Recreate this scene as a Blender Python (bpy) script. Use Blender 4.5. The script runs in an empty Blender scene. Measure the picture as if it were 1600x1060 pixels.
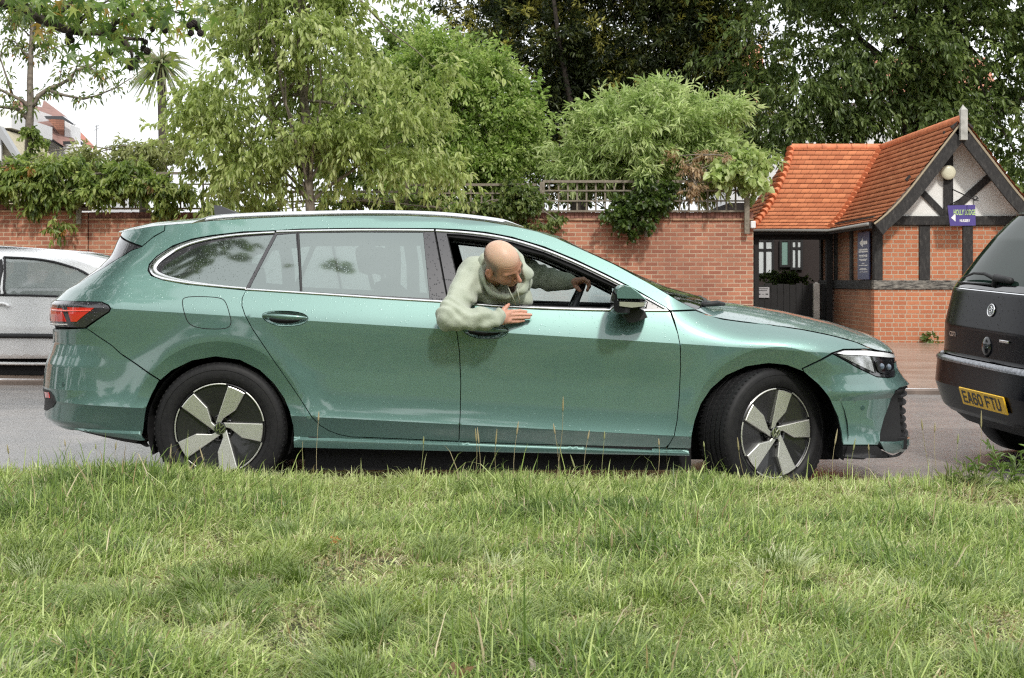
import bpy, math, random
import numpy as np
from mathutils import Matrix, Vector
from mathutils.geometry import delaunay_2d_cdt
rad = math.radians
S = bpy.context.scene
COL = S.collection
# ---------------------------------------------------------------- camera, sky, sun, exposure
FPX = 2222.0; HZ = 438.0; CAMZ = 1.1
cam = bpy.data.objects.new('camera', bpy.data.cameras.new('camera')); COL.objects.link(cam)
cam.location = (0, 0, CAMZ); cam.rotation_euler = (rad(90), 0, 0)
cam.data.sensor_width = 36; cam.data.lens = 36 * FPX / 1600
cam.data.shift_y = -(530 - HZ) / 1600
cam.data.clip_start = 0.05; cam.data.clip_end = 800
cam.data.dof.use_dof = True; cam.data.dof.focus_distance = 7.4; cam.data.dof.aperture_fstop = 16.0
S.camera = cam
SUN_EL, SUN_AZ = 44.0, 18.0          # azimuth: degrees right of straight behind the camera
world = bpy.data.worlds.new('World'); S.world = world; world.use_nodes = True
nt = world.node_tree; nt.nodes.clear()
wo = nt.nodes.new('ShaderNodeOutputWorld'); bg = nt.nodes.new('ShaderNodeBackground')
sky = nt.nodes.new('ShaderNodeTexSky'); sky.sky_type = 'NISHITA'; sky.sun_disc = False
sky.sun_elevation = rad(SUN_EL); sky.sun_rotation = rad(180 - SUN_AZ)
sky.air_density = 1.0; sky.dust_density = 3.0
tc = nt.nodes.new('ShaderNodeTexCoord'); no = nt.nodes.new('ShaderNodeTexNoise')
no.inputs['Scale'].default_value = 2.2; no.inputs['Detail'].default_value = 6; no.inputs['Roughness'].default_value = 0.6
cr = nt.nodes.new('ShaderNodeValToRGB')
cr.color_ramp.elements[0].position = 0.30; cr.color_ramp.elements[0].color = (12.0, 12.4, 12.8, 1)
cr.color_ramp.elements[1].position = 0.70; cr.color_ramp.elements[1].color = (16.5, 16.7, 16.9, 1)
mx = nt.nodes.new('ShaderNodeMix'); mx.data_type = 'RGBA'; mx.inputs['Factor'].default_value = 0.92
nt.links.new(tc.outputs['Generated'], no.inputs['Vector']); nt.links.new(no.outputs['Fac'], cr.inputs['Fac'])
nt.links.new(sky.outputs[0], mx.inputs['A']); nt.links.new(cr.outputs[0], mx.inputs['B'])
nt.links.new(mx.outputs['Result'], bg.inputs['Color']); bg.inputs['Strength'].default_value = 0.078
nt.links.new(bg.outputs[0], wo.inputs['Surface'])
sl = bpy.data.lights.new('sun', 'SUN'); sl.energy = 2.0; sl.angle = rad(4.5); sl.color = (1.0, 0.955, 0.89)
sun = bpy.data.objects.new('sun', sl); COL.objects.link(sun)
sdir = Vector((math.sin(rad(SUN_AZ)) * math.cos(rad(SUN_EL)), -math.cos(rad(SUN_AZ)) * math.cos(rad(SUN_EL)), math.sin(rad(SUN_EL))))
sun.rotation_euler = sdir.to_track_quat('Z', 'Y').to_euler(); sun.location = sdir * 60
S.view_settings.view_transform = 'Standard'; S.view_settings.look = 'None'
S.view_settings.exposure = 0.44; S.view_settings.gamma = 1.0
S.cycles.max_bounces = 8; S.cycles.transparent_max_bounces = 16; S.cycles.use_denoising = False; S.cycles.filter_width = 1.25; S.cycles.sample_clamp_indirect = 3.0; S.cycles.sample_clamp_direct = 5.0
S.cycles.caustics_reflective = False; S.cycles.caustics_refractive = False
rng = np.random.default_rng(7)
def W3(px, py, Y): return ((px - 800) * Y / FPX, Y, CAMZ - (py - HZ) * Y / FPX)
def GZ(x): return -0.0105 * (x + 1.5)

# ---------------------------------------------------------------- helpers
MATS = {}
class NT:
    """tiny node-graph helper"""
    def __init__(s, name):
        s.m = bpy.data.materials.new(name); s.m.use_nodes = True; s.t = s.m.node_tree
        s.b = s.t.nodes['Principled BSDF']; MATS[name] = s.m
    def n(s, typ, **kw):
        nd = s.t.nodes.new('ShaderNode' + typ)
        for k, v in kw.items():
            if k in nd.inputs.keys() and not hasattr(nd, k): nd.inputs[k].default_value = v
            else:
                try: setattr(nd, k, v)
                except Exception: nd.inputs[k].default_value = v
        return nd
    def l(s, a, b): s.t.links.new(a, b)
    def coord(s, kind='Object', scale=(1, 1, 1)):
        t = s.n('TexCoord'); mp = s.n('Mapping'); mp.inputs['Scale'].default_value = scale
        s.l(t.outputs[kind], mp.inputs['Vector']); return mp.outputs[0]
    def noise(s, vec, scale, detail=4, rough=0.55):
        n = s.n('TexNoise'); n.inputs['Scale'].default_value = scale; n.inputs['Detail'].default_value = detail
        n.inputs['Roughness'].default_value = rough; s.l(vec, n.inputs['Vector']); return n.outputs['Fac']
    def ramp(s, fac, stops):
        r = s.n('ValToRGB'); e = r.color_ramp.elements
        while len(e) < len(stops): e.new(0.5)
        for el, (p, c) in zip(e, stops):
            el.position = p; el.color = (c, c, c, 1) if not hasattr(c, '__len__') else (*c, 1)
        s.l(fac, r.inputs['Fac']); return r.outputs[0]
    def mix(s, fac, a, b, mode='MIX'):
        m = s.n('Mix'); m.data_type = 'RGBA'; m.blend_type = mode
        for v, k in ((fac, 'Factor'), (a, 'A'), (b, 'B')):
            if hasattr(v, 'is_output') or hasattr(v, 'links'): s.l(v, m.inputs[k])
            else: m.inputs[k].default_value = v if k == 'Factor' else (*v, 1)
        return m.outputs['Result']
    def math(s, op, a, b=None):
        m = s.n('Math'); m.operation = op
        for i, v in enumerate((a, b)):
            if v is None: continue
            if hasattr(v, 'links'): s.l(v, m.inputs[i])
            else: m.inputs[i].default_value = v
        return m.outputs[0]
    def bump(s, h, strength=0.3, dist=0.01, normal=None):
        b = s.n('Bump'); b.inputs['Strength'].default_value = strength; b.inputs['Distance'].default_value = dist
        s.l(h, b.inputs['Height'])
        if normal is not None: s.l(normal, b.inputs['Normal'])
        s.l(b.outputs[0], s.b.inputs['Normal']); return b.outputs[0]
    def set(s, **kw):
        for k, v in kw.items():
            k = k.replace('_', ' ')
            i = s.b.inputs[k]
            if hasattr(v, 'links'): s.l(v, i)
            else: i.default_value = (*v, 1) if hasattr(v, '__len__') and len(v) == 3 and 'Color' in k else v
        return s
def plain(name, col, rough=0.5, metal=0.0, nscale=0, namp=0.25, bump=0, bscale=60, **kw):
    g = NT(name); g.set(Roughness=rough, Metallic=metal, **kw)
    vec = g.coord('Object')
    if nscale:
        f = g.noise(vec, nscale, 5)
        c = np.array(col)
        g.set(Base_Color=g.ramp(f, [(0.3, tuple(c * (1 - namp))), (0.7, tuple(np.minimum(c * (1 + namp), 1)))]))
    else: g.set(Base_Color=col)
    if bump: g.bump(g.noise(vec, bscale, 5, 0.65), bump, 0.004)
    return g.m

def mesh_of(name, v, f, mat=None, smooth=False, mats=None, midx=None):
    me = bpy.data.meshes.new(name)
    v = np.asarray(v, dtype=np.float32).reshape(-1, 3)
    if isinstance(f, np.ndarray) and f.ndim == 2:
        k = f.shape[1]; n = len(f)
        me.vertices.add(len(v)); me.vertices.foreach_set('co', v.ravel())
        me.loops.add(n * k); me.loops.foreach_set('vertex_index', f.astype(np.int32).ravel())
        me.polygons.add(n); me.polygons.foreach_set('loop_start', np.arange(0, n * k, k, dtype=np.int32))
        me.update(calc_edges=True)
    else:
        me.from_pydata(v.tolist(), [], [list(map(int, q)) for q in f])
    for m in (mats or ([mat] if mat else [])): me.materials.append(m)
    if midx is not None: me.polygons.foreach_set('material_index', np.asarray(midx, dtype=np.int32))
    if smooth: me.polygons.foreach_set('use_smooth', np.ones(len(me.polygons), dtype=bool))
    me.update(); return me
def link(name, me, parent=None):
    o = bpy.data.objects.new(name, me); COL.objects.link(o)
    if parent is not None:
        o.parent = parent
        r = parent
        mw = Matrix.LocRotScale(r.location, r.rotation_euler, r.scale)
        p = r
        while p.parent is not None:
            mw = Matrix.LocRotScale(p.parent.location, p.parent.rotation_euler, p.parent.scale) @ p.matrix_parent_inverse @ mw
            p = p.parent
        o.matrix_parent_inverse = mw.inverted()
    return o
def ob(name, v, f, mat, parent=None, smooth=False, **kw): return link(name, mesh_of(name, v, f, mat, smooth, **kw), parent)
def tag(o, label=None, cat=None, group=None, kind=None):
    if label: o['label'] = label
    if cat: o['category'] = cat
    if group: o['group'] = group
    if kind: o['kind'] = kind
    return o
def thing(name, label, cat, loc=(0, 0, 0), group=None):
    o = bpy.data.objects.new(name, None); COL.objects.link(o); o.location = loc; o.empty_display_size = 0.2
    return tag(o, label, cat, group)
class MB:
    """collects shapes into one mesh"""
    def __init__(s): s.v = []; s.f = []
    def add(s, v, f):
        b = len(s.v); s.v += [tuple(map(float, p)) for p in v]; s.f += [tuple(int(i) + b for i in q) for q in f]; return s
    def box(s, x0, x1, y0, y1, z0, z1, bev=0.0, M=None):
        b = min(bev, (x1 - x0) * .45, (y1 - y0) * .45, (z1 - z0) * .45)
        if b <= 0:
            v = [(x, y, z) for z in (z0, z1) for (x, y) in ((x0, y0), (x1, y0), (x1, y1), (x0, y1))]
            f = [(3, 2, 1, 0), (4, 5, 6, 7), (0, 1, 5, 4), (1, 2, 6, 5), (2, 3, 7, 6), (3, 0, 4, 7)]
        else:
            def ring(z, d): return [(x0 + d + (b if 0 else 0), y0 + d + b, z), (x0 + d + b, y0 + d, z), (x1 - d - b, y0 + d, z), (x1 - d, y0 + d + b, z),
                                    (x1 - d, y1 - d - b, z), (x1 - d - b, y1 - d, z), (x0 + d + b, y1 - d, z), (x0 + d, y1 - d - b, z)]
            v = ring(z0, b * .7) + ring(z0 + b, 0) + ring(z1 - b, 0) + ring(z1, b * .7)
            f = [tuple(range(7, -1, -1)), tuple(range(24, 32))]
            for r in range(3):
                for i in range(8):
                    j = (i + 1) % 8; f.append((r * 8 + i, r * 8 + j, r * 8 + 8 + j, r * 8 + 8 + i))
        if M is not None: v = [tuple(M @ Vector(p)) for p in v]
        return s.add(v, f)
    def tube(s, pts, r, n=8, cap=True):
        pts = [Vector(p) for p in pts]; rs = r if hasattr(r, '__len__') else [r] * len(pts)
        b = len(s.v); up = None
        for i, p in enumerate(pts):
            t = (pts[min(i + 1, len(pts) - 1)] - pts[max(i - 1, 0)])
            t = t.normalized() if t.length > 1e-9 else Vector((0, 0, 1))
            if up is None:
                up = t.orthogonal().normalized()
            else:
                up = (up - t * up.dot(t)); up = up.normalized() if up.length > 1e-6 else t.orthogonal().normalized()
            sd = t.cross(up)
            for k in range(n):
                a = 2 * math.pi * k / n; q = p + (up * math.cos(a) + sd * math.sin(a)) * rs[i]
                s.v.append(tuple(q))
        for i in range(len(pts) - 1):
            for k in range(n):
                j = (k + 1) % n; s.f.append((b + i * n + k, b + i * n + j, b + (i + 1) * n + j, b + (i + 1) * n + k))
        if cap:
            s.f.append(tuple(b + k for k in range(n - 1, -1, -1))); s.f.append(tuple(b + (len(pts) - 1) * n + k for k in range(n)))
        return s
    def prism(s, poly, y0, y1, axis='y', M=None):
        """2-D polygon (a, b) extruded along an axis; axis y: (a, y, b); x: (x, a, b); z: (a, b, z)"""
        n = len(poly)
        def P(a, b, c): return {'y': (a, c, b), 'x': (c, a, b), 'z': (a, b, c)}[axis]
        v = [P(a, b, y0) for a, b in poly] + [P(a, b, y1) for a, b in poly]
        f = [tuple(range(n)), tuple(range(2 * n - 1, n - 1, -1))] + [(i + n, (i + 1) % n + n, (i + 1) % n, i) for i in range(n)]
        if M is not None: v = [tuple(M @ Vector(p)) for p in v]
        return s.add(v, f)
    def lathe(s, prof, n=32, M=None, close=False):
        """profile (r, h) revolved about local z"""
        b = []; v = []
        for r, h in prof:
            for k in range(n):
                a = 2 * math.pi * k / n; v.append((r * math.cos(a), r * math.sin(a), h))
        f = []
        m = len(prof)
        for i in range(m - 1 + (1 if close else 0)):
            for k in range(n):
                j = (k + 1) % n; i2 = (i + 1) % m; f.append((i * n + k, i * n + j, i2 * n + j, i2 * n + k))
        if M is not None: v = [tuple(M @ Vector(p)) for p in v]
        return s.add(v, f)
    def build(s, name, mat, parent=None, smooth=False, auto=None):
        me = mesh_of(name, s.v, s.f, mat, smooth)
        if auto is not None: me.set_sharp_from_angle(angle=rad(auto))
        return link(name, me, parent)

def text_mesh(body, size, mat, name, parent, M, depth=0.0, bold=0.0, align='CENTER', spacing=1.0, sx=1.0):
    cu = bpy.data.curves.new('txt', 'FONT'); cu.body = body; cu.size = size; cu.extrude = depth; cu.offset = bold
    cu.align_x = align; cu.align_y = 'CENTER'; cu.space_character = spacing; cu.resolution_u = 3
    o = bpy.data.objects.new('txt', cu); COL.objects.link(o)
    dg = bpy.context.evaluated_depsgraph_get(); me = bpy.data.meshes.new_from_object(o.evaluated_get(dg))
    me.name = name; COL.objects.unlink(o); bpy.data.objects.remove(o)
    n = len(me.vertices); co = np.empty(n * 3, dtype=np.float32); me.vertices.foreach_get('co', co); co = co.reshape(-1, 3)
    co[:, 0] *= sx
    R = np.array(M)[:3, :3]; T = np.array(M)[:3, 3]
    me.vertices.foreach_set('co', (co @ R.T + T).astype(np.float32).ravel()); me.materials.clear(); me.materials.append(mat); me.update()
    return link(name, me, parent)
def interp(xs, ys): xs = np.array(xs, float); ys = np.array(ys, float); return lambda t: np.interp(t, xs, ys)
# ================================================================ the ground, the road, the far pavement
def brick_mat(name, c1, c2, mortar, squash=1.0, sfreq=2, off=0.5, axis='x', grime=0.5, ms=.008, wet=0.0):
    g = NT(name); t = g.n('TexCoord'); sp = g.n('SeparateXYZ'); cb = g.n('CombineXYZ'); g.l(t.outputs['Object'], sp.inputs[0])
    g.l(sp.outputs['X' if axis == 'x' else 'Y'], cb.inputs['X']); g.l(sp.outputs['Z'], cb.inputs['Y'])
    nz = g.n('TexNoise'); nz.inputs['Scale'].default_value = 9; g.l(cb.outputs[0], nz.inputs['Vector'])
    vm = g.n('VectorMath'); vm.operation = 'SCALE'; g.l(nz.outputs['Color'], vm.inputs[0]); vm.inputs['Scale'].default_value = .006
    va = g.n('VectorMath'); g.l(cb.outputs[0], va.inputs[0]); g.l(vm.outputs[0], va.inputs[1])
    b = g.n('TexBrick'); b.offset = off; b.squash = squash; b.squash_frequency = sfreq
    for k, v in (('Scale', 1.0), ('Brick Width', .225), ('Row Height', .075), ('Mortar Size', ms), ('Mortar Smooth', .25), ('Bias', -.1)): b.inputs[k].default_value = v
    b.inputs['Color1'].default_value = (*c1, 1); b.inputs['Color2'].default_value = (*c2, 1); b.inputs['Mortar'].default_value = (*mortar, 1)
    g.l(va.outputs[0], b.inputs['Vector'])
    v = g.coord('Object'); n1 = g.noise(v, 1.1, 6, .62); n2 = g.noise(v, 45, 4, .7)
    c = g.mix(g.ramp(n1, [(.36, 0.0), (.62, grime)]), b.outputs['Color'], tuple(np.array(c1) * .38 + .03))
    c = g.mix(g.ramp(n2, [(.3, .35), (.7, 0.)]), c, tuple(np.array(c2) * .55))
    g.set(Base_Color=c, Roughness=.85)
    h = g.math('MULTIPLY', b.outputs['Fac'], -1.0); h = g.math('ADD', h, g.math('MULTIPLY', n2, .35)); g.bump(h, .7, .008); return g.m
def slab(name, x0, x1, y0, y1, z, mat, nx=60, ny=30, amp=0.0, zf=None):
    X, Y = np.meshgrid(np.linspace(x0, x1, nx), np.linspace(y0, y1, ny)); Z = z + GZ(X) if zf is None else zf(X, Y)
    V = np.stack([X, Y, Z], -1).reshape(-1, 3); i = np.arange(nx * ny).reshape(ny, nx)
    F = np.stack([i[:-1, :-1], i[:-1, 1:], i[1:, 1:], i[1:, :-1]], -1).reshape(-1, 4); o = ob(name, V, F, mat, None, True); return tag(o, kind='structure')
# wet asphalt: dark aggregate under a thin water film that breaks up the sheen
g = NT('wet_asphalt'); v = g.coord('Object'); v2 = g.coord('Object', (1, 2.4, 1)); f1 = g.noise(v, 210, 3, .7); f2 = g.noise(v2, 1.3, 6, .6); f3 = g.noise(v, 26, 5, .7)
c = g.mix(g.ramp(f2, [(.35, 0.), (.65, 1.)]), (.13, .125, .125), (.22, .20, .185)); c = g.mix(g.ramp(f1, [(.45, 0.), (.8, .6)]), c, (.38, .36, .34))
g.set(Base_Color=c, Roughness=g.ramp(f3, [(.30, .18), (.62, .45)]), Specular_IOR_Level=.8, Coat_Weight=.45, Coat_Roughness=.22); g.bump(g.math('ADD', f1, g.math('MULTIPLY', f3, .8)), .30, .005); asphalt = g.m
g = NT('wet_pavement'); v = g.coord('Object'); v2 = g.coord('Object', (1, 2.0, 1)); f1 = g.noise(v, 150, 3, .7); f2 = g.noise(v2, .8, 6, .65)
c = g.mix(g.ramp(f2, [(.35, 0.), (.65, 1.)]), (.205, .145, .112), (.31, .235, .185)); c = g.mix(g.ramp(f1, [(.5, 0.), (.8, .5)]), c, (.42, .34, .29))
g.set(Base_Color=c, Roughness=g.ramp(f2, [(.35, .25), (.6, .5)]), Coat_Weight=.5, Coat_Roughness=.2); g.bump(f1, .35, .004); paving = g.m
slab('road', -40, 40, 6.86, 14.42, 0.0, asphalt)
slab('pavement', -40, 40, 14.55, 25.4, 0.09, paving, zf=lambda X, Y: GZ(X) + .052 + (Y - 14.5) * .0072)
slab('garden_ground', -70, 70, 25.4, 90, .1, plain('soil', (.06, .05, .035), .95, nscale=.6), zf=lambda X, Y: GZ(X) + .128 + 0 * Y)
kerb_m = plain('kerb_stone', (.33, .31, .28), .6, nscale=4, namp=.25, bump=.4, bscale=80)
m = MB(); m2 = MB()
x = -40.
while x < 40:
    z = GZ(x + .45); m.box(x + .004, x + .911, 14.42, 14.55, z - .1, z + .052, .012); m2.box(x + .004, x + .911, 6.73, 6.86, z - .1, z + .11, .012); x += .915
tag(m.build('far_kerb', plain('dark_kerb', (.15, .115, .095), .6, nscale=4, namp=.3, bump=.4, bscale=80)), kind='structure'); tag(m2.build('near_kerb', kerb_m), kind='structure')
def verge_z(X, Y):
    n = .018 * np.sin(X * 1.7 + 1) * np.cos(Y * 1.3) + .012 * np.sin(X * 4.1 + Y * 2.2) + .008 * np.cos(X * 7.3 - Y * 5.1)
    return GZ(X) + .128 + .024 * np.clip((Y - 5.6) / .9, 0, 1) + n * np.clip((6.73 - Y) / .6, 0, 1) - .012 * np.clip((Y - 6.6) / .13, 0, 1)
g = NT('verge_soil'); v = g.coord('Object'); f = g.noise(v, 6, 6, .6); g.set(Base_Color=g.ramp(f, [(.35, (.035, .050, .015)), (.65, (.075, .065, .030))]), Roughness=.95); g.bump(g.noise(v, 70, 5, .7), .6, .01)
slab('verge', -40, 40, -12, 6.73, 0, g.m, 420, 130, zf=verge_z)

# ================================================================ the garden wall and its trellis
WY = 25.2
brick_red = brick_mat('red_stretcher_brick', (.33, .115, .070), (.56, .24, .14), (.58, .46, .33), grime=.5, ms=.010)
brick_top = brick_mat('brick_on_edge', (.26, .10, .075), (.38, .15, .10), (.30, .22, .17), grime=.75)
wall = thing('garden_wall', 'long red brick garden wall with brick-on-edge coping behind the estate car', 'wall', (-2, WY, 0))
wx0, wx1, wj = -26.0, 4.276, -7.50
m = MB(); m.box(wj, wx1, WY, WY + .22, -.5, 2.155, 0); m.build('brickwork', brick_red, wall)
m = MB(); m.box(wx0, wj - .015, WY - .012, WY + .22, -.5, 2.30, 0); m.build('brickwork', brick_red, wall)
g = NT('creasing_tile'); v = g.coord('Object'); f = g.noise(v, 5, 5); g.set(Base_Color=g.ramp(f, [(.35, (.26, .16, .10)), (.65, (.46, .29, .18))]), Roughness=.85); crease_m = g.m
m = MB(); x = wj
while x < wx1 - .02: m.box(x + .003, min(x + .262, wx1), WY - .035, WY + .255, 2.157, 2.190, .003); x += .265
m.build('tile_course', crease_m, wall)
m = MB(); x = wx0
while x < wj - .3: m.box(x + .003, x + .262, WY - .045, WY + .255, 2.302, 2.335, .003); x += .265
m.build('tile_course', crease_m, wall)
hb = plain('coping_brick', (.22, .10, .075), .85, nscale=7, namp=.5, bump=.5, bscale=60)
m = MB(); x = wj; r_ = random.Random(3)
while x < wx1 - .05: m.box(x + .004, min(x + .071, wx1), WY, WY + .22, 2.192, 2.305 + r_.uniform(-.003, .003), .006); x += .0755
m.box(wj, wx1, WY + .01, WY + .21, 2.192, 2.298); m.build('coping', hb, wall)
m = MB(); x = wx0
while x < wj - .1: m.box(x + .004, x + .071, WY - .01, WY + .22, 2.337, 2.45 + r_.uniform(-.003, .003), .006); x += .0755
m.box(wx0, wj - .02, WY, WY + .21, 2.337, 2.445); m.build('coping', hb, wall)
wr = thing('side_wall', 'brick wall running on to the right of the lodge', 'wall', (16, WY, 0))
m = MB(); m.box(9.2, 26, WY, WY + .22, -.5, 2.1); m.build('brickwork', brick_red, wr); m = MB(); m.box(9.2, 26, WY - .02, WY + .24, 2.102, 2.19); m.build('coping', brick_top, wr)
# trellis
g = NT('weathered_timber'); v = g.coord('Object', (1, 1, 1)); f = g.noise(g.coord('Object', (3, 3, 3)), 8, 6, .65); g.set(Base_Color=g.ramp(f, [(.3, (.12, .10, .075)), (.7, (.27, .24, .19))]), Roughness=.85); g.bump(g.noise(g.coord('Object', (30, 30, 6)), 5, 5), .4, .004); timber = g.m
TY = WY - .045
def trellis(x0, x1, zb, zt, name, label, step=.165, rows=3, tilt=0.0):
    t = thing(name, label, 'trellis', (x0, TY, zb), 'trellis panels along the wall top')
    f = lambda x: tilt * (x - x0)
    m = MB()
    def bar(z, h, d=.022):
        m.add([(x0, TY - d, z - h + f(x0)), (x1, TY - d, z - h + f(x1)), (x1, TY - d, z + h + f(x1)), (x0, TY - d, z + h + f(x0)), (x0, TY + d, z - h + f(x0)), (x1, TY + d, z - h + f(x1)), (x1, TY + d, z + h + f(x1)), (x0, TY + d, z + h + f(x0))],
              [(0, 1, 2, 3), (7, 6, 5, 4), (3, 2, 6, 7), (1, 0, 4, 5), (0, 3, 7, 4), (2, 1, 5, 6)])
    bar(zt, .022, .035); m.build('top_rail', timber, t); m = MB(); bar(zb + .02, .017, .02); m.build('bottom_rail', timber, t)
    for k in range(1, rows): 
        m = MB(); z = zb + .02 + (zt - zb) * k / rows; bar(z, .013, .014); m.build('slat', timber, t)
    x = x0 + step * .7
    while x < x1 - .05:
        m = MB(); m.box(x - .015, x + .015, TY + .0145, TY + .030, zb + .02 + f(x), zt - .0 + f(x)); m.build('upright', timber, t); x += step
    return t
def tpost(px_, zt, zb, label, nm='trellis_post', w=.045):
    x = W3(px_, 0, TY)[0]; m = MB(); m.box(x - w, x + w, TY - .095, TY - .036, zb, zt, .006)
    for z in (zb + .06, zb + .17): m.lathe([(.010, .0), (.008, .006), (0.0001, .008)], 8, Matrix.Translation((x, TY - .095, z)) @ Matrix.Rotation(rad(90), 4, 'X'))
    tag(m.build(nm, timber), label, 'post', 'posts carrying the trellis')
xw = lambda px_: W3(px_, 0, TY)[0]
zz = lambda py_: W3(0, py_, TY)[2]
trellis(xw(848), xw(1164), zz(332), zz(284), 'trellis', 'square lattice trellis panel at the right end of the wall beside the tiled lodge roof')
trellis(xw(640), xw(838), zz(334), zz(289), 'trellis', 'lattice trellis panel on the wall above the middle of the car roof', .19)
trellis(xw(400), xw(634), zz(335), zz(300), 'trellis', 'low lattice trellis panel on the wall behind the leafy street tree trunk', .24, 2)
trellis(xw(128), xw(392), zz(328), zz(271), 'trellis', 'climber-covered trellis panel on the wall above the estate car tailgate', .2)
trellis(xw(-220), xw(118), zz(318), zz(262), 'trellis', 'trellis panel buried in climber above the silver car', .2)
tpost(1166, zz(281), zz(366), 'tall weathered timber post bolted to the right end of the wall')
tpost(1010, zz(300), zz(371), 'short timber post showing below the ivy clump on the wall')
tpost(847, zz(285), zz(333), 'timber post between the two right trellis panels')
tpost(636, zz(270), zz(334), 'timber post left of the middle trellis panel', w=.035)
tpost(403, zz(305), zz(340), 'squat timber post above the rear of the car roof', w=.04)
tpost(125, zz(300), zz(351), 'timber post bracket below the climber on the left of the wall')

# ================================================================ the half-timbered lodge
LY = 24.3
lodge = thing('lodge', 'small half timbered lodge with orange tile roof and white gable', 'building', (7.57, LY, 0))
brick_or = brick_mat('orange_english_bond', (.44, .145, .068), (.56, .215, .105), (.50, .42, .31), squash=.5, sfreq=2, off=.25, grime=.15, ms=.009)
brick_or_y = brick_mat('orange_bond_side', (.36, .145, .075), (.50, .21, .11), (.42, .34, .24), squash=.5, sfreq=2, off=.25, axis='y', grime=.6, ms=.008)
g = NT('blackened_oak'); f = g.noise(g.coord('Object', (3, 3, 1.2)), 7, 6, .7); f2 = g.noise(g.coord('Object', (40, 40, 8)), 3, 5)
g.set(Base_Color=g.ramp(f, [(.42, (.014, .013, .013)), (.60, (.032, .030, .028)), (.80, (.16, .15, .135))]), Roughness=.75); g.bump(f2, .6, .008); oak = g.m
g = NT('grey_weathered_oak'); f = g.noise(g.coord('Object', (2.2, 2, 9)), 4, 6, .7); g.set(Base_Color=g.ramp(f, [(.40, (.03, .028, .026)), (.52, (.17, .16, .14)), (.75, (.33, .31, .27))]), Roughness=.8); g.bump(f, .5, .01); oak_grey = g.m
g = NT('rough_white_render'); v = g.coord('Object'); f = g.noise(v, 38, 5, .6); g.set(Base_Color=g.ramp(g.noise(v, 2.5, 5), [(.3, (.74, .74, .70)), (.7, (.86, .86, .83))]), Roughness=.9); g.bump(f, .35, .02); render_m = g.m
lx = lambda px_, Y=LY: W3(px_, 0, Y)[0]
lz = lambda py_, Y=LY: W3(0, py_, Y)[2]
XL, XR_ = 6.19, 8.95; ZB = .936; gz0 = -.3
m = MB(); m.box(XL, XR_, LY, LY + .22, gz0, ZB); m.build('front_wall_base', brick_or, lodge)
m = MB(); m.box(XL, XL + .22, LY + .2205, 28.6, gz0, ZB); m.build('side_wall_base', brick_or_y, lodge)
m = MB(); m.box(XL - .02, XL + .215, LY - .015, LY + .21, ZB - .055, ZB + .0); 
for (a, b) in ((1379, 1437), (1453, 1505), (1520, 1571), (1586, 1628)):
    m = MB(); m.box(lx(a), lx(b), LY + .03, LY + .12, 1.09, 2.03); m.build('brick_panel', brick_or, lodge)
m = MB(); m.box(XL - .015, XR_, LY - .02, LY + .13, ZB + .002, 1.098, .008); m.build('sill_beam', oak_grey, lodge)
m = MB(); m.box(XL - .03, XL + .125, LY + .132, 28.6, ZB + .003, 1.10, .008); m.build('side_sill_beam', oak, lodge)
for i, (a, b) in enumerate(((1366, 1379.5), (1436.5, 1453.5), (1504.5, 1520.5), (1570.5, 1587), (1614, 1630))):
    m = MB(); m.box(lx(a), lx(b), LY, LY + .14, 1.10, 2.035, .008); m.build('post', oak, lodge)
for y0 in (25.9, 27.15, 28.45):
    m = MB(); m.box(XL - .01, XL + .125, y0, y0 + .16, 1.103, 2.05, .006); m.build('post', oak, lodge)
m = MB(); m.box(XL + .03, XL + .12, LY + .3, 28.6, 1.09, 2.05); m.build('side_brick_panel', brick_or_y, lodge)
m = MB(); m.box(XL - .03, XR_ + .03, LY - .03, LY + .13, 2.037, 2.195, .01); m.build('tie_beam', oak, lodge)
m = MB(); m.box(XL - .03, XL + .12, LY + .132, 28.6, 2.052, 2.19, .01); m.build('wall_plate', oak, lodge)
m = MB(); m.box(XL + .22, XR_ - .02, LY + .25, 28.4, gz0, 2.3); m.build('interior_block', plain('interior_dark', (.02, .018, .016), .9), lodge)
# gable panel
AX, AZ = 7.57, 3.83
gab = [(XL + .12, 2.16), (XR_ + .02, 2.16), (AX, 3.62)]
m = MB(); m.prism(gab, LY + .03, LY + .12, 'y'); m.build('gable_render', render_m, lodge)
def plank(p0, p1, w, y0, y1, name, mat, par=lodge, w1=None):
    a = np.array([W3(p0[0], 0, LY)[0], W3(0, p0[1], LY)[2]]); b = np.array([W3(p1[0], 0, LY)[0], W3(0, p1[1], LY)[2]])
    t = (b - a) / np.linalg.norm(b - a); n = np.array([-t[1], t[0]]) * w / 2; m = MB(); m.prism([tuple(a + n), tuple(a - n), tuple(b - n), tuple(b + n)], y0, y1, 'y'); return m.build(name, mat, par)
plank((1482, 205), (1482, 338), .155, LY - .01, LY + .05, 'king_post', oak)
plank((1418, 277), (1478, 338), .105, LY, LY + .05, 'brace', oak); plank((1553, 271), (1487, 330), .125, LY, LY + .05, 'brace', oak)
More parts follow.
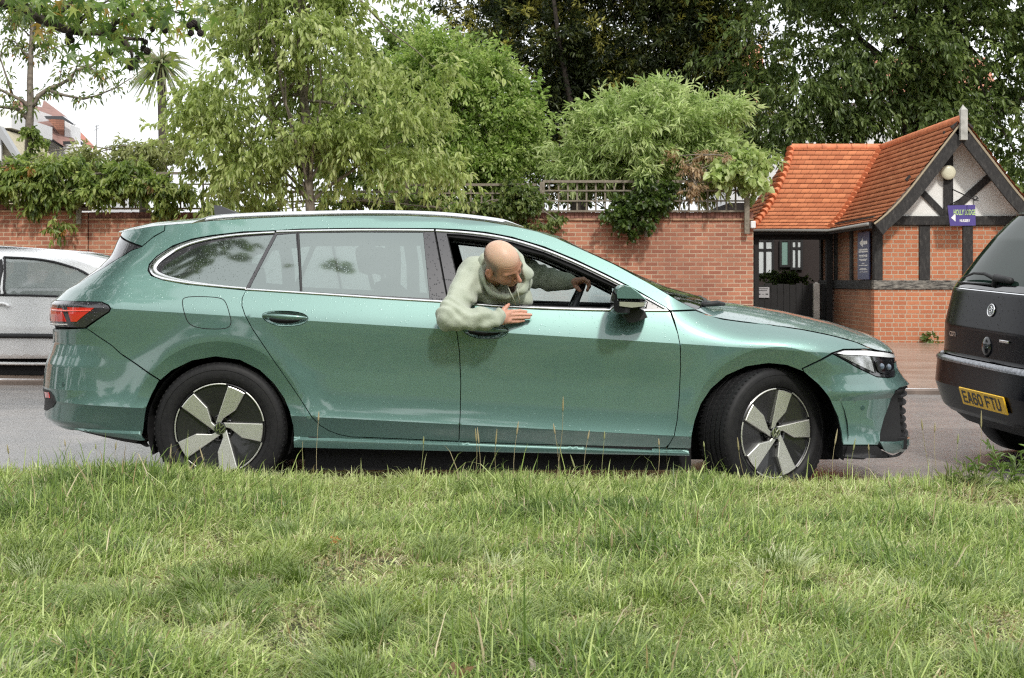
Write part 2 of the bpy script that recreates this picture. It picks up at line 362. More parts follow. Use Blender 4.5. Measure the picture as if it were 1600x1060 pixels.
# barge boards with the shallow kick at the eaves
def roofline(side, n=14):
    """(x, z) along the verge from apex to eave; side -1 left, +1 right"""
    pts = []
    for i in range(n + 1):
        t = i / n; d = 1.50 * t; z = 3.83 - 1.30 * d + .30 * max(0, t - .55) ** 2 * 3.2 - (0.0); pts.append((AX + side * d, z))
    return pts
RL = roofline(-1); RR = roofline(1)
EZ = RL[-1][1]
for RLn, nm in ((RL, 'barge_board'), (RR, 'barge_board')):
    p = np.array(RLn); t = np.gradient(p, axis=0); t /= np.linalg.norm(t, axis=1, keepdims=True); sgn = -1 if RLn is RL else 1
    nrm = np.stack([t[:, 1] * 1, -t[:, 0]], 1) * (1 if sgn > 0 else -1)
    nrm = np.where(nrm[:, 1:2] > 0, -nrm, nrm)
    up_ = p + nrm * .055; lo_ = p + nrm * .245; lo_[-1] += np.array([.02 * -sgn, -.02])
    poly = [tuple(q) for q in up_] + [tuple(q) for q in lo_[::-1]]; m = MB()
    k = len(p)
    V = [(a, 23.90, b) for a, b in up_] + [(a, 23.90, b) for a, b in lo_] + [(a, 23.95, b) for a, b in up_] + [(a, 23.95, b) for a, b in lo_]
    F = []
    for i in range(k - 1): F += [(i, i + 1, k + i + 1, k + i), (2 * k + i + 1, 2 * k + i, 3 * k + i, 3 * k + i + 1), (k + i, k + i + 1, 3 * k + i + 1, 3 * k + i), (i + 1, i, 2 * k + i, 2 * k + i + 1)]
    F += [(0, k, 3 * k, 2 * k), (k - 1, 3 * k - 1, 4 * k - 1, 2 * k - 1)]
    if sgn > 0: F = [q[::-1] for q in F]
    m.add(V, F); m.build(nm, oak, lodge)
    # pale bedding edge between board and tiles
    m = MB(); m.tube([(a, 23.905, b) for a, b in (p + nrm * .035)], .022, 5); m.build('verge_mortar', plain('verge_mortar_' + nm, (.36, .31, .22), .9), lodge)
m = MB(); m.box(AX - .058, AX + .058, 23.80, 23.895, lz(219, 23.85), lz(172, 23.85)); V0 = lz(172, 23.85); m.add([(AX - .058, 23.80, V0), (AX + .058, 23.80, V0), (AX + .058, 23.895, V0), (AX - .058, 23.895, V0), (AX - .01, 23.84, V0 + .09), (AX + .02, 23.84, V0 + .05)], [(0, 1, 5, 4), (1, 2, 5), (2, 3, 4, 5), (3, 0, 4)])
m.build('finial', plain('grey_white_paint', (.36, .36, .33), .7, nscale=6, namp=.35), lodge)
# roof slopes: overlapping courses of plain tiles
g = NT('orange_clay_tile'); t = g.n('TexCoord'); uv = t.outputs['UV']
b = g.n('TexBrick'); b.offset = .5
for k, v_ in (('Scale', 1.0), ('Brick Width', .165), ('Row Height', .1), ('Mortar Size', .0028), ('Mortar Smooth', .1), ('Bias', 0.)): b.inputs[k].default_value = v_
b.inputs['Color1'].default_value = (.39, .125, .055, 1); b.inputs['Color2'].default_value = (.55, .20, .09, 1); b.inputs['Mortar'].default_value = (.12, .04, .02, 1); g.l(uv, b.inputs['Vector'])
v = g.coord('Object'); f = g.noise(v, 1.6, 6, .6); c = g.mix(g.ramp(f, [(.50, 0.), (.75, .45)]), b.outputs['Color'], (.30, .10, .05)); c = g.mix(g.ramp(g.noise(v, 14, 3), [(.62, 0.), (.80, .5)]), c, (.16, .10, .06))
g.set(Base_Color=c, Roughness=.75, Specular_IOR_Level=.25); g.bump(g.math('ADD', g.math('MULTIPLY', b.outputs['Fac'], -1.), g.math('MULTIPLY', g.noise(v, 60, 3), .4)), .6, .006); tile_m = g.m
def tiled(name, top, bot, parent, rows, thick=.018, cols=24):
    """top/bot: polylines of 3-D points; intermediate curve: list of levels. top..bot are lists [level][k]"""
    V = []; F = []; UV = []
    L = [np.array(l) for l in top]      # list of rows from ridge to eave, each (k,3)
    nl = len(L)
    def at(t):
        s_ = t * (nl - 1); i = min(int(s_), nl - 2); return L[i] * (1 - (s_ - i)) + L[i + 1] * (s_ - i)
    rr = random.Random(5)
    for r in range(rows):
        a = at(r / rows); c_ = at(min((r + 1.0) / rows, 1)); k = len(a)
        n = np.cross(a[-1] - a[0], c_[0] - a[0]); n = n / np.linalg.norm(n); n = n if n[2] > 0 else -n
        seg = np.linspace(0, 1, cols + 1); idx = seg * (k - 1); ii = np.minimum(idx.astype(int), k - 2); fr = (idx - ii)[:, None]
        A = a[ii] * (1 - fr) + a[ii + 1] * fr; C = c_[ii] * (1 - fr) + c_[ii + 1] * fr
        jit = np.array([rr.uniform(-.004, .004) for _ in range(cols + 1)])[:, None]
        b0 = len(V); A1 = A + n * .001; C1 = C + n * (thick + jit) ; C2 = C - n * .004
        wdt = np.concatenate([[0], np.cumsum(np.linalg.norm(np.diff(C, axis=0), axis=1))])
        for j in range(cols + 1):
            V += [A1[j], C1[j], C2[j]]; UV += [(wdt[j] + (r % 2) * .0, r * .1 + .099), (wdt[j], r * .1 + .003), (wdt[j], r * .1 + .001)]
        for j in range(cols): F += [(b0 + 3 * j, b0 + 3 * j + 1, b0 + 3 * j + 4, b0 + 3 * j + 3), (b0 + 3 * j + 1, b0 + 3 * j + 2, b0 + 3 * j + 5, b0 + 3 * j + 4)]
    V = np.array(V); F = np.array(F); n0 = np.cross(V[F[0][1]] - V[F[0][0]], V[F[0][3]] - V[F[0][0]])
    if n0[2] < 0: F = F[:, ::-1]
    me = mesh_of(name, V, F, tile_m); uvl = me.uv_layers.new(name='UVMap'); li = F.ravel(); uvl.data.foreach_set('uv', np.array(UV, dtype=np.float32)[li].ravel()); return link(name, me, parent)
# main left slope: from barge line (y 23.88) back to the valley, ridge y to 29
lev = []
n = len(RL)
for i, (x, z) in enumerate(RL):
    t = i / (n - 1); yb = 29.0 - (29.0 - 27.1) * t; lev.append([(x, 23.87, z), (x, (23.87 + yb) / 2, z), (x, yb, z)])
tiled('roof_slope', lev, None, lodge, 19)
lev = [[(x, 23.87, z), (x, 26, z), (x, 31.5, z)] for x, z in RR]
tiled('roof_slope', lev, None, lodge, 19)
lev = []
for i, (x, z) in enumerate(RL):
    t = i / (n - 1); y = 29.0 - 1.9 * t; xh = 5.70 - 1.16 * (t ** 1.25); lev.append([(xh, y, z), ((xh + x) / 2, y, z), (x, y, z)])
tiled('roof_slope', lev, None, lodge, 19, cols=30)
# hip end of the wing and the far slopes
lev = []
for i, (x, z) in enumerate(RL):
    t = i / (n - 1); xh = 5.70 - 1.16 * (t ** 1.25); y = 29.0 - 1.9 * t; lev.append([(xh, y, z), (xh, 29.0, z), (xh, 29.0 + 1.9 * t, z)] if t > 0 else [(xh, 28.99, z), (xh, 29, z), (xh, 29.01, z)])
tiled('roof_slope', lev, None, lodge, 19, cols=12)
lev = []
for i, (x, z) in enumerate(RL):
    t = i / (n - 1); y = 29.0 + 1.9 * t; xh = 5.70 - 1.16 * (t ** 1.25); lev.append([(xh, y, z), ((xh + 8) / 2, y, z), (AX - 1.5 * t, y, z)])
tiled('roof_slope', lev, None, lodge, 19, cols=12)
ridge_m = plain('ridge_tile_clay', (.60, .20, .09), .7, nscale=9, namp=.3, bump=.4)
def ridge(p0, p1, r=.085, step=.32, name='ridge_tiles'):
    p0 = Vector(p0); p1 = Vector(p1); L_ = (p1 - p0).length; k = max(1, round(L_ / step)); m = MB(); d = (p1 - p0) / k
    for i in range(k):
        a = p0 + d * (i + .015); b_ = p0 + d * (i + .985); m.tube([tuple(a), tuple(b_)], [r, r * .985], 10)
    return m.build(name, ridge_m, lodge, True, 50)
ridge((AX, 23.86, 3.80), (AX, 31.4, 3.80)); ridge((5.70, 29.0, 3.80), (AX - .05, 29.0, 3.80))
# bonnet hips
m = MB()
for i in range(17):
    t = (i + .6) / 17.; xh = 5.70 - 1.16 * (t ** 1.25); y = 29.0 - 1.9 * t; s_ = t * (n - 1); k = min(int(s_), n - 2); z = RL[k][1] * (1 - s_ + k) + RL[k + 1][1] * (s_ - k)
    m.tube([(xh + .05, y + .06, z + .06), (xh - .035, y - .05, z - .015)], [.045, .085], 8)
m.build('bonnet_hip_tiles', ridge_m, lodge, True, 50)
m = MB()
for i in range(19):
    t = (i + .5) / 19; s_ = t * (n - 1); k = min(int(s_), n - 2); z = RL[k][1] * (1 - s_ + k) + RL[k + 1][1] * (s_ - k); x = AX - 1.5 * t; y = 29 - 1.9 * t
    m.tube([(x + .03, y + .04, z + .045), (x - .03, y - .04, z + .012)], [.05, .075], 8)
m.build('valley_tiles', ridge_m, lodge, True, 50)
# soffits, fascia, lamp
dk = plain('soffit_black', (.018, .017, .017), .8)
m = MB(); m.box(4.50, 6.12, 27.12, 27.17, EZ - .10, EZ + .01); m.box(6.02, 6.07, 23.96, 27.1, EZ - .10, EZ + .0); m.box(6.07, XL + .02, 23.96, 28.4, EZ - .02, EZ + .03); m.build('fascia', dk, lodge)
m = MB(); m.tube([(4.5, 27.08, EZ - .03), (6.03, 27.08, EZ - .035), (6.0, 23.97, EZ - .03)], .03, 8); m.build('gutter', plain('grey_gutter', (.26, .26, .25), .5), lodge, True)
m = MB(); m.box(4.45, 6.16, 27.35, 27.50, 1.88, 2.10, .01); m.box(4.45, 6.16, 27.4, 30.4, 2.2, 2.24); m.build('wing_beam', dk, lodge)
for xx in (lx(1181, 27.4), ):
    m = MB(); m.box(xx - .045, xx + .045, 27.3, 27.42, gz0, 2.12, .006); m.build('wing_post', dk, lodge)
m = MB(); m.box(6.04, 6.16, 27.3, 27.42, gz0, 2.12, .006); m.build('wing_post', dk, lodge)
m = MB(); c0 = W3(1482, 269.7, LY - .09)
m.lathe([(.0001, .035), (.06, .034), (.105, .022), (.125, .0), (.122, -.02), (.05, -.04), (.05, -.09)], 28, Matrix.Translation(c0) @ Matrix.Rotation(rad(90), 4, 'X'))
tag(m.build('bulkhead_lamp', plain('cream_glass', (.68, .66, .50), .35), None, True, 50), 'round cream lamp on the king post of the white gable', 'lamp')
# hanging sign
sg = thing('hanging_sign', 'purple sign with white arrow hanging from the gable bracket', 'sign', W3(1502, 337, LY - .35))
SY = LY - .36
q = [W3(1480.5, 321.5, SY), W3(1484.6, 353.2, SY), W3(1524.6, 352.6, SY), W3(1523.8, 320.2, SY)]
m = MB(); m.add(q + [(a, b + .012, c) for a, b, c in q], [(0, 1, 2, 3), (7, 6, 5, 4), (0, 4, 5, 1), (1, 5, 6, 2), (2, 6, 7, 3), (3, 7, 4, 0)]); m.build('board', plain('purple_sign_paint', (.075, .055, .23), .4), sg)
R90 = Matrix.Rotation(rad(90), 4, 'X'); white_p = plain('white_sign_paint', (.80, .80, .80), .5); green_p = plain('green_sign_letters', (.44, .62, .24), .5)
text_mesh('HOLLY LODGE', .128, green_p, 'lettering', sg, Matrix.Translation((W3(1507, 333, SY)[0], SY - .003, W3(0, 332.5, SY)[2])) @ R90, bold=.003, sx=.43)
text_mesh('NURSERY', .062, white_p, 'lettering', sg, Matrix.Translation((W3(1507.5, 345, SY)[0], SY - .003, W3(0, 345.2, SY)[2])) @ R90, bold=.002, sx=.66)
a = [W3(1486, 340.5, SY - .003), W3(1493, 346.5, SY - .003), W3(1493, 333.5, SY - .003)]; m = MB(); m.add(a, [(0, 1, 2)]); m.build('arrow', white_p, sg)
m = MB(); m.tube([W3(1488, 296, LY), W3(1505, 304, LY - .3), W3(1523, 312, LY - .55), W3(1529, 314, LY - .6)], .011, 6)
m.tube([W3(1484, 321, LY - .02), W3(1492, 316, LY - .2), W3(1500, 311.5, LY - .3), W3(1502, 309, LY - .32)], .010, 6)
m.tube([tuple(Vector(W3(1524, 311, LY - .58)) + Vector((.045 * math.cos(t) * (1 - t / 14), 0, .045 * math.sin(t) * (1 - t / 14)))) for t in np.linspace(0, 7, 18)], .009, 6)
m.tube([W3(1485, 321, SY), W3(1485, 314, SY)], .006, 5); m.tube([W3(1521, 320, SY), W3(1521, 311, SY)], .006, 5)
m.build('bracket', plain('black_iron', (.015, .015, .015), .45), sg, True)
# side sign on the long wall
ss = thing('wall_sign', 'narrow navy sign with white arrow on the side wall of the lodge', 'sign', (XL - .06, 25.2, 1.6))
XS = XL - .035; ya, yb = XS * FPX / 558.5, XS * FPX / 540.5
zt_, zb_ = 1.1 + .034 * 24.8, 1.1 + .0003 * 24.8
m = MB(); m.box(XS - .006, XS + .012, ya, yb, zb_ + .005, zt_ + .0); m.build('board', plain('navy_sign_paint', (.030, .035, .11), .45), ss)
m = MB(); ym = (ya + yb) / 2; yl = (yb - ya)
m.add([(XS - .008, ym + .33 * yl, zt_ - .19), (XS - .008, ym + .02 * yl, zt_ - .11), (XS - .008, ym + .02 * yl, zt_ - .16), (XS - .008, ym - .36 * yl, zt_ - .16), (XS - .008, ym - .36 * yl, zt_ - .22), (XS - .008, ym + .02 * yl, zt_ - .22), (XS - .008, ym + .02 * yl, zt_ - .27)], [(0, 1, 2), (2, 3, 4, 5), (0, 2, 5), (0, 5, 6)])
m.build('arrow', white_p, ss)
m = MB()
for k, (dz, ww, hh) in enumerate(((.31, .38, .012), (.345, .40, .012), (.41, .36, .010), (.435, .36, .006), (.48, .36, .008), (.50, .24, .006), (.55, .12, .006), (.585, .40, .006), (.64, .24, .006), (.66, .34, .006), (.70, .38, .004))):
    m.add([(XS - .008, ym - ww * yl, zt_ - dz - hh), (XS - .008, ym + ww * yl, zt_ - dz - hh), (XS - .008, ym + ww * yl, zt_ - dz + hh), (XS - .008, ym - ww * yl, zt_ - dz + hh)], [(0, 1, 2, 3)])
m.build('text_lines', white_p, ss)
# what is seen through the covered way: gate, notice, white post, far windows, hedge
gate = thing('timber_gate', 'black boarded gate under the tiled covered way', 'gate', (5.3, 27.45, 0))
m = MB(); x = lx(1185, 27.45)
while x < 6.02: m.box(x, x + .115, 27.44, 27.47, -.05, 1.02 + .02 * math.sin(x * 30), .004); x += .121
m.build('boards', dk, gate); m = MB(); m.box(lx(1185, 27.5), 6.03, 27.472, 27.52, .85, .95); m.box(lx(1185, 27.5), 6.03, 27.472, 27.52, .1, .2); m.build('rails', dk, gate)
nb = thing('notice', 'small grey notice on the left end of the black gate', 'notice', (4.8, 27.42, .85))
xa, xb_, za, zb2 = lx(1183.5, 27.42), lx(1202, 27.42), lz(465.5, 27.42), lz(449, 27.42); m = MB(); m.box(xa, xb_, 27.415, 27.432, za, zb2); m.build('board', plain('grey_notice', (.42, .41, .42), .6), nb)
m = MB()
for dz, w0, w1, h_ in ((.03, .1, .9, .006), (.065, .12, .8, .006), (.135, .1, .26, .012), (.135, .68, .9, .012), (.137, .4, .55, .005)): m.add([(xa + (xb_ - xa) * w0, 27.413, zb2 - dz - h_), (xa + (xb_ - xa) * w1, 27.413, zb2 - dz - h_), (xa + (xb_ - xa) * w1, 27.413, zb2 - dz + h_), (xa + (xb_ - xa) * w0, 27.413, zb2 - dz + h_)], [(0, 1, 2, 3)])
m.build('print', plain('notice_ink', (.05, .05, .05), .6), nb)
m = MB(); m.box(lx(1172, 25.15), lx(1180, 25.15), 25.08, 25.17, lz(357, 25.15), lz(346, 25.15), .01); tag(m.build('alarm_box', plain('white_plastic', (.72, .72, .72), .5)), 'small white box at the top right corner of the brick wall', 'alarm box')
xq = lx(1275.5, 26.9); m = MB(); m.box(xq - .055, xq + .055, 26.85, 26.95, -.3, lz(443.5, 26.9), .006); m.add([(xq - .055, 26.85, lz(443.5, 26.9)), (xq + .055, 26.85, lz(443.5, 26.9)), (xq + .055, 26.95, lz(443.5, 26.9)), (xq - .055, 26.95, lz(443.5, 26.9)), (xq, 26.9, lz(441, 26.9))], [(0, 1, 4), (1, 2, 4), (2, 3, 4), (3, 0, 4)])
tag(m.build('white_post', plain('grey_white_post', (.50, .47, .43), .6, nscale=5)), 'pale square post beside the covered way', 'post')
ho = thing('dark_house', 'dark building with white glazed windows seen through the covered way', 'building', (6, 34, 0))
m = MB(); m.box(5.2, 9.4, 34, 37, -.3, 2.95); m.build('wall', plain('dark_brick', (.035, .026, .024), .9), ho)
def window(xa_, xb2, za_, zb3, Y, parent, nx_=2, nz=2, pane=None, fm=None):
    w_ = MB(); w_.box(xa_, xb2, Y - .05, Y - .005, za_, zb3); f_ = w_.build('window', pane or MATS['bright_pane'], parent); fr = MB(); t_ = .028
    for i in range(nx_ + 1): x_ = xa_ + (xb2 - xa_) * i / nx_; fr.box(x_ - t_, x_ + t_, Y - .075, Y - .051, za_ - t_, zb3 + t_)
    for i in range(nz + 1): z_ = za_ + (zb3 - za_) * (i / nz if nz != 2 else (0, .72, 1)[i]); fr.box(xa_, xb2, Y - .072, Y - .0515, z_ - t_, z_ + t_)
    fr.build('frame', fm or dk, f_)
plain('bright_pane', (.62, .66, .66), .5)
W34 = lambda px_, py_: W3(px_, py_, 34)
window(W34(1182, 0)[0], W34(1207, 0)[0], W34(0, 429)[2], W34(0, 376)[2], 34, ho, 2)
window(W34(1219, 0)[0], W34(1232, 0)[0], W34(0, 416)[2], W34(0, 376)[2], 34, ho, 1, 1, plain('green_pane', (.22, .34, .30), .2))
window(W34(1236, 0)[0], W34(1252, 0)[0], W34(0, 420)[2], W34(0, 376)[2], 34, ho, 2)
# ================================================================ the green estate car
YC = 8.16
MATS['paint'] = None
def make_paint():
    g = NT('green_paint'); v = g.coord('Object')
    # rain beads standing on wax: small domes, denser on surfaces that face up
    vo = g.n('TexVoronoi'); vo.inputs['Scale'].default_value = 95; g.l(v, vo.inputs['Vector'])
    vc = g.n('TexVoronoi'); vc.inputs['Scale'].default_value = 95; g.l(v, vc.inputs['Vector'])
    rnd = g.n('SeparateColor'); g.l(vc.outputs['Color'], rnd.inputs[0])
    geo = g.n('NewGeometry'); sx = g.n('SeparateXYZ'); g.l(geo.outputs['Normal'], sx.inputs[0])
    up = g.math('MULTIPLY', sx.outputs['Z'], 0.62); up = g.math('ADD', up, 0.05)
    on = g.math('LESS_THAN', rnd.outputs[0], up)
    r = g.math('MULTIPLY', rnd.outputs[1], 0.30); r = g.math('ADD', r, 0.12)
    d = g.math('DIVIDE', vo.outputs['Distance'], r); d = g.math('MINIMUM', d, 1.0)
    d = g.math('MULTIPLY', d, d); d = g.math('SUBTRACT', 1.0, d); d = g.math('MULTIPLY', d, on)
    fl = g.noise(v, 3, 3); 
    g.set(Base_Color=g.ramp(fl, [(0.35, (0.126, 0.232, 0.208)), (0.65, (0.134, 0.242, 0.218))]),
          Metallic=0.75, Roughness=0.46, Coat_Weight=1.0, Coat_Roughness=0.06, Coat_IOR=1.85)
    b = g.n('Bump'); b.inputs['Strength'].default_value = 0.35; b.inputs['Distance'].default_value = 0.002
    g.l(d, b.inputs['Height']); g.l(b.outputs[0], g.b.inputs['Coat Normal'])
    b2 = g.n('Bump'); b2.inputs['Strength'].default_value = 0.25; b2.inputs['Distance'].default_value = 0.0012
    g.l(d, b2.inputs['Height']); g.l(b2.outputs[0], g.b.inputs['Normal'])
    return g.m
paint = make_paint()
def droplet_mat(name, col, rough, coat=1.0, dens=0.35, scale=85, metal=0.0, strength=0.6, transmission=0.0, alpha=1.0):
    g = NT(name); v = g.coord('Object')
    vo = g.n('TexVoronoi'); vo.inputs['Scale'].default_value = scale; g.l(v, vo.inputs['Vector'])
    rnd = g.n('SeparateColor'); g.l(vo.outputs['Color'], rnd.inputs[0])
    on = g.math('LESS_THAN', rnd.outputs[0], dens)
    r = g.math('MULTIPLY', rnd.outputs[1], 0.30); r = g.math('ADD', r, 0.12)
    d = g.math('DIVIDE', vo.outputs['Distance'], r); d = g.math('MINIMUM', d, 1.0)
    d = g.math('MULTIPLY', d, d); d = g.math('SUBTRACT', 1.0, d); d = g.math('MULTIPLY', d, on)
    g.set(Base_Color=col, Roughness=rough, Metallic=metal, Coat_Weight=coat, Coat_Roughness=0.03)
    b = g.n('Bump'); b.inputs['Strength'].default_value = strength; b.inputs['Distance'].default_value = 0.002
    g.l(d, b.inputs['Height']); g.l(b.outputs[0], g.b.inputs['Normal']); g.l(b.outputs[0], g.b.inputs['Coat Normal'])
    return g
black_trim = droplet_mat('black_gloss_trim', (0.022, 0.021, 0.026), 0.28, dens=0.6, strength=0.9).m
black_plastic = plain('black_plastic', (0.018, 0.018, 0.020), 0.62)
dark_void = plain('dark_inner_panel', (0.008, 0.008, 0.009), 0.9)
chrome = plain('satin_chrome', (0.80, 0.81, 0.82), 0.16, 1.0)
rubber = plain('black_rubber', (0.02, 0.02, 0.021), 0.7)
gloss_black = plain('gloss_black', (0.012, 0.012, 0.014), 0.10, Coat_Weight=1.0)

# ---- surface of one side: half width over (x, z)
def zcr(x): return 0.9564 - 0.0619 * (x + 2.049)
def zbelt(x): return 1.054 - 0.0489 * (x + 1.361)
def zlow(x): return 0.411 - 0.0522 * (x + 1.15)
def zstrip(x): return 0.277 - 0.0354 * (x + 0.85)
def smooth(a, b, t):
    t = np.clip((t - a) / (b - a), 0, 1); return t * t * (3 - 2 * t)
def herm(z, z0, z1, w0, w1, m0, m1):
    h = z1 - z0; t = (z - z0) / h; t2 = t * t; t3 = t2 * t
    return w0 * (2 * t3 - 3 * t2 + 1) + m0 * h * (t3 - 2 * t2 + t) + w1 * (-2 * t3 + 3 * t2) + m1 * h * (t3 - t2)
RWX, RWZ, FWX, FWZ, WR = -1.494, 0.342, 1.350, 0.314, 0.338
def prof(x, z):
    x, z = np.broadcast_arrays(np.asarray(x, float), np.asarray(z, float))
    c = zcr(x); b = zbelt(x); l = zlow(x); s = zstrip(x)
    sharp = 1 - smooth(0.95, 1.45, x)
    w = np.where(z < s, herm(z, 0.13, s, 0.84, 0.903, 0.9, 0.12), 0)
    w = np.where((z >= s) & (z < s + 0.012), 0.903 - (z - s) * 1.5, w)
    w = np.where((z >= s + 0.012) & (z < l), herm(z, s + 0.012, l, 0.885, 0.921, 0.26, 0.40), w)
    zm = l + (c - l) * 0.45
    w = np.where((z >= l) & (z < zm), herm(z, l, zm, 0.921, 0.909, -0.20, 0.0), w)
    w = np.where((z >= zm) & (z < c), herm(z, zm, c, 0.909, 0.925, 0.0, 0.04 + 0.05 * (1 - sharp)), w)
    # above the crease: shoulder, then the glasshouse; over the front wing a round shoulder instead
    fr = smooth(0.80, 1.25, x)
    up1 = herm(z, c, b, 0.925 + 0 * x, 0.868 + 0 * x, -0.26, -0.44)
    up2 = 0.868 - 0.44 * (z - b) - 0.16 * (z - b) ** 2
    up2 = np.where(z > b + 0.40, up2 - 1.3 * np.maximum(z - b - 0.40, 0) ** 1.5 * 3, up2)
    upA = np.where(z < b, up1, up2)
    dz = np.maximum(z - c, 0)
    upB = 0.925 - 0.10 * dz - 6.0 * dz ** 2
    up = upA * (1 - fr) + upB * fr
    w = np.where(z >= c, up, w)
    # plan taper of the glasshouse
    gh = smooth(0, 0.30, z - b)
    w = w - gh * 0.10 * np.clip((-1.5 - x) / 0.8, 0, 1.5) ** 2
    # wheel arch flare
    for wx, wz in ((RWX, RWZ), (FWX, FWZ)):
        r = np.hypot(x - wx, z - wz)
        gate = smooth(-0.14, 0.16, z - wz) * (1 - smooth(.20, .36, x - wx) * (wx > 0))
        w = w - 0.20 * np.clip(0.447 - r, 0, 0.10) * gate
        w = w + 0.010 * np.exp(-((np.maximum(r, .447) - 0.447) / 0.085) ** 2) * gate
    # rear bumper edge that runs to the reflector
    return w
NEXP = 2.7
def cfun(sp): return np.sqrt(np.maximum(1 - np.clip(sp, 0, 1) ** NEXP, 0))
def Lr(z): return 0.56 - 0.24 * smooth(1.0, 1.2, z)
def Lf(z): return 0.80 + 0 * np.asarray(z)
sil_r = [(190, 364), (183, 376), (172.5, 400), (155, 417.5), (137, 430), (119, 443), (104, 452), (90, 465), (80, 474), (78, 490), (79, 507), (82, 515), (83, 533),
         (77, 553), (71, 569), (68.5, 589), (67, 602), (69, 612), (71, 625), (70, 640), (69, 650), (78, 657), (91, 664), (128, 674), (175, 684), (219, 690)]
sil_f = [(1397, 551), (1400, 560), (1403, 575), (1412, 589), (1423, 602), (1422, 608), (1416, 614), (1414, 640), (1414.5, 662), (1417, 673), (1420.5, 692), (1413, 706), (1395, 714), (1387, 718)]
def solve_end(sil, sgn, L, w_at):
    zs, xs = [], []
    for px, py in sil:
        Y = 7.75
        for it in range(4):
            z = CAMZ - (py - HZ) * Y / FPX
            lo, hi = 1.6, 2.9
            ph = np.linspace(0, math.pi / 2, 160)
            for k in range(34):
                e = (lo + hi) / 2; Lz = float(L(z)); x = sgn * ((e - Lz) + Lz * np.sin(ph))
                w = prof(x, z) * cfun(np.sin(ph)); q = x / (YC - w); i = int(np.argmax(q * sgn))
                if (q[i] * FPX + 800 - px) * sgn < 0: lo = e
                else: hi = e
            Y = YC - w[i]
        zs.append(z); xs.append(e)
    o = np.argsort(zs); return np.array(zs)[o], np.array(xs)[o]
zr_, xr_ = solve_end(sil_r, -1, Lr, None)
zf_, xf_ = solve_end(sil_f, 1, Lf, None)
zf_ = np.concatenate([zf_, [0.80, 0.90, 1.0, 1.6]]); xf_ = np.concatenate([xf_, [2.10, 2.0, 1.95, 1.9]])
def XR(z): return -np.interp(z, zr_, xr_)
def XF(z): return np.interp(z, zf_, xf_)
EXTRA = 0.62
def S_(u, z, off=0.0):
    """domain point -> world point on the near side, off = metres along the outward normal"""
    u = np.asarray(u, float); z = np.asarray(z, float)
    def raw(u, z):
        xf = XF(z); xr = XR(z); lf = Lf(z); lr = Lr(z); sf = xf - lf; sr = xr + lr
        pf = np.clip((u - sf) / (lf + EXTRA), 0, 1) * math.pi / 2; pr = np.clip((sr - u) / (lr + EXTRA), 0, 1) * math.pi / 2
        x = np.where(u > sf, sf + lf * np.sin(pf), np.where(u < sr, sr - lr * np.sin(pr), u))
        w = prof(x, z) * cfun(np.sin(pf)) * cfun(np.sin(pr))
        return np.stack([x, YC - w, z + 0 * x], -1)
    p = raw(u, z)
    if np.isscalar(off) and off == 0.0: return p
    return p + N_(u, z) * np.asarray(off)[..., None]
def raw_(u, z): return S_(u, z)
def N_(u, z, e=1.5e-4):
    a = raw_(u + e, z) - raw_(u - e, z); b = raw_(u, z + e) - raw_(u, z - e)
    n = np.cross(a, b); n /= np.maximum(np.linalg.norm(n, axis=-1, keepdims=True), 1e-9)
    return n
def u_of(x, z):
    xf = XF(z); xr = XR(z); lf = Lf(z); lr = Lr(z); sf = xf - lf; sr = xr + lr
    pf = np.arcsin(np.clip((x - sf) / lf, 0, 1)) / (math.pi / 2) * (lf + EXTRA)
    pr = np.arcsin(np.clip((sr - x) / lr, 0, 1)) / (math.pi / 2) * (lr + EXTRA)
    return np.where(x > sf, sf + pf, np.where(x < sr, sr - pr, x))
def U_end(sgn, z):
    return (XF(z) - Lf(z)) + Lf(z) + EXTRA if sgn > 0 else (XR(z) + Lr(z)) - Lr(z) - EXTRA
def P(px, py, w0=0.9):
    """photograph pixel -> (u, z) on the near side"""
    px = np.asarray(px, float); py = np.asarray(py, float); w = np.full(px.shape, w0)
    for i in range(60):
        Y = YC - w; x = (px - 800) * Y / FPX; z = CAMZ - (py - HZ) * Y / FPX
        xc = np.clip(x, XR(z) + 0.004, XF(z) - 0.004); u = u_of(xc, z)
        w = 0.6 * w + 0.4 * (YC - raw_(u, z)[..., 1])
    return np.stack([u, z], -1)
def PP(pts):
    out = []
    for p in pts:
        if len(p) == 3: out.append((p[1], p[2])) if p[0] == 'd' else None
        else: out.append(tuple(P(p[0], p[1])))
    return np.array(out, float)
def resample(poly, step, closed=True):
    poly = np.asarray(poly, float); out = []
    n = len(poly)
    for i in range(n if closed else n - 1):
        a = poly[i]; b = poly[(i + 1) % n]; k = max(1, int(math.ceil(np.linalg.norm(b - a) / step)))
        for j in range(k): out.append(a + (b - a) * j / k)
    if not closed: out.append(poly[-1])
    return np.array(out)
def smooth_open(pts, it=2):
    """Chaikin corner cutting, ends kept"""
    pts = np.asarray(pts, float)
    for _ in range(it):
        q = [pts[0]]
        for i in range(len(pts) - 1):
            a, b = pts[i], pts[i + 1]
            if i > 0: q.append(a * .75 + b * .25)
            if i < len(pts) - 2: q.append(a * .25 + b * .75)
        q.append(pts[-1]); pts = np.array(q)
    return pts
def smooth_closed(pts, it=2):
    pts = np.asarray(pts, float)
    for _ in range(it):
        nx = np.roll(pts, -1, 0); pts = np.stack([pts * .75 + nx * .25, pts * .25 + nx * .75], 1).reshape(-1, pts.shape[1])
    return pts
def area2(p): x, y = p[:, 0], p[:, 1]; return 0.5 * float(np.sum(x * np.roll(y, -1) - np.roll(x, -1) * y))
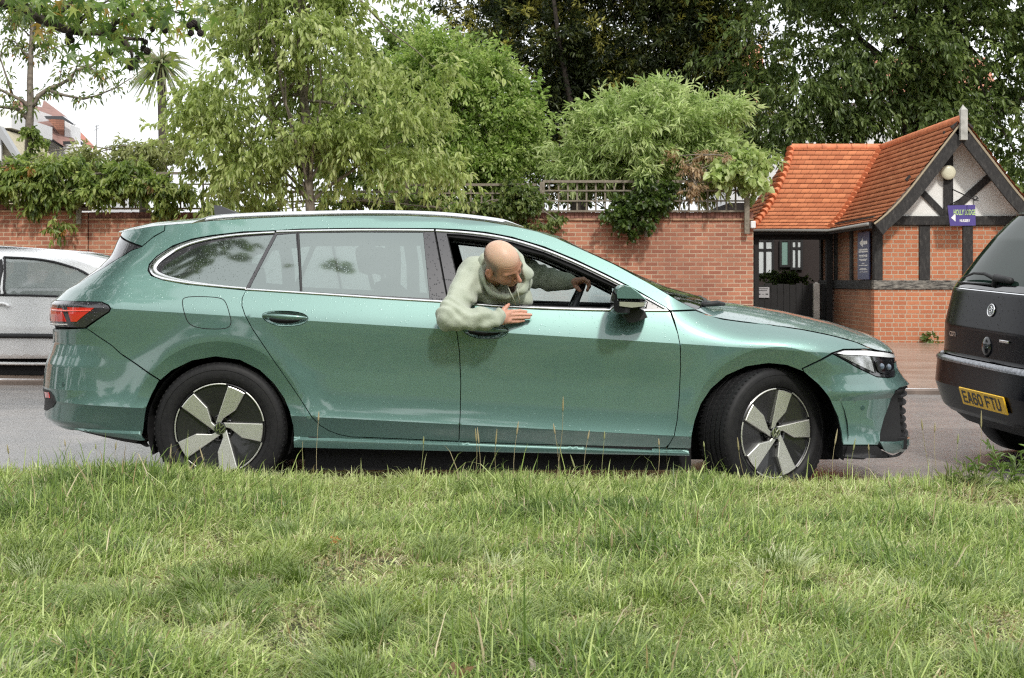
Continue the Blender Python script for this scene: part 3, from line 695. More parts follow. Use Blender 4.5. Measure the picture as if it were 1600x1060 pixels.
def offset_poly(p, d):
    """shift a closed polygon inwards by d"""
    if d == 0: return p
    s = 1 if area2(p) > 0 else -1
    t = np.roll(p, -1, 0) - p; t /= np.maximum(np.linalg.norm(t, axis=1, keepdims=True), 1e-9)
    n = np.stack([-t[:, 1], t[:, 0]], 1) * s; m = n + np.roll(n, 1, 0)
    m /= np.maximum(np.sum(m * m, 1, keepdims=True) / 2, 0.5)
    return p + m * d
def inside(poly, q):
    x, y = q[:, 0], q[:, 1]; c = np.zeros(len(q), bool); a = poly; b = np.roll(poly, -1, 0)
    for (x0, y0), (x1, y1) in zip(a, b):
        if y0 == y1: continue
        m = ((y0 > y) != (y1 > y)) & (x < (x1 - x0) * (y - y0) / (y1 - y0) + x0); c ^= m
    return c
def cdt_panel(outer, holes=(), grid=(0.03, 0.02), lines=(), step=0.018):
    rings = [resample(outer, step)] + [resample(h, step) for h in holes]
    allb = np.concatenate(rings)
    lo = allb.min(0); hi = allb.max(0)
    gx = np.arange(lo[0], hi[0], grid[0]); gy = np.arange(lo[1], hi[1], grid[1])
    G = np.stack(np.meshgrid(gx, gy), -1).reshape(-1, 2)
    G[:, 0] += (np.round((G[:, 1] - lo[1]) / grid[1]) % 2) * grid[0] * .5
    m = inside(rings[0], G)
    for h in rings[1:]: m &= ~inside(h, G)
    G = G[m]
    if len(G):
        near = np.zeros(len(G), bool); dl = min(grid) * .35
        for ln in lines:
            lt = resample(np.asarray(ln), .008, False); lt = lt[(lt[:, 0] > lo[0] - .1) & (lt[:, 0] < hi[0] + .1)]
            for i in range(0, len(G), 2000):
                if len(lt): near[i:i + 2000] |= (np.abs(G[i:i + 2000][:, None, :] - lt[None]).max(-1).min(1) < dl * .9)
        for i in range(0, len(G), 2000):
            q = G[i:i + 2000]; near[i:i + 2000] |= (np.abs(q[:, None, :] - allb[None]).max(-1).min(1) < dl)
        G = G[~near]
    V = []; E = []
    for r in rings:
        b = len(V); V += r.tolist(); E += [(b + i, b + (i + 1) % len(r)) for i in range(len(r))]
    for ln in lines:
        ln = resample(np.asarray(ln), grid[0], closed=False); b = len(V); V += ln.tolist(); E += [(b + i, b + i + 1) for i in range(len(ln) - 1)]
    V += G.tolist()
    r = delaunay_2d_cdt([Vector(p) for p in V], E, [], 0, 1e-5)
    v = np.array([(p.x, p.y) for p in r[0]]); f = np.array([t for t in r[2] if len(t) == 3])
    c = v[f].mean(1); m = inside(rings[0], c)
    for h in rings[1:]: m &= ~inside(h, c)
    f = f[m]; a = v[f]; ar = np.cross(a[:, 1] - a[:, 0], a[:, 2] - a[:, 0]); f = f[np.abs(ar) > 1e-10]; ar = ar[np.abs(ar) > 1e-10]
    f[ar < 0] = f[ar < 0][:, ::-1]
    us = np.unique(f); mp = -np.ones(len(v), int); mp[us] = np.arange(len(us)); return v[us], mp[f]
def surf_mesh(name, v2, f, SF, NF, mat, off=0.0, skirt=0.0, mirror=None, flip=False, extra=None):
    """map a 2-D mesh through SF with analytic corner normals; skirt = depth of the turned-in edge"""
    P3 = SF(v2[:, 0], v2[:, 1]); NV = NF(v2[:, 0], v2[:, 1])
    P3 = P3 + NV * off
    cen = v2[f].mean(1); q = v2[f] * 0.91 + cen[:, None] * 0.09
    cn = NF(q[..., 0].ravel(), q[..., 1].ravel()).reshape(f.shape[0], 3, 3)
    fn = np.cross(P3[f[:, 1]] - P3[f[:, 0]], P3[f[:, 2]] - P3[f[:, 0]])
    bad = np.sum(fn * cn.mean(1), 1) < 0
    f = f.copy(); f[bad] = f[bad][:, ::-1]; cn[bad] = cn[bad][:, ::-1]
    Vs = [P3]; Fs = [f]; Ns = [cn]
    if skirt > 0:
        e = np.concatenate([f[:, [0, 1]], f[:, [1, 2]], f[:, [2, 0]]]); key = np.sort(e, 1); key = key[:, 0] * 10 ** 7 + key[:, 1]
        _, inv, cnt = np.unique(key, return_inverse=True, return_counts=True); be = e[cnt[inv] == 1]
        bv = np.unique(be); mp = -np.ones(len(P3), int); mp[bv] = np.arange(len(bv)) + len(P3)
        Vs.append(P3[bv] - NV[bv] * skirt)
        t1 = np.stack([be[:, 0], mp[be[:, 0]], be[:, 1]], 1); t2 = np.stack([be[:, 1], mp[be[:, 0]], mp[be[:, 1]]], 1)
        A = np.concatenate(Vs)
        for t in (t1, t2):
            n = np.cross(A[t[:, 1]] - A[t[:, 0]], A[t[:, 2]] - A[t[:, 0]]); n /= np.maximum(np.linalg.norm(n, axis=1, keepdims=True), 1e-12)
            Fs.append(t); Ns.append(np.repeat(n[:, None], 3, 1))
    V = np.concatenate(Vs); F = np.concatenate(Fs); N = np.concatenate(Ns)
    if mirror is not None:
        V2 = V.copy(); V2[:, 1] = 2 * mirror - V2[:, 1]; N2 = N.copy(); N2[..., 1] *= -1
        if extra == 'only': V, F, N = V2, F[:, ::-1], N2[:, ::-1]
        else: F = np.concatenate([F, F[:, ::-1] + len(V)]); N = np.concatenate([N, N2[:, ::-1]]); V = np.concatenate([V, V2])
    me = mesh_of(name, V, F, mat, True)
    me.normals_split_custom_set(N.reshape(-1, 3).tolist())
    return me
def panel(name, poly, mat, parent, holes=(), gap=0.0022, off=0.0, skirt=0.012, grid=(0.03, 0.02), lines=(), mirror='same', step=0.018, px=True):
    poly = PP(poly) if px else np.asarray(poly); holes = [PP(h) if px else np.asarray(h) for h in holes]
    o2 = offset_poly(resample(poly, step), gap); h2 = [offset_poly(resample(h, step), -gap) for h in holes]
    v, f = cdt_panel(o2, h2, grid, lines, step)
    if mirror == 'two':
        a = link(name, surf_mesh(name, v, f, S_, N_, mat, off, skirt), parent)
        link(name, surf_mesh(name, v, f, S_, N_, mat, off, skirt, YC, extra='only'), parent); return a
    return link(name, surf_mesh(name, v, f, S_, N_, mat, off, skirt, YC if mirror == 'same' else None), parent)
def both(mb_, name, mat, parent, auto=60):
    o = mb_.build(name, mat, parent, True, auto); m2_ = MB(); m2_.add([(a, 2 * YC - b, c) for a, b, c in mb_.v], [q[::-1] for q in mb_.f]); m2_.build(name, mat, parent, True, auto); return o
def ribbon(pts, wid, hgt, base=-0.002, closed=False, it=2, px=True, step=0.02, mirror=False, mbx=None):
    """a rounded strip laid along a traced line on the body"""
    d = PP(pts) if px else np.asarray(pts)
    d = smooth_closed(d, it) if closed else smooth_open(d, it)
    d = resample(d, step, closed)
    if closed: d = np.vstack([d, d[:1]])
    p = S_(d[:, 0], d[:, 1]); n = N_(d[:, 0], d[:, 1]); t = np.gradient(p, axis=0); t /= np.linalg.norm(t, axis=1, keepdims=True)
    s = np.cross(n, t); s /= np.linalg.norm(s, axis=1, keepdims=True)
    ww = np.interp(np.linspace(0, 1, len(p)), np.linspace(0, 1, len(wid)), wid) if hasattr(wid, '__len__') else np.full(len(p), wid)
    sec = [(-.5, base), (-.5, hgt * .45), (-.36, hgt * .85), (0, hgt), (.36, hgt * .85), (.5, hgt * .45), (.5, base)]
    V = []; 
    for a, h in sec: V.append(p + s * (ww * a)[:, None] + n * h)
    V = np.stack(V, 1); m, k = V.shape[:2]; F = []
    for i in range(m - 1):
        for j in range(k - 1): F.append((i * k + j, i * k + j + 1, (i + 1) * k + j + 1, (i + 1) * k + j))
    F.append(tuple(range(k - 1, -1, -1))); F.append(tuple((m - 1) * k + j for j in range(k)))
    V = V.reshape(-1, 3); mb = mbx or MB(); mb.add(V, F)
    if mirror:
        V2 = V.copy(); V2[:, 1] = 2 * YC - V2[:, 1]; mb.add(V2, [tuple(reversed(q)) for q in F])
    return mb

car = thing('estate_car', 'wet sage green estate car with a man leaning out of its front window', 'car', (-0.1, YC, GZ(0)))
arch_r = [(227, 690), (226.5, 651), (230, 634), (237, 617), (250, 595), (269, 579), (300, 564), (337, 557.5), (375, 563), (406, 579), (428, 600), (444, 623), (453, 645), (458, 667), (459, 704)]
arch_f = [(1079, 712), (1080, 699), (1081, 681), (1086, 657), (1095.6, 631), (1111, 608), (1135, 587), (1166.5, 573), (1200.6, 568), (1229.5, 571), (1255.7, 581), (1279, 601), (1297.7, 626), (1309.5, 652), (1315, 676), (1316.5, 699)]
door_top = [(1046, 484), (1000, 456.5), (950, 430), (900, 406), (850, 385.5), (800, 370.5), (760, 363), (720, 359), (680, 357.3), (560, 356.8), (470, 358), (430, 360.5)]
quarter_open = [(430, 360.5), (380, 362.3), (330, 368), (300, 373.5), (270, 384), (245, 400.5), (233, 413), (231, 423), (236, 431), (255, 438), (290, 444.5), (340, 449.5), (385, 454)]
rdoor_rear = [(384, 454), (378.5, 466), (378, 478), (383, 493), (395, 515), (430, 567), (470, 625), (488, 653), (500, 665), (515, 674), (530, 679.5), (548, 683)]
door_bot = [(548, 683), (600, 684.8), (720, 690), (800, 693.5), (1040, 700)]
fdoor_front = [(1040, 700), (1046, 694), (1053.5, 681), (1058, 657), (1061.5, 618), (1063.5, 573), (1063, 542), (1059, 521), (1053.5, 500), (1046, 486)]
bline = [(700, 473), (706, 492), (714, 521), (718, 550), (720, 600), (719, 650), (717, 690)]
top_edge = [(258, 352), (300, 348.5), (330, 345), (400, 341), (450, 338.8), (560, 336.8), (640, 337.2), (700, 340), (760, 346.5), (810, 355), (840, 362), (868, 371.5)]
apill = [(868, 371.5), (900, 386), (930, 399.5), (960, 413.5), (1020, 446), (1060, 470), (1088, 484)]
hoodshut = [(1088, 484), (1106, 492), (1129, 498), (1162, 502.5), (1207, 507.5), (1252, 514), (1297, 523), (1338, 534.2), (1363, 545.5)]
lines = []
xs = np.linspace(-2.5, 2.2, 160)
lines_c = [np.stack([u_of(xs, zcr(xs)), zcr(xs)], 1), np.stack([u_of(xs, zlow(xs)), zlow(xs)], 1),
           np.stack([u_of(xs, zstrip(xs)), zstrip(xs)], 1), np.stack([u_of(xs, zstrip(xs) + .012), zstrip(xs) + .012], 1)]
for wx_, wz_ in ((RWX, RWZ), (FWX, FWZ)):
    ta = np.linspace(rad(-15), rad(195), 60); lx = wx_ + .447 * np.cos(ta); lz = wz_ + .447 * np.sin(ta); lines_c.append(np.stack([u_of(lx, lz), lz], 1))
def clip_lines(poly):
    """keep feature lines only where they run inside the panel"""
    pp = PP(poly); out = []
    for ln in lines_c:
        m = inside(offset_poly(resample(pp, .02), 0.006), ln); i = 0
        while i < len(ln):
            if m[i]:
                j = i
                while j + 1 < len(ln) and m[j + 1]: j += 1
                if j > i: out.append(ln[i:j + 1])
                i = j + 1
            else: i += 1
    return out
zl = lambda py, Y=7.6: CAMZ - (py - HZ) * Y / FPX
def cend(sgn, py, Y=7.75):
    z = zl(py, Y); return ('d', float(U_end(sgn, z)) * 1.0, z)
# quarter panel with roof rail side, pillars and sill
light_t = [(86, 469.5), (159, 472), (170, 477), (173.4, 482.7), (171, 487.7), (134, 513)]
body_poly = [cend(-1, 452), (105, 452), (112, 449), (206, 391.5), (222.5, 385.5), (257, 361)] + top_edge + apill[1:] + [(1048, 485.5)] + door_top + quarter_open[1:] \
    + rdoor_rear[1:] + [(560, 683.6), (800, 693.6), (1040, 701), (1076, 702.5), (1078, 713)] + [(800, 708), (459, 700)] + arch_r[::-1][1:-4] + [(250, 594), (214, 569.5), (175, 540), (135, 513)] \
    + light_t[::-1][1:] + [cend(-1, 469.5)]
body = panel('body_side', body_poly, paint, car, lines=clip_lines(body_poly))
spoil = [cend(-1, 366), (189, 366), (222, 384.5), (256.5, 360.5), (257.5, 352), (236, 354), (212, 358.5), (190, 363.5), cend(-1, 362.5)]
panel('roof_spoiler', spoil, paint, car, grid=(.02, .01), gap=.0012)
wedge = [cend(-1, 452), (104, 452), (112, 448.5), (205, 391), (221.5, 386), (188, 367.5), cend(-1, 367)]
panel('rear_window', wedge, black_trim, car, grid=(.03, .015), off=-.002)
rb = [(135, 513.5), (175, 540.5), (214, 570.5), (249, 594.5)] + [(237, 617), (230, 634), (226.5, 651), (227, 689)] + [(219, 689.5), (175, 683), (128, 673.5), cend(-1, 668), cend(-1, 515), (86, 514.5)]
refl = [cend(-1, 606), (71, 608), (78, 610), (85, 619), (88.5, 629), (83, 637), (73, 642.5), cend(-1, 643)]
rbumper = panel('rear_bumper', rb, paint, car, lines=clip_lines(rb), grid=(.022, .016))
panel('rear_reflector_housing', refl, black_plastic, car, off=.004, grid=(.02, .012))
g = plain('red_reflector', (0.55, 0.02, 0.015), 0.15, Coat_Weight=1.0)
panel('rear_reflector', [(72, 612), (78, 613), (80, 622), (73, 621)], g, rbumper, off=.009, gap=0, skirt=.003)
panel('rear_diffuser', [(219, 690.5), (175, 684.5), (128, 675), cend(-1, 668), cend(-1, 700), (226, 700)], black_plastic, car, off=-.012)
rdoor_poly = rdoor_rear + door_bot[1:3] + [(717, 690)] + bline[::-1][1:] + [(680, 471.8), (530, 463), (400, 454.8)]
HND = smooth_closed(np.array([(408.5, 492), (416, 488.2), (430, 486), (460, 487), (475, 490.5), (482.5, 497), (478, 504), (468, 509), (440, 510.5), (424, 506.5), (413, 500.5)]), 2)
rdoor = panel('rear_door', rdoor_poly, paint, car, holes=[HND], lines=clip_lines(rdoor_poly), mirror='two')
fdoor_poly = [(717, 690)] + bline[::-1][1:] + [(765, 479.8), (850, 484.2), (935, 486.6), (1000, 487.4), (1047, 487.6)] + fdoor_front[::-1][2:] + door_bot[::-1][1:2]
HNDF = HND + np.array([313.0, 19.8])
fdoor = panel('front_door', fdoor_poly, paint, car, holes=[HNDF], lines=clip_lines(fdoor_poly), mirror='two')
fend_poly = [(1049, 487)] + [(1087, 485.5)] + [(x, y + 1.2) for x, y in hoodshut[1:]] + [(1352, 545.3), (1317.6, 545.8), (1300, 551.5), (1253, 576)] + [(1255.7, 581)] + arch_f[::-1][6:-1] + [(1079, 701.5), (1042, 700.5)] + fdoor_front[1:-1]
fender = panel('front_fender', fend_poly, paint, car, lines=clip_lines(fend_poly), mirror='two')
hl = [(1301.5, 552.3), (1317.6, 547), (1351.7, 546.6), (1380, 548.8), (1396.5, 552.6), (1399.5, 559), (1397.5, 567), (1398.5, 576), (1399.5, 583), (1396, 588), (1387.5, 589.4), (1369.6, 588), (1339, 573.5)]
intake = [cend(1, 604), (1417, 604), (1407, 605.5), (1399, 610.6), (1391, 628.6), (1382, 652), (1375.5, 677), (1375, 689), (1395, 689), cend(1, 688)]
fb = [(1254.5, 576.5), (1301, 553.5), (1339, 574.8), (1369.6, 589.3), (1387.5, 590.7), (1397, 589.2), (1400.8, 583), (1399, 567), (1400.5, 559.5), (1397.5, 552), cend(1, 551)] \
    + [cend(1, 603), (1417, 603)] + intake[2:8] + [(1371, 696)] + [(1317, 696)] + arch_f[::-1][1:6]
fbumper = panel('front_bumper', fb, paint, car, lines=clip_lines(fb), grid=(.022, .018))
grille = panel('grille_intake', intake, black_plastic, car, off=-.02, skirt=0.0)
lip = [(1372, 690), (1396, 690), cend(1, 689), cend(1, 699), (1412, 704), (1396, 709.5), (1381, 705)]
panel('front_splitter', lip, paint, car, off=.008, grid=(.02, .01))
panel('lower_bumper_lip', [(1317, 697), (1371, 697), (1381, 706.5), (1396, 711), (1412, 705.5), cend(1, 701), cend(1, 716), (1387, 717), (1317, 714)], black_plastic, car, off=-.002)
mb = MB()
for py in (613, 626, 640, 652, 663, 674):
    z = zl(py, 7.9); ue = float(U_end(1, z)); us = float(P(np.array(1411.), np.array(float(py)))[0])
    ribbon([(u, z) for u in np.linspace(us, ue, 8)], 0.012, 0.005, base=-.02, px=False, it=0, mbx=mb)
mb.build('grille_slats', black_plastic, grille, True, 40)

# caps between the two sides: roof, windscreen, bonnet
def cap(name, edge, mid, mat, parent, nv=13, p=2.3, last=None, first=None, powx=2.3, skirt=False, pull=0.0):
    """edge: near-side 3-D line; mid: centre-line 3-D points (x, z) matched by fraction"""
    n = len(edge); vs = np.linspace(-1, 1, 2 * nv + 1); rows = []
    fr = np.linspace(0, 1, n); mx_ = np.interp(fr, [m[0] for m in mid], [m[1] for m in mid]); mz = np.interp(fr, [m[0] for m in mid], [m[2] for m in mid])
    for i in range(n):
        w = YC - edge[i, 1]; k = 1 - np.abs(vs) ** p; kx = 1 - np.abs(vs) ** powx
        rows.append(np.stack([edge[i, 0] + (mx_[i] - edge[i, 0]) * kx, YC + vs * w, edge[i, 2] + (mz[i] - edge[i, 2]) * k], -1))
    R = np.array(rows)
    if last is not None:
        k = max(3, n // 3); T = last(vs)
        for j in range(k): R[n - 1 - j] += (T - rows[n - 1]) * (1 - j / k) ** 2
    if first is not None:
        k = max(3, n // 4); T = first(vs)
        for j in range(k): R[j] += (T - rows[0]) * (1 - j / k) ** 2
    m = 2 * nv + 1; F = [(i * m + j, i * m + j + 1, (i + 1) * m + j + 1, (i + 1) * m + j) for i in range(n - 1) for j in range(m - 1)]
    V = R.reshape(-1, 3); fn = np.cross(V[F[0][1]] - V[F[0][0]], V[F[0][2]] - V[F[0][0]])
    if fn[2] < 0: F = [q[::-1] for q in F]
    o = ob(name, V, np.array(F), mat, parent, smooth=True); return o, R
def edge3(pts, step=0.03, off=0.0):
    d = resample(smooth_open(PP(pts), 2), step, False); return S_(d[:, 0], d[:, 1]) + (N_(d[:, 0], d[:, 1]) * off)
re_ = edge3([(190, 363.5), (212, 358.5), (236, 354)] + top_edge)
roof, _ = cap('roof', re_, [(0, -2.22, 1.375), (.15, -1.95, 1.43), (.3, -1.5, 1.468), (.5, -.9, 1.483), (.7, -.45, 1.468), (.88, .02, 1.405), (1, .29, 1.338)], paint, car, p=2.4)
ae = edge3(apill, off=-.001)
glass_ws = plain('windscreen_glass', (0.05, 0.07, 0.06), 0.04, Coat_Weight=1.0)
g = NT('tinted_glass'); v = g.coord('Object'); tr = g.n('BsdfTransparent'); tr.inputs['Color'].default_value = (0.50, 0.58, 0.55, 1)
gl = g.n('BsdfGlossy'); gl.inputs['Roughness'].default_value = 0.02; fz = g.n('LayerWeight'); fz.inputs['Blend'].default_value = 0.5
fr_ = g.n('Fresnel'); fr_.inputs['IOR'].default_value = 1.75
ms = g.n('MixShader'); g.l(fr_.outputs[0], ms.inputs[0]); g.l(tr.outputs[0], ms.inputs[1]); g.l(gl.outputs[0], ms.inputs[2])
g.l(ms.outputs[0], g.t.nodes['Material Output'].inputs['Surface']); glass_clear = g.m
ws, _ = cap('windscreen', ae, [(0, .29, 1.330), (.2, .42, 1.262), (.5, .66, 1.148), (.75, .86, 1.068), (1, 1.09, 1.004)], glass_clear, car, p=2.4)
he = edge3(hoodshut + [(1380, 548.5), (1396, 551.8)], off=0.0)
def lastrow(vs):
    z = he[-1, 2]; ue = float(U_end(1, z)); u0 = float(u_of(he[-1, 0], z)); u = ue + (u0 - ue) * np.abs(vs)
    q = S_(u, np.full(len(u), z)); q[:, 1] = np.where(vs > 0, 2 * YC - q[:, 1], q[:, 1]); return q
hood, HR = cap('bonnet', he, [(0, 1.12, 0.985), (.12, 1.25, .972), (.35, 1.52, .930), (.55, 1.78, .872), (.75, 2.0, .803), (.9, 2.15, .742), (1, 2.24, .700)], paint, car, p=2.2, last=lastrow)
# cowl with wiper
cb = MB()
q0 = S_(*P(np.array(1062.), np.array(474.)))
cowl_e = edge3([(1040, 458), (1060, 470), (1088, 484)], off=-.012)
cowl, _ = cap('cowl_panel', cowl_e, [(0, .98, .99), (1, 1.14, .975)], black_plastic, car, p=1.6)
wp = MB(); wp.tube([(1.0, 7.52, .972), (1.04, 7.62, .985), (1.05, 7.95, 1.008), (1.05, 8.5, 1.008)], [.008, .010, .008, .006], 6)
wp.tube([(1.0, 7.47, .97), (1.08, 7.50, .978), (1.13, 7.58, .972)], [.012, .016, .01], 6)
wp.build('windscreen_wipers', black_plastic, car, True)
# roof rails, aerial
for sgn in (1, -1):
    rp = edge3([(300, 349.5), (322, 344.5), (350, 341), (400, 338.5), (450, 336.8), (560, 334.8), (640, 335.2), (700, 338), (760, 344.5), (800, 351), (818, 355.5)], .04)
    rp[:, 1] += .012; m = MB(); n = len(rp); V = []
    for i, q in enumerate(rp):
        e = min(i, n - 1 - i) / (n * 0.06); h = .013 * min(1, e) + .001
        for a, b in ((-.013, -.006), (-.014, h * .6 + .002), (-.008, h + .003), (.008, h + .003), (.014, h * .6 + .002), (.013, -.006)): V.append((q[0], q[1] + a, q[2] + b + .004 * min(1, e)))
    F = [(i * 6 + j, i * 6 + j + 1, (i + 1) * 6 + j + 1, (i + 1) * 6 + j) for i in range(n - 1) for j in range(5)] + [(0, 1, 2, 3, 4, 5)[::-1], tuple((n - 1) * 6 + j for j in range(6))]
    V = np.array(V)
    if sgn < 0: V[:, 1] = 2 * YC - V[:, 1]; F = [q[::-1] for q in F]
    m.add(V, F); m.build('roof_rail', chrome, car, True, 50)
fx, fy, fz_ = W3(345, 342, YC - .02); fz_ = 1.500; m = MB()
m.add([(fx - .035, YC - .018, fz_ - .03), (fx - .035, YC + .018, fz_ - .03), (fx + .13, YC + .014, fz_ - .035), (fx + .13, YC - .014, fz_ - .035), (fx - .045, YC, fz_ + .030), (fx - .01, YC, fz_ + .028), (fx + .05, YC, fz_ + .005), (fx + .15, YC, fz_ - .03)],
      [(0, 1, 4), (0, 4, 5, 3), (5, 6, 3), (6, 7, 3), (1, 2, 5, 4), (5, 2, 6), (6, 2, 7)])
m.build('aerial_fin', gloss_black, car)
# windows, pillars, chrome
g = NT('fogged_side_glass'); v = g.coord('Object')
vo = g.n('TexVoronoi'); vo.inputs['Scale'].default_value = 120; g.l(v, vo.inputs['Vector'])
rn = g.n('SeparateColor'); g.l(vo.outputs['Color'], rn.inputs[0]); on = g.math('LESS_THAN', rn.outputs[0], 0.5)
d = g.math('MULTIPLY', vo.outputs['Distance'], 3.0); d = g.math('MINIMUM', d, 1.0); d = g.math('SUBTRACT', 1.0, d); d = g.math('MULTIPLY', d, on)
bm = g.n('Bump'); bm.inputs['Strength'].default_value = 0.14; bm.inputs['Distance'].default_value = 0.0015; g.l(d, bm.inputs['Height'])
tr = g.n('BsdfTransparent'); tr.inputs['Color'].default_value = (0.25, 0.29, 0.28, 1)
gl = g.n('BsdfGlossy'); gl.inputs['Roughness'].default_value = 0.05; gl.inputs['Color'].default_value = (0.88, 1.0, 0.96, 1); g.l(bm.outputs[0], gl.inputs['Normal'])
df = g.n('BsdfDiffuse'); df.inputs['Color'].default_value = (0.40, 0.47, 0.45, 1)
m1 = g.n('MixShader'); m1.inputs[0].default_value = 0.07; g.l(tr.outputs[0], m1.inputs[1]); g.l(df.outputs[0], m1.inputs[2])
fr_ = g.n('Fresnel'); fr_.inputs['IOR'].default_value = 3.0; g.l(bm.outputs[0], fr_.inputs['Normal'])
ms = g.n('MixShader'); g.l(fr_.outputs[0], ms.inputs[0]); g.l(m1.outputs[0], ms.inputs[1]); g.l(gl.outputs[0], ms.inputs[2])
g.l(ms.outputs[0], g.t.nodes['Material Output'].inputs['Surface']); glass_side = g.m
g = NT('misted_far_glass'); tr = g.n('BsdfTransparent'); tr.inputs['Color'].default_value = (.70, .78, .76, 1); tz = g.n('BsdfTranslucent'); tz.inputs['Color'].default_value = (.82, .95, .92, 1); df = g.n('BsdfDiffuse'); df.inputs['Color'].default_value = (.70, .82, .79, 1)
m0 = g.n('MixShader'); m0.inputs[0].default_value = .35; g.l(tz.outputs[0], m0.inputs[1]); g.l(df.outputs[0], m0.inputs[2]); m1 = g.n('MixShader'); g.l(g.ramp(g.noise(g.coord('Object'), 5, 5), [(.3, .78), (.7, .95)]), m1.inputs[0]); g.l(tr.outputs[0], m1.inputs[1]); g.l(m0.outputs[0], m1.inputs[2]); g.l(m1.outputs[0], g.t.nodes['Material Output'].inputs['Surface']); misted = g.m
def panel2(name, poly, mat, mat2, parent, **kw):
    panel(name, poly, mat, parent, mirror=None, **kw); v, f = cdt_panel(offset_poly(resample(PP(poly), .02), -.012), (), (.05, .03)); link(name, surf_mesh(name, v, f, S_, N_, mat2, -.010, 0, YC, extra='only'), parent)
qglass = [(427, 367), (380, 370.5), (340, 376.5), (310, 385), (275, 402), (257, 415), (252, 423), (258, 430), (287, 439), (340, 445.5), (378, 449), (384, 449.5)]
panel2('quarter_window', qglass, glass_side, misted, car, off=-.004, skirt=.003, gap=0)
qfill = [(432, 362.5), (380, 364), (330, 370), (300, 375.5), (270, 386.5), (246, 402.5), (236, 413), (234, 423), (239, 430), (256, 437), (290, 443), (340, 448), (386, 452.5)]
panel('quarter_window_frame', qfill, black_trim, car, holes=[qglass], off=-.006, gap=0, mirror='two')
rg1 = [(433, 367), (462, 364.6), (469, 456), (390, 450.5)]
panel2('rear_door_quarter_glass', rg1, glass_side, misted, rdoor, off=-.004, skirt=.003, gap=0)
rg2 = [(466, 364.4), (560, 363), (661, 363.4), (671, 466), (560, 460), (472, 455.5)]
panel2('rear_door_window', rg2, glass_side, misted, rdoor, off=-.004, skirt=.003, gap=0)
rframe = [(431, 362.5), (560, 359), (678, 359.5), (699, 471), (560, 463.5), (386, 453)]
panel('rear_door_frame', rframe, black_trim, rdoor, holes=[rg1, rg2], off=-.001, gap=0.0015, mirror='two')
fopen = [(698, 365.5), (720, 366.5), (760, 371), (800, 378.5), (850, 394), (900, 414.5), (950, 438.5), (1000, 464.5), (1012, 472), (1010, 482), (935, 481.2), (850, 478.6), (765, 474.6), (722, 471)]
ffr = [(680.5, 359.5), (720, 361.2), (760, 365.3), (800, 372.8), (850, 388), (900, 408.5), (950, 432.5), (1000, 459), (1043, 484), (1043, 485), (935, 484.5), (850, 482.5), (765, 478), (701.5, 472.5)]
panel('front_door_frame', ffr, black_trim, fdoor, holes=[fopen], off=-.002, gap=0.001, mirror='two', skirt=.03)
# far-side front window is up
v_, f_ = cdt_panel(resample(PP(fopen), .02), (), (.06, .04))
link('front_door_window', surf_mesh('fw', v_, f_, S_, N_, misted, -.004, 0, YC, extra='only'), car)
up_l = [(429, 363.6), (400, 365), (365, 367.6), (330, 372.3), (300, 378.5), (275, 388), (252, 402.5), (241, 413), (238.5, 421), (243, 428.5), (256, 434), (290, 441.5), (340, 447.4), (384, 451.3)]
m = ribbon(up_l, [0.012, .013, .015, .022, .030, .036, .032, .022, .015, .0125], 0.006); both(m, 'quarter_window_chrome', chrome, car)
m = ribbon([(432, 362.3), (500, 360.6), (560, 360), (620, 360), (678, 360.6)], .012, .006)
both(m, 'window_chrome', chrome, rdoor); m = ribbon([(386, 452.6), (530, 461.8), (600, 466.5), (699, 472.4)], .0125, .007); both(m, 'belt_chrome', chrome, rdoor)
m = ribbon([(681, 360.8), (720, 363), (760, 367), (800, 374.5), (850, 389.7), (900, 410.5), (950, 434.3), (1000, 460.5), (1042, 484)], .013, .006)
both(m, 'window_chrome', chrome, fdoor); m = ribbon([(702, 472.6), (765, 478), (850, 482.3), (935, 484.9), (1000, 485.7), (1044, 485.9)], .013, .007); both(m, 'belt_chrome', chrome, fdoor)
m = ribbon([(465.5, 364.5), (468, 400), (470.5, 456)], .013, .006); both(m, 'window_divider', black_plastic, rdoor)
# dark shell behind the gaps
inner = [cend(-1, 370), (210, 372), (258, 362)] + [(x, y + 6) for x, y in top_edge[1:]] + [(900, 392), (960, 420), (1010, 450), (1050, 478), (1088, 490)] + [(x, y + 6) for x, y in hoodshut[1:-1]] + [(1385, 560), cend(1, 560), cend(1, 700), (1330, 700)] + [(x + 6, y - 4) for x, y in arch_f[::-1][1:5]] + [(x, y - 7) for x, y in arch_f[::-1][5:11]] + [(x - 6, y - 3) for x, y in arch_f[::-1][11:]] + [(800, 704), (466, 698)] + [(x + 5, y - 3) for x, y in arch_r[::-1][1:5]] + [(x, y - 7) for x, y in arch_r[::-1][5:9]] + [(x - 6, y - 3) for x, y in arch_r[::-1][9:]] + [cend(-1, 680)]
h1 = [(435, 370), (655, 369), (668, 462), (388, 449)]; h2 = [(700, 368), (760, 374), (850, 397), (950, 442), (1005, 470), (1000, 480), (765, 473), (724, 470)]
h0 = [(425, 370), (340, 379), (277, 404), (256, 422), (290, 437), (380, 447)]
panel('inner_shell', inner, dark_void, car, holes=[h1, h2, h0], off=-.016, gap=0, skirt=0.02, grid=(.06, .05))
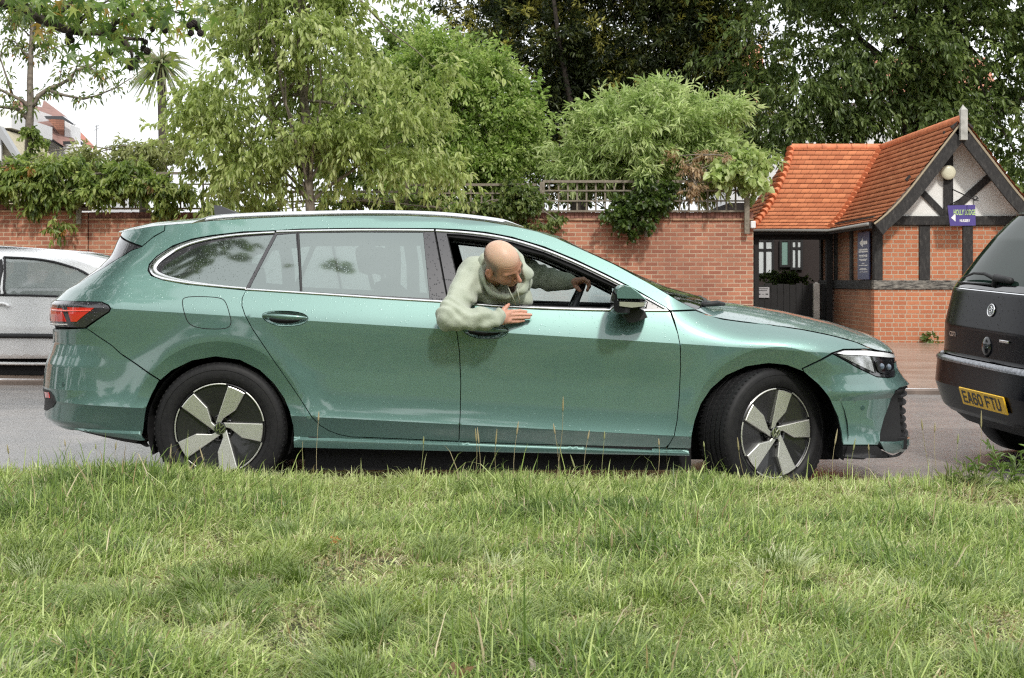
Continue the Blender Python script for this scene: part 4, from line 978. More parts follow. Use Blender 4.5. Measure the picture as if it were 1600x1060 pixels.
# wheel housings (liners) and floor
m = MB()
for wx, wz in ((RWX, RWZ), (FWX, FWZ)):
    for sg in (-1, 1):
        R_ = .372; n = 22; V = []
        y0 = YC + sg * .885; y1 = YC + sg * .52
        for k in range(n + 1):
            a = math.pi * (-.12 + 1.24 * k / n); V += [(wx + R_ * math.cos(a), y0, wz + R_ * math.sin(a)), (wx + R_ * math.cos(a), y1, wz + R_ * math.sin(a))]
        F = [(2 * k, 2 * k + 1, 2 * k + 3, 2 * k + 2) for k in range(n)] + [tuple(2 * k + 1 for k in range(n + 1))]
        m.add(V, F)
m.box(RWX + .42, FWX - .42, YC - .78, YC + .78, .115, .25); m.box(RWX - .36, FWX + .4, YC - .55, YC + .55, .14, .28); m.box(-2.2, RWX - .36, YC - .6, YC + .6, .28, .34)
m.box(1.75, 2.1, YC - .6, YC + .6, .2, .26)
m.build('underbody', dark_void, car)
# lamps
red_lens = plain('red_lens', (0.62, 0.030, 0.018), 0.12, Coat_Weight=1.0)
red_lit = plain('bright_red_lens', (0.85, 0.10, 0.06), 0.15, Coat_Weight=1.0)
tl_poly = [cend(-1, 470.5), (86, 470.5), (100, 470.7), (159, 473), (169, 478), (172.2, 482.8), (170, 487), (133, 512), (100, 511), (82, 508), cend(-1, 508)]
tl = panel('tail_light', tl_poly, black_trim, car, off=.003, grid=(.02, .012), gap=.001, mirror='two')
panel('tail_light_lens', [cend(-1, 480), (81, 480.5), (97, 482.2), (104.5, 502.5), (82, 502), cend(-1, 501)], red_lens, tl, off=.006, gap=0, skirt=.004, grid=(.02, .01), mirror='two')
panel('tail_light_lens', [(106.5, 480.5), (148, 481.2), (121, 502.7), (112, 502.7)], red_lens, tl, off=.006, gap=0, skirt=.004, grid=(.02, .01), mirror='two')
m = ribbon([(83, 484.8), (110, 486.2), (143, 485.4)], .009, .009); both(m, 'tail_light_bar', red_lit, tl)
m = ribbon([(81, 506), (92, 507.2), (106, 507.2)], .007, .009); both(m, 'tail_light_reflector', plain('clear_lens', (.6, .58, .55), .2), tl)
hlm = panel('headlight', hl, gloss_black, car, off=-.003, gap=.001, grid=(.02, .01), mirror='two')
silver = plain('lamp_reflector', (.75, .76, .78), .18, .9, nscale=30, namp=.3)
lens_w = plain('daytime_running_strip', (.86, .88, .90), .12, Coat_Weight=1.0)
panel('headlight_reflector', [(1310, 555), (1322, 555.5), (1359, 557.5), (1363, 568), (1366, 582), (1352, 575.5), (1336, 568)], silver, hlm, off=.0005, gap=0, skirt=.002, grid=(.015, .01), mirror='two')
panel('running_light', [(1307, 552.2), (1319, 548.6), (1352, 548.8), (1378, 551.2), (1395, 554.5), (1398.5, 559), (1388, 559), (1352, 556), (1318, 554.4)], lens_w, hlm, off=.004, gap=0, skirt=.003, grid=(.015, .008), mirror='two')
panel('projector_lens', smooth_closed(np.array([(1366, 562), (1390, 563.5), (1396, 575), (1392, 584.5), (1374, 584), (1368, 574)]), 1), gloss_black, hlm, off=.004, gap=0, skirt=.002, grid=(.015, .008), mirror='two')
for cx_, cy_ in ((1376.5, 573), (1387.5, 574)):
    c = S_(*P(np.array(cx_), np.array(cy_)), .006) if False else S_(*P(np.array(cx_), np.array(float(cy_))))
    for sg in (1, -1):
        mm = MB(); q = c.copy(); 
        if sg < 0: q[1] = 2 * YC - q[1]
        mm.lathe([(0.0, .014), (.010, .012), (.016, .006), (.018, 0.0)], 14, Matrix.Translation(Vector(q)) @ Matrix.Rotation(rad(90 * sg), 4, 'X') @ Matrix.Rotation(rad(-25), 4, 'Y'))
        mm.build('projector', plain('projector_glass', (.10, .13, .18), .05, Coat_Weight=1.0), hlm, True)
# fuel flap groove, parking sensors
ff = smooth_closed(np.array([(283.5, 470), (290, 464), (318, 463.5), (345, 465.5), (353, 472), (358.5, 490), (362, 504), (357, 513), (340, 514.7), (315, 513.5), (298, 509), (290, 498)]), 2)
ffp = resample(PP(ff), .01)
fl_p = MB(); dd = np.vstack([ffp, ffp[:1]])
ribbon(ffp, .0042, .0006, base=-.001, closed=True, it=0, px=False, step=.012, mirror=False, mbx=fl_p); fl_p.build('fuel_flap_seam', dark_void, body)
def ring_at(px_, py_, r, name, mat, parent, r0=.6):
    c = P(np.array(float(px_)), np.array(float(py_))); p = Vector(S_(*c)); n = Vector(N_(*c)); M = Matrix.Translation(p) @ n.to_track_quat('Z', 'Y').to_matrix().to_4x4()
    m = MB(); m.lathe([(r, -.002), (r, .001), (r * .9, .0018), (r * .8, .0006), (r * r0, .0012), (0.0001, .0018)], 20, M); return m.build(name, mat, parent, True)
ring_at(1347.7, 637.5, .0135, 'parking_sensor', plain('sensor_green', (.03, .07, .06), .3), fbumper)
ring_at(99, 601, .012, 'parking_sensor', MATS['sensor_green'], rbumper)
# seams drawn by thin grooves where two panels meet without a gap
# ---- door handles
def handle(dx, dy, parent):
    hp = HND + np.array([dx, dy])
    cup = PP(hp); v, f = cdt_panel(resample(cup, .008), (), (.012, .006), (), .008)
    c = cup.mean(0); 
    def SD(u, z):
        rr = np.sqrt(((u - c[0]) / .118) ** 2 + ((z - c[1]) / .038) ** 2); dp = .030 * np.clip(1 - rr ** 3, 0, 1)
        return S_(u, z) - N_(u, z) * dp[..., None]
    def ND(u, z, e=1e-3):
        a = SD(u + e, z) - SD(u - e, z); b = SD(u, z + e) - SD(u, z - e); n = np.cross(a, b); return n / np.maximum(np.linalg.norm(n, axis=-1, keepdims=True), 1e-9)
    link('handle_recess', surf_mesh('handle_recess', v, f, SD, ND, paint, 0, 0), parent)
    m = MB(); hz = []
    for k in range(25):
        t = k / 24; pxx = 410.5 + (480.5 - 410.5) * t + dx; pyy = 493.0 + 4.6 * t + 1.8 * math.sin(math.pi * t) + dy
        d_ = P(np.array(pxx), np.array(pyy)); p = S_(*d_); n = N_(*d_); o_ = .004 + .022 * math.sin(math.pi * min(max(t, .0), 1.)) ** .55
        hz.append((p, n, .0035 + .0085 * math.sin(math.pi * t) ** .6, o_))
    V = []; F = []; n_ = 12
    for p, n, r, o_ in hz:
        for j in range(n_):
            a = 2 * math.pi * j / n_; V.append(p + n * (o_ - .006 + .0085 * math.cos(a) * min(1, r / .009)) + np.array([0, 0, 1.0]) * r * 1.15 * math.sin(a))
    for i in range(24):
        for j in range(n_): F.append((i * n_ + j, i * n_ + (j + 1) % n_, (i + 1) * n_ + (j + 1) % n_, (i + 1) * n_ + j))
    F += [tuple(range(n_)), tuple(24 * n_ + j for j in range(n_))[::-1]]
    m.add(V, F); m.build('handle', paint, parent, True)
handle(0, 0, rdoor); handle(313, 19.8, fdoor)

# ---- wheels
tyre_m = NT('tyre_rubber'); v = tyre_m.coord('Object'); f = tyre_m.noise(v, 40, 4)
tyre_m.set(Base_Color=tyre_m.ramp(f, [(.3, (.007, .007, .008)), (.7, (.014, .0135, .014))]), Roughness=.6, Specular_IOR_Level=.3); tyre_m.bump(f, .2, .003); tyre_m = tyre_m.m
rim_silver = plain('machined_alloy', (.74, .74, .68), .38, .9); rim_dark = plain('dark_alloy', (.045, .045, .048), .30, .7, Coat_Weight=.6)
brake = plain('brake_disc_steel', (.28, .28, .29), .4, .9)
def wheel(wx, wy, wz, steer, spin, parent, sgn=-1):
    R_ = WR; M = Matrix.Translation((wx, wy, wz)) @ Matrix.Rotation(rad(steer), 4, 'Z') @ Matrix.Rotation(rad(90), 4, 'X')
    if sgn > 0: M = M @ Matrix.Rotation(math.pi, 4, 'Y')
    # local z points out of the car after the rotation about X (towards -y)
    w = thing('w', None, None) if False else None
    prof_t = [(.232, -.215), (.250, -.222), (.300, -.222), (.322, -.212), (.334, -.195), (R_, -.180)]
    for g_ in (-.145, -.108, -.070, -.033):
        prof_t += [(R_, g_ - .006), (R_ - .007, g_ - .004), (R_ - .007, g_ + .004), (R_, g_ + .006)]
    prof_t += [(R_, -.012), (.3335, .002), (.3255, .014), (.315, .020), (.300, .0225), (.2985, .0195), (.280, .0225), (.262, .020), (.2615, .022), (.245, .0175), (.2375, .008), (.232, -.004)]
    m = MB(); m.lathe([(r, h) for r, h in prof_t][::-1], 96, M)
    # tread blocks at the shoulder
    for k in range(72):
        a = 2 * math.pi * k / 72; A = M @ Matrix.Rotation(a, 4, 'Z')
        m.box(R_ - .012, R_ + .0005, -.0045, .0045, -.202, -.150, M=A); m.box(R_ - .016, R_ - .002, -.006, .006, -.020, .006, M=A)
        m.box(R_ - .005, R_ + .0006, -.009, .009, -.103, -.075, M=A @ Matrix.Rotation(.02, 4, 'Z')); m.box(R_ - .005, R_ + .0006, -.009, .009, -.065, -.038, M=A)
        m.box(R_ - .004, R_ + .0006, -.010, .010, -.141, -.113, M=A @ Matrix.Rotation(.03, 4, 'Z'))
    ty = m.build('wheel', tyre_m, parent, True, 40)
    m = MB(); m.lathe([(.228, .010), (.2335, .006), (.2335, -.004), (.222, -.012), (.218, -.05), (.205, -.06), (.200, -.18), (.03, -.18)], 64, M)
    m.build('rim_barrel', rim_dark, ty, True, 40)
    m = MB(); m.lathe([(.160, -.075), (.165, -.078), (.165, -.095), (.06, -.097), (.06, -.070), (.16, -.075)], 48, M); m.build('brake_disc', brake, ty, True, 40)
    m = MB()
    # face: dark webs between the spokes, dished toward the hub
    for k in range(5):
        A = M @ Matrix.Rotation(rad(spin + 72 * k), 4, 'Z')
        for a0, a1 in ((83, 110),):
            V = []; n = 8
            for i in range(n + 1):
                a = rad(a0 - 5 + (a1 + 22 - a0) * i / n); V += [(.221 * math.cos(a), .221 * math.sin(a), .000), (.060 * math.cos(a), .060 * math.sin(a), -.022), (.221 * math.cos(a), .221 * math.sin(a), -.03), (.060 * math.cos(a), .060 * math.sin(a), -.04)]
            F = [(4 * i, 4 * i + 1, 4 * i + 5, 4 * i + 4) for i in range(n)] + [(4 * i + 2, 4 * i + 6, 4 * i + 7, 4 * i + 3) for i in range(n)] + [(0, 2, 3, 1), (4 * n, 4 * n + 1, 4 * n + 3, 4 * n + 2)]
            m.add([tuple(A @ Vector(p)) for p in V], [f_[::-1] for f_ in F])
    m.lathe([(.064, -.001), (.058, -.008), (.058, -.05), (.0, -.05)], 32, M)
    for k in range(5):
        A = M @ Matrix.Rotation(rad(spin + 72 * k + 35), 4, 'Z') @ Matrix.Translation((.056, 0, -.01)); m.lathe([(.011, -.01), (.011, .004), (.007, .006), (.006, -.004), (0, -.004)], 12, A)
    m.build('rim_web', rim_dark, ty, True, 35)
    for k in range(5):
        A = M @ Matrix.Rotation(rad(spin + 72 * k), 4, 'Z'); r = .2335
        sp = [(-.022, .026), (.005, .028), (.016, .050), (.080, .094), (.128, .181), (.118, .187), (.100, .197), (.080, .206), (.060, .213), (.043, .218)]
        def hz_(x, y): return -.008 + .020 * ((x * .37 + y * .93) / .22)
        n = len(sp); V = [(x, y, hz_(x, y) + .004) for x, y in sp]; c = offset_poly(np.array(sp), .0035)
        T = [(x, y, hz_(x, y) + .0065) for x, y in c]; B = [(x, y, hz_(x, y) - .028) for x, y in sp]
        mm = MB(); vv = T + V + B
        F = [tuple(range(n))] + [(n + i, n + (i + 1) % n, (i + 1) % n, i) for i in range(n)] + [(2 * n + i, 2 * n + (i + 1) % n, n + (i + 1) % n, n + i) for i in range(n)]
        if area2(np.array(sp)) < 0: F = [q[::-1] for q in F]
        mm.add([tuple(A @ Vector(p)) for p in vv], F); mm.build('spoke', rim_silver, ty)
    for k in range(5):
        A = M @ Matrix.Rotation(rad(spin + 72 * k), 4, 'Z'); V = []; n = 10; m = MB()
        for i in range(n + 1):
            a = rad(82 + 44 * i / n)
            for rr, h in ((.2245, .011), (.229, .013), (.232, .009)): V.append(tuple(A @ Vector((rr * math.cos(a), rr * math.sin(a), h))))
        m.add(V, [(3 * i + j, 3 * i + 3 + j, 3 * i + 4 + j, 3 * i + 1 + j)[::-1] for i in range(n) for j in range(2)]); m.build('rim_edge', rim_silver, ty, True)
    m = MB(); m.lathe([(.031, -.004), (.031, .004), (.029, .006), (.0001, .0065)], 32, M); cp = m.build('centre_cap', gloss_black, ty, True, 40)
    m = MB(); m.lathe([(.0285, .0060), (.0285, .0072), (.0262, .0074), (.0262, .0060)], 32, M)
    def stroke(p0, p1, w_=.0022):
        a = Vector((*p0, 0)); b = Vector((*p1, 0)); t = (b - a).normalized(); s_ = Vector((-t.y, t.x, 0)) * w_
        V = [a + s_, b + s_, b - s_, a - s_]; m.add([tuple(M @ Matrix.Rotation(rad(spin - 25), 4, 'Z') @ Vector((q.x, q.y, h))) for h in (.0074, .006) for q in V], [(0, 3, 2, 1), (0, 1, 5, 4), (1, 2, 6, 5), (2, 3, 7, 6), (3, 0, 4, 7)])
    stroke((-.012, .024), (0, .003)); stroke((.012, .024), (0, .003))
    stroke((-.022, .014), (-.010, -.021)); stroke((-.010, -.021), (0, -.001)); stroke((0, -.001), (.010, -.021)); stroke((.010, -.021), (.022, .014))
    m.build('wheel_emblem', chrome, cp)
    return ty
wheel(RWX, YC - .885, RWZ, 0, -0.5, car); wheel(FWX, YC - .868, FWZ + .002, 30, 9, car)
wheel(RWX, YC + .885, RWZ, 0, 20, car, 1); wheel(FWX, YC + .868, FWZ, 30, 40, car, 1)

# ---- door mirror: built as a swept shape
def blob(rings, n=20):
    """rings of (centre, axis_a, axis_b, exponent); closed loft"""
    V = []; F = []
    for c, a, b, e in rings:
        for k in range(n):
            t = 2 * math.pi * k / n; ca, sa = math.cos(t), math.sin(t)
            V.append(np.array(c) + np.array(a) * math.copysign(abs(ca) ** e, ca) + np.array(b) * math.copysign(abs(sa) ** e, sa))
    m = len(rings)
    for i in range(m - 1):
        for k in range(n): F.append((i * n + k, i * n + (k + 1) % n, (i + 1) * n + (k + 1) % n, (i + 1) * n + k))
    F += [tuple(range(n))[::-1], tuple((m - 1) * n + k for k in range(n))]; return V, F
def mirror_unit(sg):
    def Y_(y): return YC + sg * (YC - y) * -1 if sg > 0 else y
    q = lambda px_, py_, Yd: np.array(W3(px_, py_, Yd))
    top = MB(); Yd = 7.10
    outline = [(960, 491), (953.5, 484), (953, 470), (957, 452), (963, 446.5), (972, 445), (984, 447.5), (996, 456), (1006, 465), (1011, 470)]
    def loft(outl, y0, y1, bulge, m, steps=7, inset=0.012):
        o = np.array([W3(a, b, 1.0) for a, b in outl]); base = np.array([(W3(a, b, Yd)[0], W3(a, b, Yd)[2]) for a, b in outl])
        c = base.mean(0); base = resample(base, .012); V = []; F = []; n = len(base)
        for i in range(steps + 1):
            t = i / steps; y = y0 + (y1 - y0) * t; s_ = (1 - abs(2 * t - 1) ** 2.6 * inset / .06)
            for p in base: d = p - c; V.append((c[0] + d[0] * s_, y, c[1] + d[1] * s_))
        for i in range(steps):
            for k in range(n): F.append((i * n + k, i * n + (k + 1) % n, (i + 1) * n + (k + 1) % n, (i + 1) * n + k))
        F += [tuple(range(n))[::-1], tuple(steps * n + k for k in range(n))]
        if sg > 0: V = [(a, 2 * YC - b, c_) for a, b, c_ in V]; F = [f_[::-1] for f_ in F]
        m.add(V, F)
    m1 = MB(); loft([(959, 468.5), (957.5, 459), (960, 451), (965, 446.8), (973, 445), (985, 447.8), (997, 456.5), (1007, 465), (1010.5, 469.2)], 7.02, 7.22, 0, m1)
    a = m1.build('mirror_cap', paint, fdoor if sg < 0 else car, True, 45)
    m2 = MB(); loft([(954, 487), (953, 472), (956.5, 457), (960.5, 452), (960.5, 469.5), (1009.5, 471.5), (1009, 480), (985, 483.5), (984, 492), (962, 492)], 7.025, 7.21, 0, m2)
    m2.build('mirror_housing', gloss_black, a, True, 45)
    m3 = MB(); loft([(961.5, 470.2), (1010, 471.8), (1008.5, 479), (985, 481.5), (961.5, 478.5)], 7.017, 7.20, 0, m3); m3.build('mirror_indicator', plain('indicator_lens', (.30, .31, .24), .10, Coat_Weight=1.0) if 'indicator_lens' not in MATS else MATS['indicator_lens'], a, True, 45)
    m4 = MB(); loft([(966, 491), (984, 481), (998, 480.5), (1010, 486), (1014.5, 497), (1000, 503), (991, 506), (984, 505.5), (978, 499), (973, 492.5)], 7.12, 7.30, 0, m4, inset=.008); m4.build('mirror_foot', black_plastic, a, True, 45)
mirror_unit(-1); mirror_unit(1)

# ---- interior
seat_m = plain('dark_seat_cloth', (.030, .030, .032), .85, bump=.2, bscale=200); dash_m = plain('dash_plastic', (.028, .028, .030), .6); beige = plain('pale_headlining', (.42, .40, .35), .9)
def soft_box(mb_, cx, cy, cz, sx, sy, sz, rx=0, e=.45, n=20, k=9):
    rings = []
    for i in range(k):
        t = -1 + 2 * i / (k - 1); s_ = (1 - abs(t) ** 5) ** .35 if abs(t) < 1 else .25; s_ = max(s_, .3)
        rings.append(((0, 0, t * sz), (sx * s_, 0, 0), (0, sy * s_, 0), e))
    V, F = blob(rings, n); M = Matrix.Translation((cx, cy, cz)) @ Matrix.Rotation(rx, 4, 'Y'); mb_.add([tuple(M @ Vector(tuple(map(float, v_)))) for v_ in V], F)
for sy in (-.37, .37):
    m = MB(); soft_box(m, -.62, YC + sy, .78, .075, .25, .33, rad(-18)); soft_box(m, -.38, YC + sy, .50, .26, .26, .07); s1 = m.build('front_seat', seat_m, car, True, 50)
    m = MB(); soft_box(m, -.79, YC + sy, 1.215, .055, .13, .085, rad(-10)); m.tube([(-.76, YC + sy - .05, 1.05), (-.785, YC + sy - .05, 1.16)], .008); m.tube([(-.76, YC + sy + .05, 1.05), (-.785, YC + sy + .05, 1.16)], .008); m.build('headrest', seat_m, s1, True, 50)
m = MB(); soft_box(m, -1.42, YC, .80, .08, .64, .30, rad(-16)); soft_box(m, -1.15, YC, .52, .26, .64, .08); rs = m.build('rear_seat', seat_m, car, True, 50)
for sy in (-.42, 0, .42):
    m = MB(); soft_box(m, -1.55, YC + sy, 1.13, .05, .12, .07, rad(-10)); m.build('headrest', seat_m, rs, True, 50)
m = MB(); m.box(-2.35, -1.55, YC - .62, YC + .62, .92, .95); m.build('load_cover', dash_m, car)
m = MB(); soft_box(m, .78, YC, .86, .20, .72, .11); m.box(.55, 1.02, YC - .10, YC + .10, .5, .80, .02); m.box(.62, .98, YC - .70, YC + .70, .90, .955, .02); m.build('dashboard', dash_m, car, True, 50)
m = MB(); m.box(.585, .60, YC - .22, YC + .16, .93, 1.075, .004); sc_ = m.build('centre_screen', gloss_black, car); 
m = MB(); m.box(.570, .583, YC - .52, YC - .28, .935, 1.03, .004); m.build('driver_display', gloss_black, car)
m = MB(); m.box(-.02, .60, YC - .785, YC + .785, .30, .34); m.build('floor_mat', dash_m, car)
for sg in (-1, 1): m = MB(); m.box(-1.25, .75, YC + sg * .80 - .02, YC + sg * .80 + .02, .45, .955, .01); m.build('door_trim', dash_m, car)
# far-side A-pillar lining, far roof lining
m = MB(); fe = edge3([(690, 352), (760, 360), (840, 378), (900, 402), (960, 430), (1010, 456), (1048, 479)], .05, -.05); V = []
fe[:, 1] = 2 * YC - fe[:, 1]
m.tube([tuple(p) for p in fe], .032, 8); m.build('pillar_lining', beige, car, True)
hd = resample(PP([(262, 360), (400, 349), (560, 345), (700, 348), (800, 362), (862, 380)]), .1, False); E_ = S_(hd[:, 0], hd[:, 1]); V = []; F = []
for i, p in enumerate(E_):
    for k in range(7): v_ = -1 + 2 * k / 6; V.append((p[0], YC + v_ * (YC - p[1] - .03), p[2] - .035 + .03 * (1 - v_ * v_)))
F = [(i * 7 + k, i * 7 + k + 1, (i + 1) * 7 + k + 1, (i + 1) * 7 + k) for i in range(len(E_) - 1) for k in range(6)]
ob('headlining', V, F, plain('dark_headlining', (.05, .05, .05), .9), car, True)
for x0, x1 in ((-.62, -.50), (-1.40, -1.30)):
    m = MB()
    for sg in (-1, 1):
        m.tube([(x0 + .25 * 0, YC + sg * .80, .95), (x0, YC + sg * .72, 1.2), (x0 - .02, YC + sg * .62, 1.39)], .04, 8)
    m.build('pillar_trim', dash_m, car, True)
# steering wheel: centre on the driver's side, plane tilted
SWC = Vector((.318, YC - .37, .925)); SWR = .182
swM = Matrix.Translation(SWC) @ Matrix.Rotation(rad(-66), 4, 'Y')
m = MB(); n1, n2 = 48, 12
V = [tuple(swM @ Vector(((SWR + .0165 * math.cos(b)) * math.cos(a), (SWR + .0165 * math.cos(b)) * math.sin(a), .0165 * math.sin(b)))) for a in np.linspace(0, 2 * math.pi, n1, endpoint=False) for b in np.linspace(0, 2 * math.pi, n2, endpoint=False)]
F = [(i * n2 + j, ((i + 1) % n1) * n2 + j, ((i + 1) % n1) * n2 + (j + 1) % n2, i * n2 + (j + 1) % n2) for i in range(n1) for j in range(n2)]
m.add(V, F); sw = m.build('steering_wheel', plain('leather_rim', (.045, .048, .052), .45), car, True)
m = MB(); m.lathe([(0.001, -.03), (.06, -.03), (.07, -.01), (.065, .012), (.001, .02)], 20, swM); m.box(-.17, .17, -.016, .016, -.012, .004, .004, M=swM); m.box(-.17, 0, -.016, .016, -.012, .004, .004, M=swM @ Matrix.Rotation(rad(90), 4, 'Z')); m.build('steering_hub', dash_m, sw, True, 40)
m = MB(); m.tube([tuple(SWC + Vector((.02, 0, -.01))), (.72, YC - .37, .80)], .035, 10); m.build('steering_column', dash_m, car, True)
# ================================================================ the two other cars: closed shells round a plan outline that changes with height
class Shell:
    def __init__(s, O, yaw, roll, W, XB, R, XFr, Rf, half=1.1, n=3.0):
        s.O = np.array(O, float); h = np.array([math.cos(yaw), math.sin(yaw), 0]); l = np.array([-math.sin(yaw), math.cos(yaw), 0]); up = np.array([0, 0, 1.])
        c, q = math.cos(roll), math.sin(roll); l2 = l * c + up * q; up2 = up * c - l * q; s.B = np.stack([h, l2, up2]); s.W, s.XB, s.R, s.XFr, s.Rf, s.half, s.n = W, XB, R, XFr, Rf, half, n
    def loc(s, a, z):
        a = np.asarray(a, float); z = np.asarray(z, float); a, z = np.broadcast_arrays(a, z); W = s.W(z); xb = s.XB(z); R = s.R(z); xf = s.XFr(z); Rf = s.Rf(z); b = np.abs(a); sg = np.sign(a); ls = (xf - Rf) - (xb + R)
        ph = np.clip(b / s.half, 0, 1) * math.pi / 2; x = xb + R * (1 - np.sqrt(np.maximum(1 - np.sin(ph) ** s.n, 0))); v = W * np.sin(ph)
        t = np.clip((b - s.half) / 3.0, 0, 1); x = np.where(b > s.half, xb + R + ls * t, x)
        ph2 = np.clip((b - s.half - 3.0) / s.half, 0, 1) * math.pi / 2; x = np.where(b > s.half + 3.0, xf - Rf * (1 - np.sqrt(np.maximum(1 - np.cos(ph2) ** s.n, 0))), x); v = np.where(b > s.half + 3, W * np.cos(ph2), v)
        return np.stack([x, v * sg, z], -1)
    def S(s, a, z): return s.O + s.loc(a, z) @ s.B
    def N(s, a, z, e=6e-4):
        p = s.S(np.asarray(a) + e, z) - s.S(np.asarray(a) - e, z); q = s.S(a, np.asarray(z) + e) - s.S(a, np.asarray(z) - e); n = np.cross(q, p); return n / np.maximum(np.linalg.norm(n, axis=-1, keepdims=True), 1e-9)
    def prep(s, a0, a1, z0, z1):
        A, Z = np.meshgrid(np.linspace(a0, a1, 300), np.linspace(z0, z1, 200)); P_ = s.S(A, Z).reshape(-1, 3); Nn = s.N(A, Z).reshape(-1, 3); ok = np.sum(Nn * (P_ - np.array([0, 0, CAMZ])), 1) < 0; P_ = np.where(ok[:, None], P_, np.array([0, 1, -900.])); s.g = (A.ravel(), Z.ravel(), P_[:, 0] / P_[:, 1] * FPX + 800, HZ - (P_[:, 2] - CAMZ) / P_[:, 1] * FPX)
    def P(s, pts, dens=False):
        out = []
        if dens and all(len(p) == 2 for p in pts): pts = resample(np.array(pts, float), 7.0)
        for p in pts:
            if len(p) == 3: out.append((p[1], p[2])); continue
            i = np.argmin((s.g[2] - p[0]) ** 2 + (s.g[3] - p[1]) ** 2); out.append((s.g[0][i], s.g[1][i]))
        return np.array(out)
    def panel(s, name, pts, mat, parent, off=0.0, holes=(), grid=(.05, .03), skirt=.004, gap=0.0, px=True, sm=0, step=.03, lines=()):
        p = s.P(pts, True) if px else np.array(pts, float); hs = [s.P(h) if px else np.array(h, float) for h in holes]
        if sm: p = smooth_closed(p, sm)
        p = offset_poly(resample(p, step), gap); v, f = cdt_panel(p, hs, grid, lines, step); return link(name, surf_mesh(name, v, f, s.S, s.N, mat, off, skirt), parent)
black_paint = droplet_mat('black_car_paint', (.004, .004, .007), .20, coat=0.0, dens=.25, strength=.35).m
bk = thing('black_hatchback', 'black people carrier with yellow number plate parked with its tail to the estate nose', 'car', (2.93, 8.75, GZ(4)))
[setattr(n_.inputs['Specular IOR Level'], 'default_value', .22) for n_ in (black_paint.node_tree.nodes['Principled BSDF'],)]
bs = Shell((2.86, 8.75, 0.0), rad(11), rad(2.6), interp([.15, .30, .56, .60, 1.02, 1.20, 1.45, 1.56, 1.60, 1.63], [.70, .82, .845, .80, .785, .74, .645, .55, .38, .10]),
           interp([.15, .27, .42, .58, .61, .80, 1.02, 1.10, 1.35, 1.50, 1.57, 1.60, 1.63], [.16, .03, -.02, .00, .035, .03, .075, .13, .31, .45, .62, .90, 1.3]),
           interp([.15, .55, .62, 1.05, 1.5, 1.6], [.42, .40, .36, .40, .34, .3]), interp([.15, .6, .8, .95, 1.05, 1.3, 1.55, 1.60, 1.63], [3.9, 4.0, 3.9, 3.55, 3.2, 2.75, 2.25, 1.95, 1.5]), interp([.15, 1.6], [.7, .4]), n=4.6)
bs.prep(-.95, 1.6, .18, 1.62)
E_ = 2 * bs.half + 3.0
low_l = [[(-a_, .60) for a_ in (1.3, .8, .4, 0)] + [(a_, .60) for a_ in (.4, .8, 1.3)]]
bs.panel('bumper', [(-1.45, .24), (-1.45, .595), (1.45, .595), (1.45, .24)], black_paint, bk, px=False, grid=(.06, .02), lines=[[(-1.4, z_), (1.4, z_)] for z_ in (.27, .30, .42, .56, .58)])
bs.panel('bumper_underside', [(-1.35, .17), (-1.35, .238), (1.35, .238), (1.35, .17)], black_plastic, bk, px=False, off=-.01)
bs.panel('body_side', [(1.46, .28), (1.46, .60), (.92, .605), (.92, 1.025), (.93, 1.54), (1.3, 1.60), (E_, 1.60), (E_, .28)], black_paint, bk, px=False, grid=(.12, .04), holes=[[(1.12, 1.08), (1.25, 1.46), (1.9, 1.52), (3.2, 1.46), (3.9, 1.08)]])
bs.panel('body_side', [(-1.46, .28), (-1.46, .60), (-.92, .605), (-.92, 1.025), (-.93, 1.54), (-1.3, 1.60), (-E_, 1.60), (-E_, .28)], black_paint, bk, px=False, grid=(.12, .04), holes=[[(-1.12, 1.08), (-1.25, 1.46), (-1.9, 1.52), (-3.2, 1.46), (-3.9, 1.08)]])
dark_glass = plain('green_black_glass', (.010, .022, .017), .05, Specular_IOR_Level=.28)
for sg in (1, -1): bs.panel('side_window', [(sg * 1.12, 1.08), (sg * 1.25, 1.46), (sg * 1.9, 1.52), (sg * 3.2, 1.46), (sg * 3.9, 1.08)], dark_glass, bk, px=False, off=-.004)
tg = bs.panel('tailgate', [(-.91, .602), (-.91, 1.028), (.91, 1.028), (.91, .602)], black_paint, bk, px=False, gap=.003, grid=(.04, .025), skirt=.02)
bs.panel('rear_window', [(-.90, 1.033), (-.88, 1.50), (.88, 1.50), (.90, 1.033)], dark_glass, bk, px=False, gap=.002, grid=(.04, .03))
bs.panel('window_base_band', [(-.90, 1.033), (-.90, 1.075), (.90, 1.075), (.90, 1.033)], gloss_black, bk, px=False, off=.003, gap=.002)
bs.panel('roof_spoiler', [(-.93, 1.50), (-1.1, 1.60), (1.1, 1.60), (.93, 1.50)], black_paint, bk, px=False, off=.012, grid=(.05, .02), skirt=.03)
bs.panel('roof', [(-E_, 1.598), (-E_, 1.629), (E_, 1.629), (E_, 1.598)], black_paint, bk, px=False, grid=(.2, .01))
bs.panel('belt_chrome', [(-.90, 1.026), (-.90, 1.031), (.90, 1.031), (.90, 1.026)], chrome, tg, px=False, off=.003)
bs.panel('loading_strip', [(-1.0, .565), (-1.0, .592), (1.0, .592), (1.0, .565)], plain('wet_grey_strip', (.22, .23, .25), .18, .6, nscale=60, namp=.5), bk, px=False, off=.012, grid=(.04, .006), skirt=.02, lines=[[(-.98, .58), (.98, .58)]])
bs.panel('bumper_corner', [(.86, .47), (.86, .565), (1.2, .575), (1.35, .50), (1.2, .44)], black_plastic, bk, px=False, off=.010)
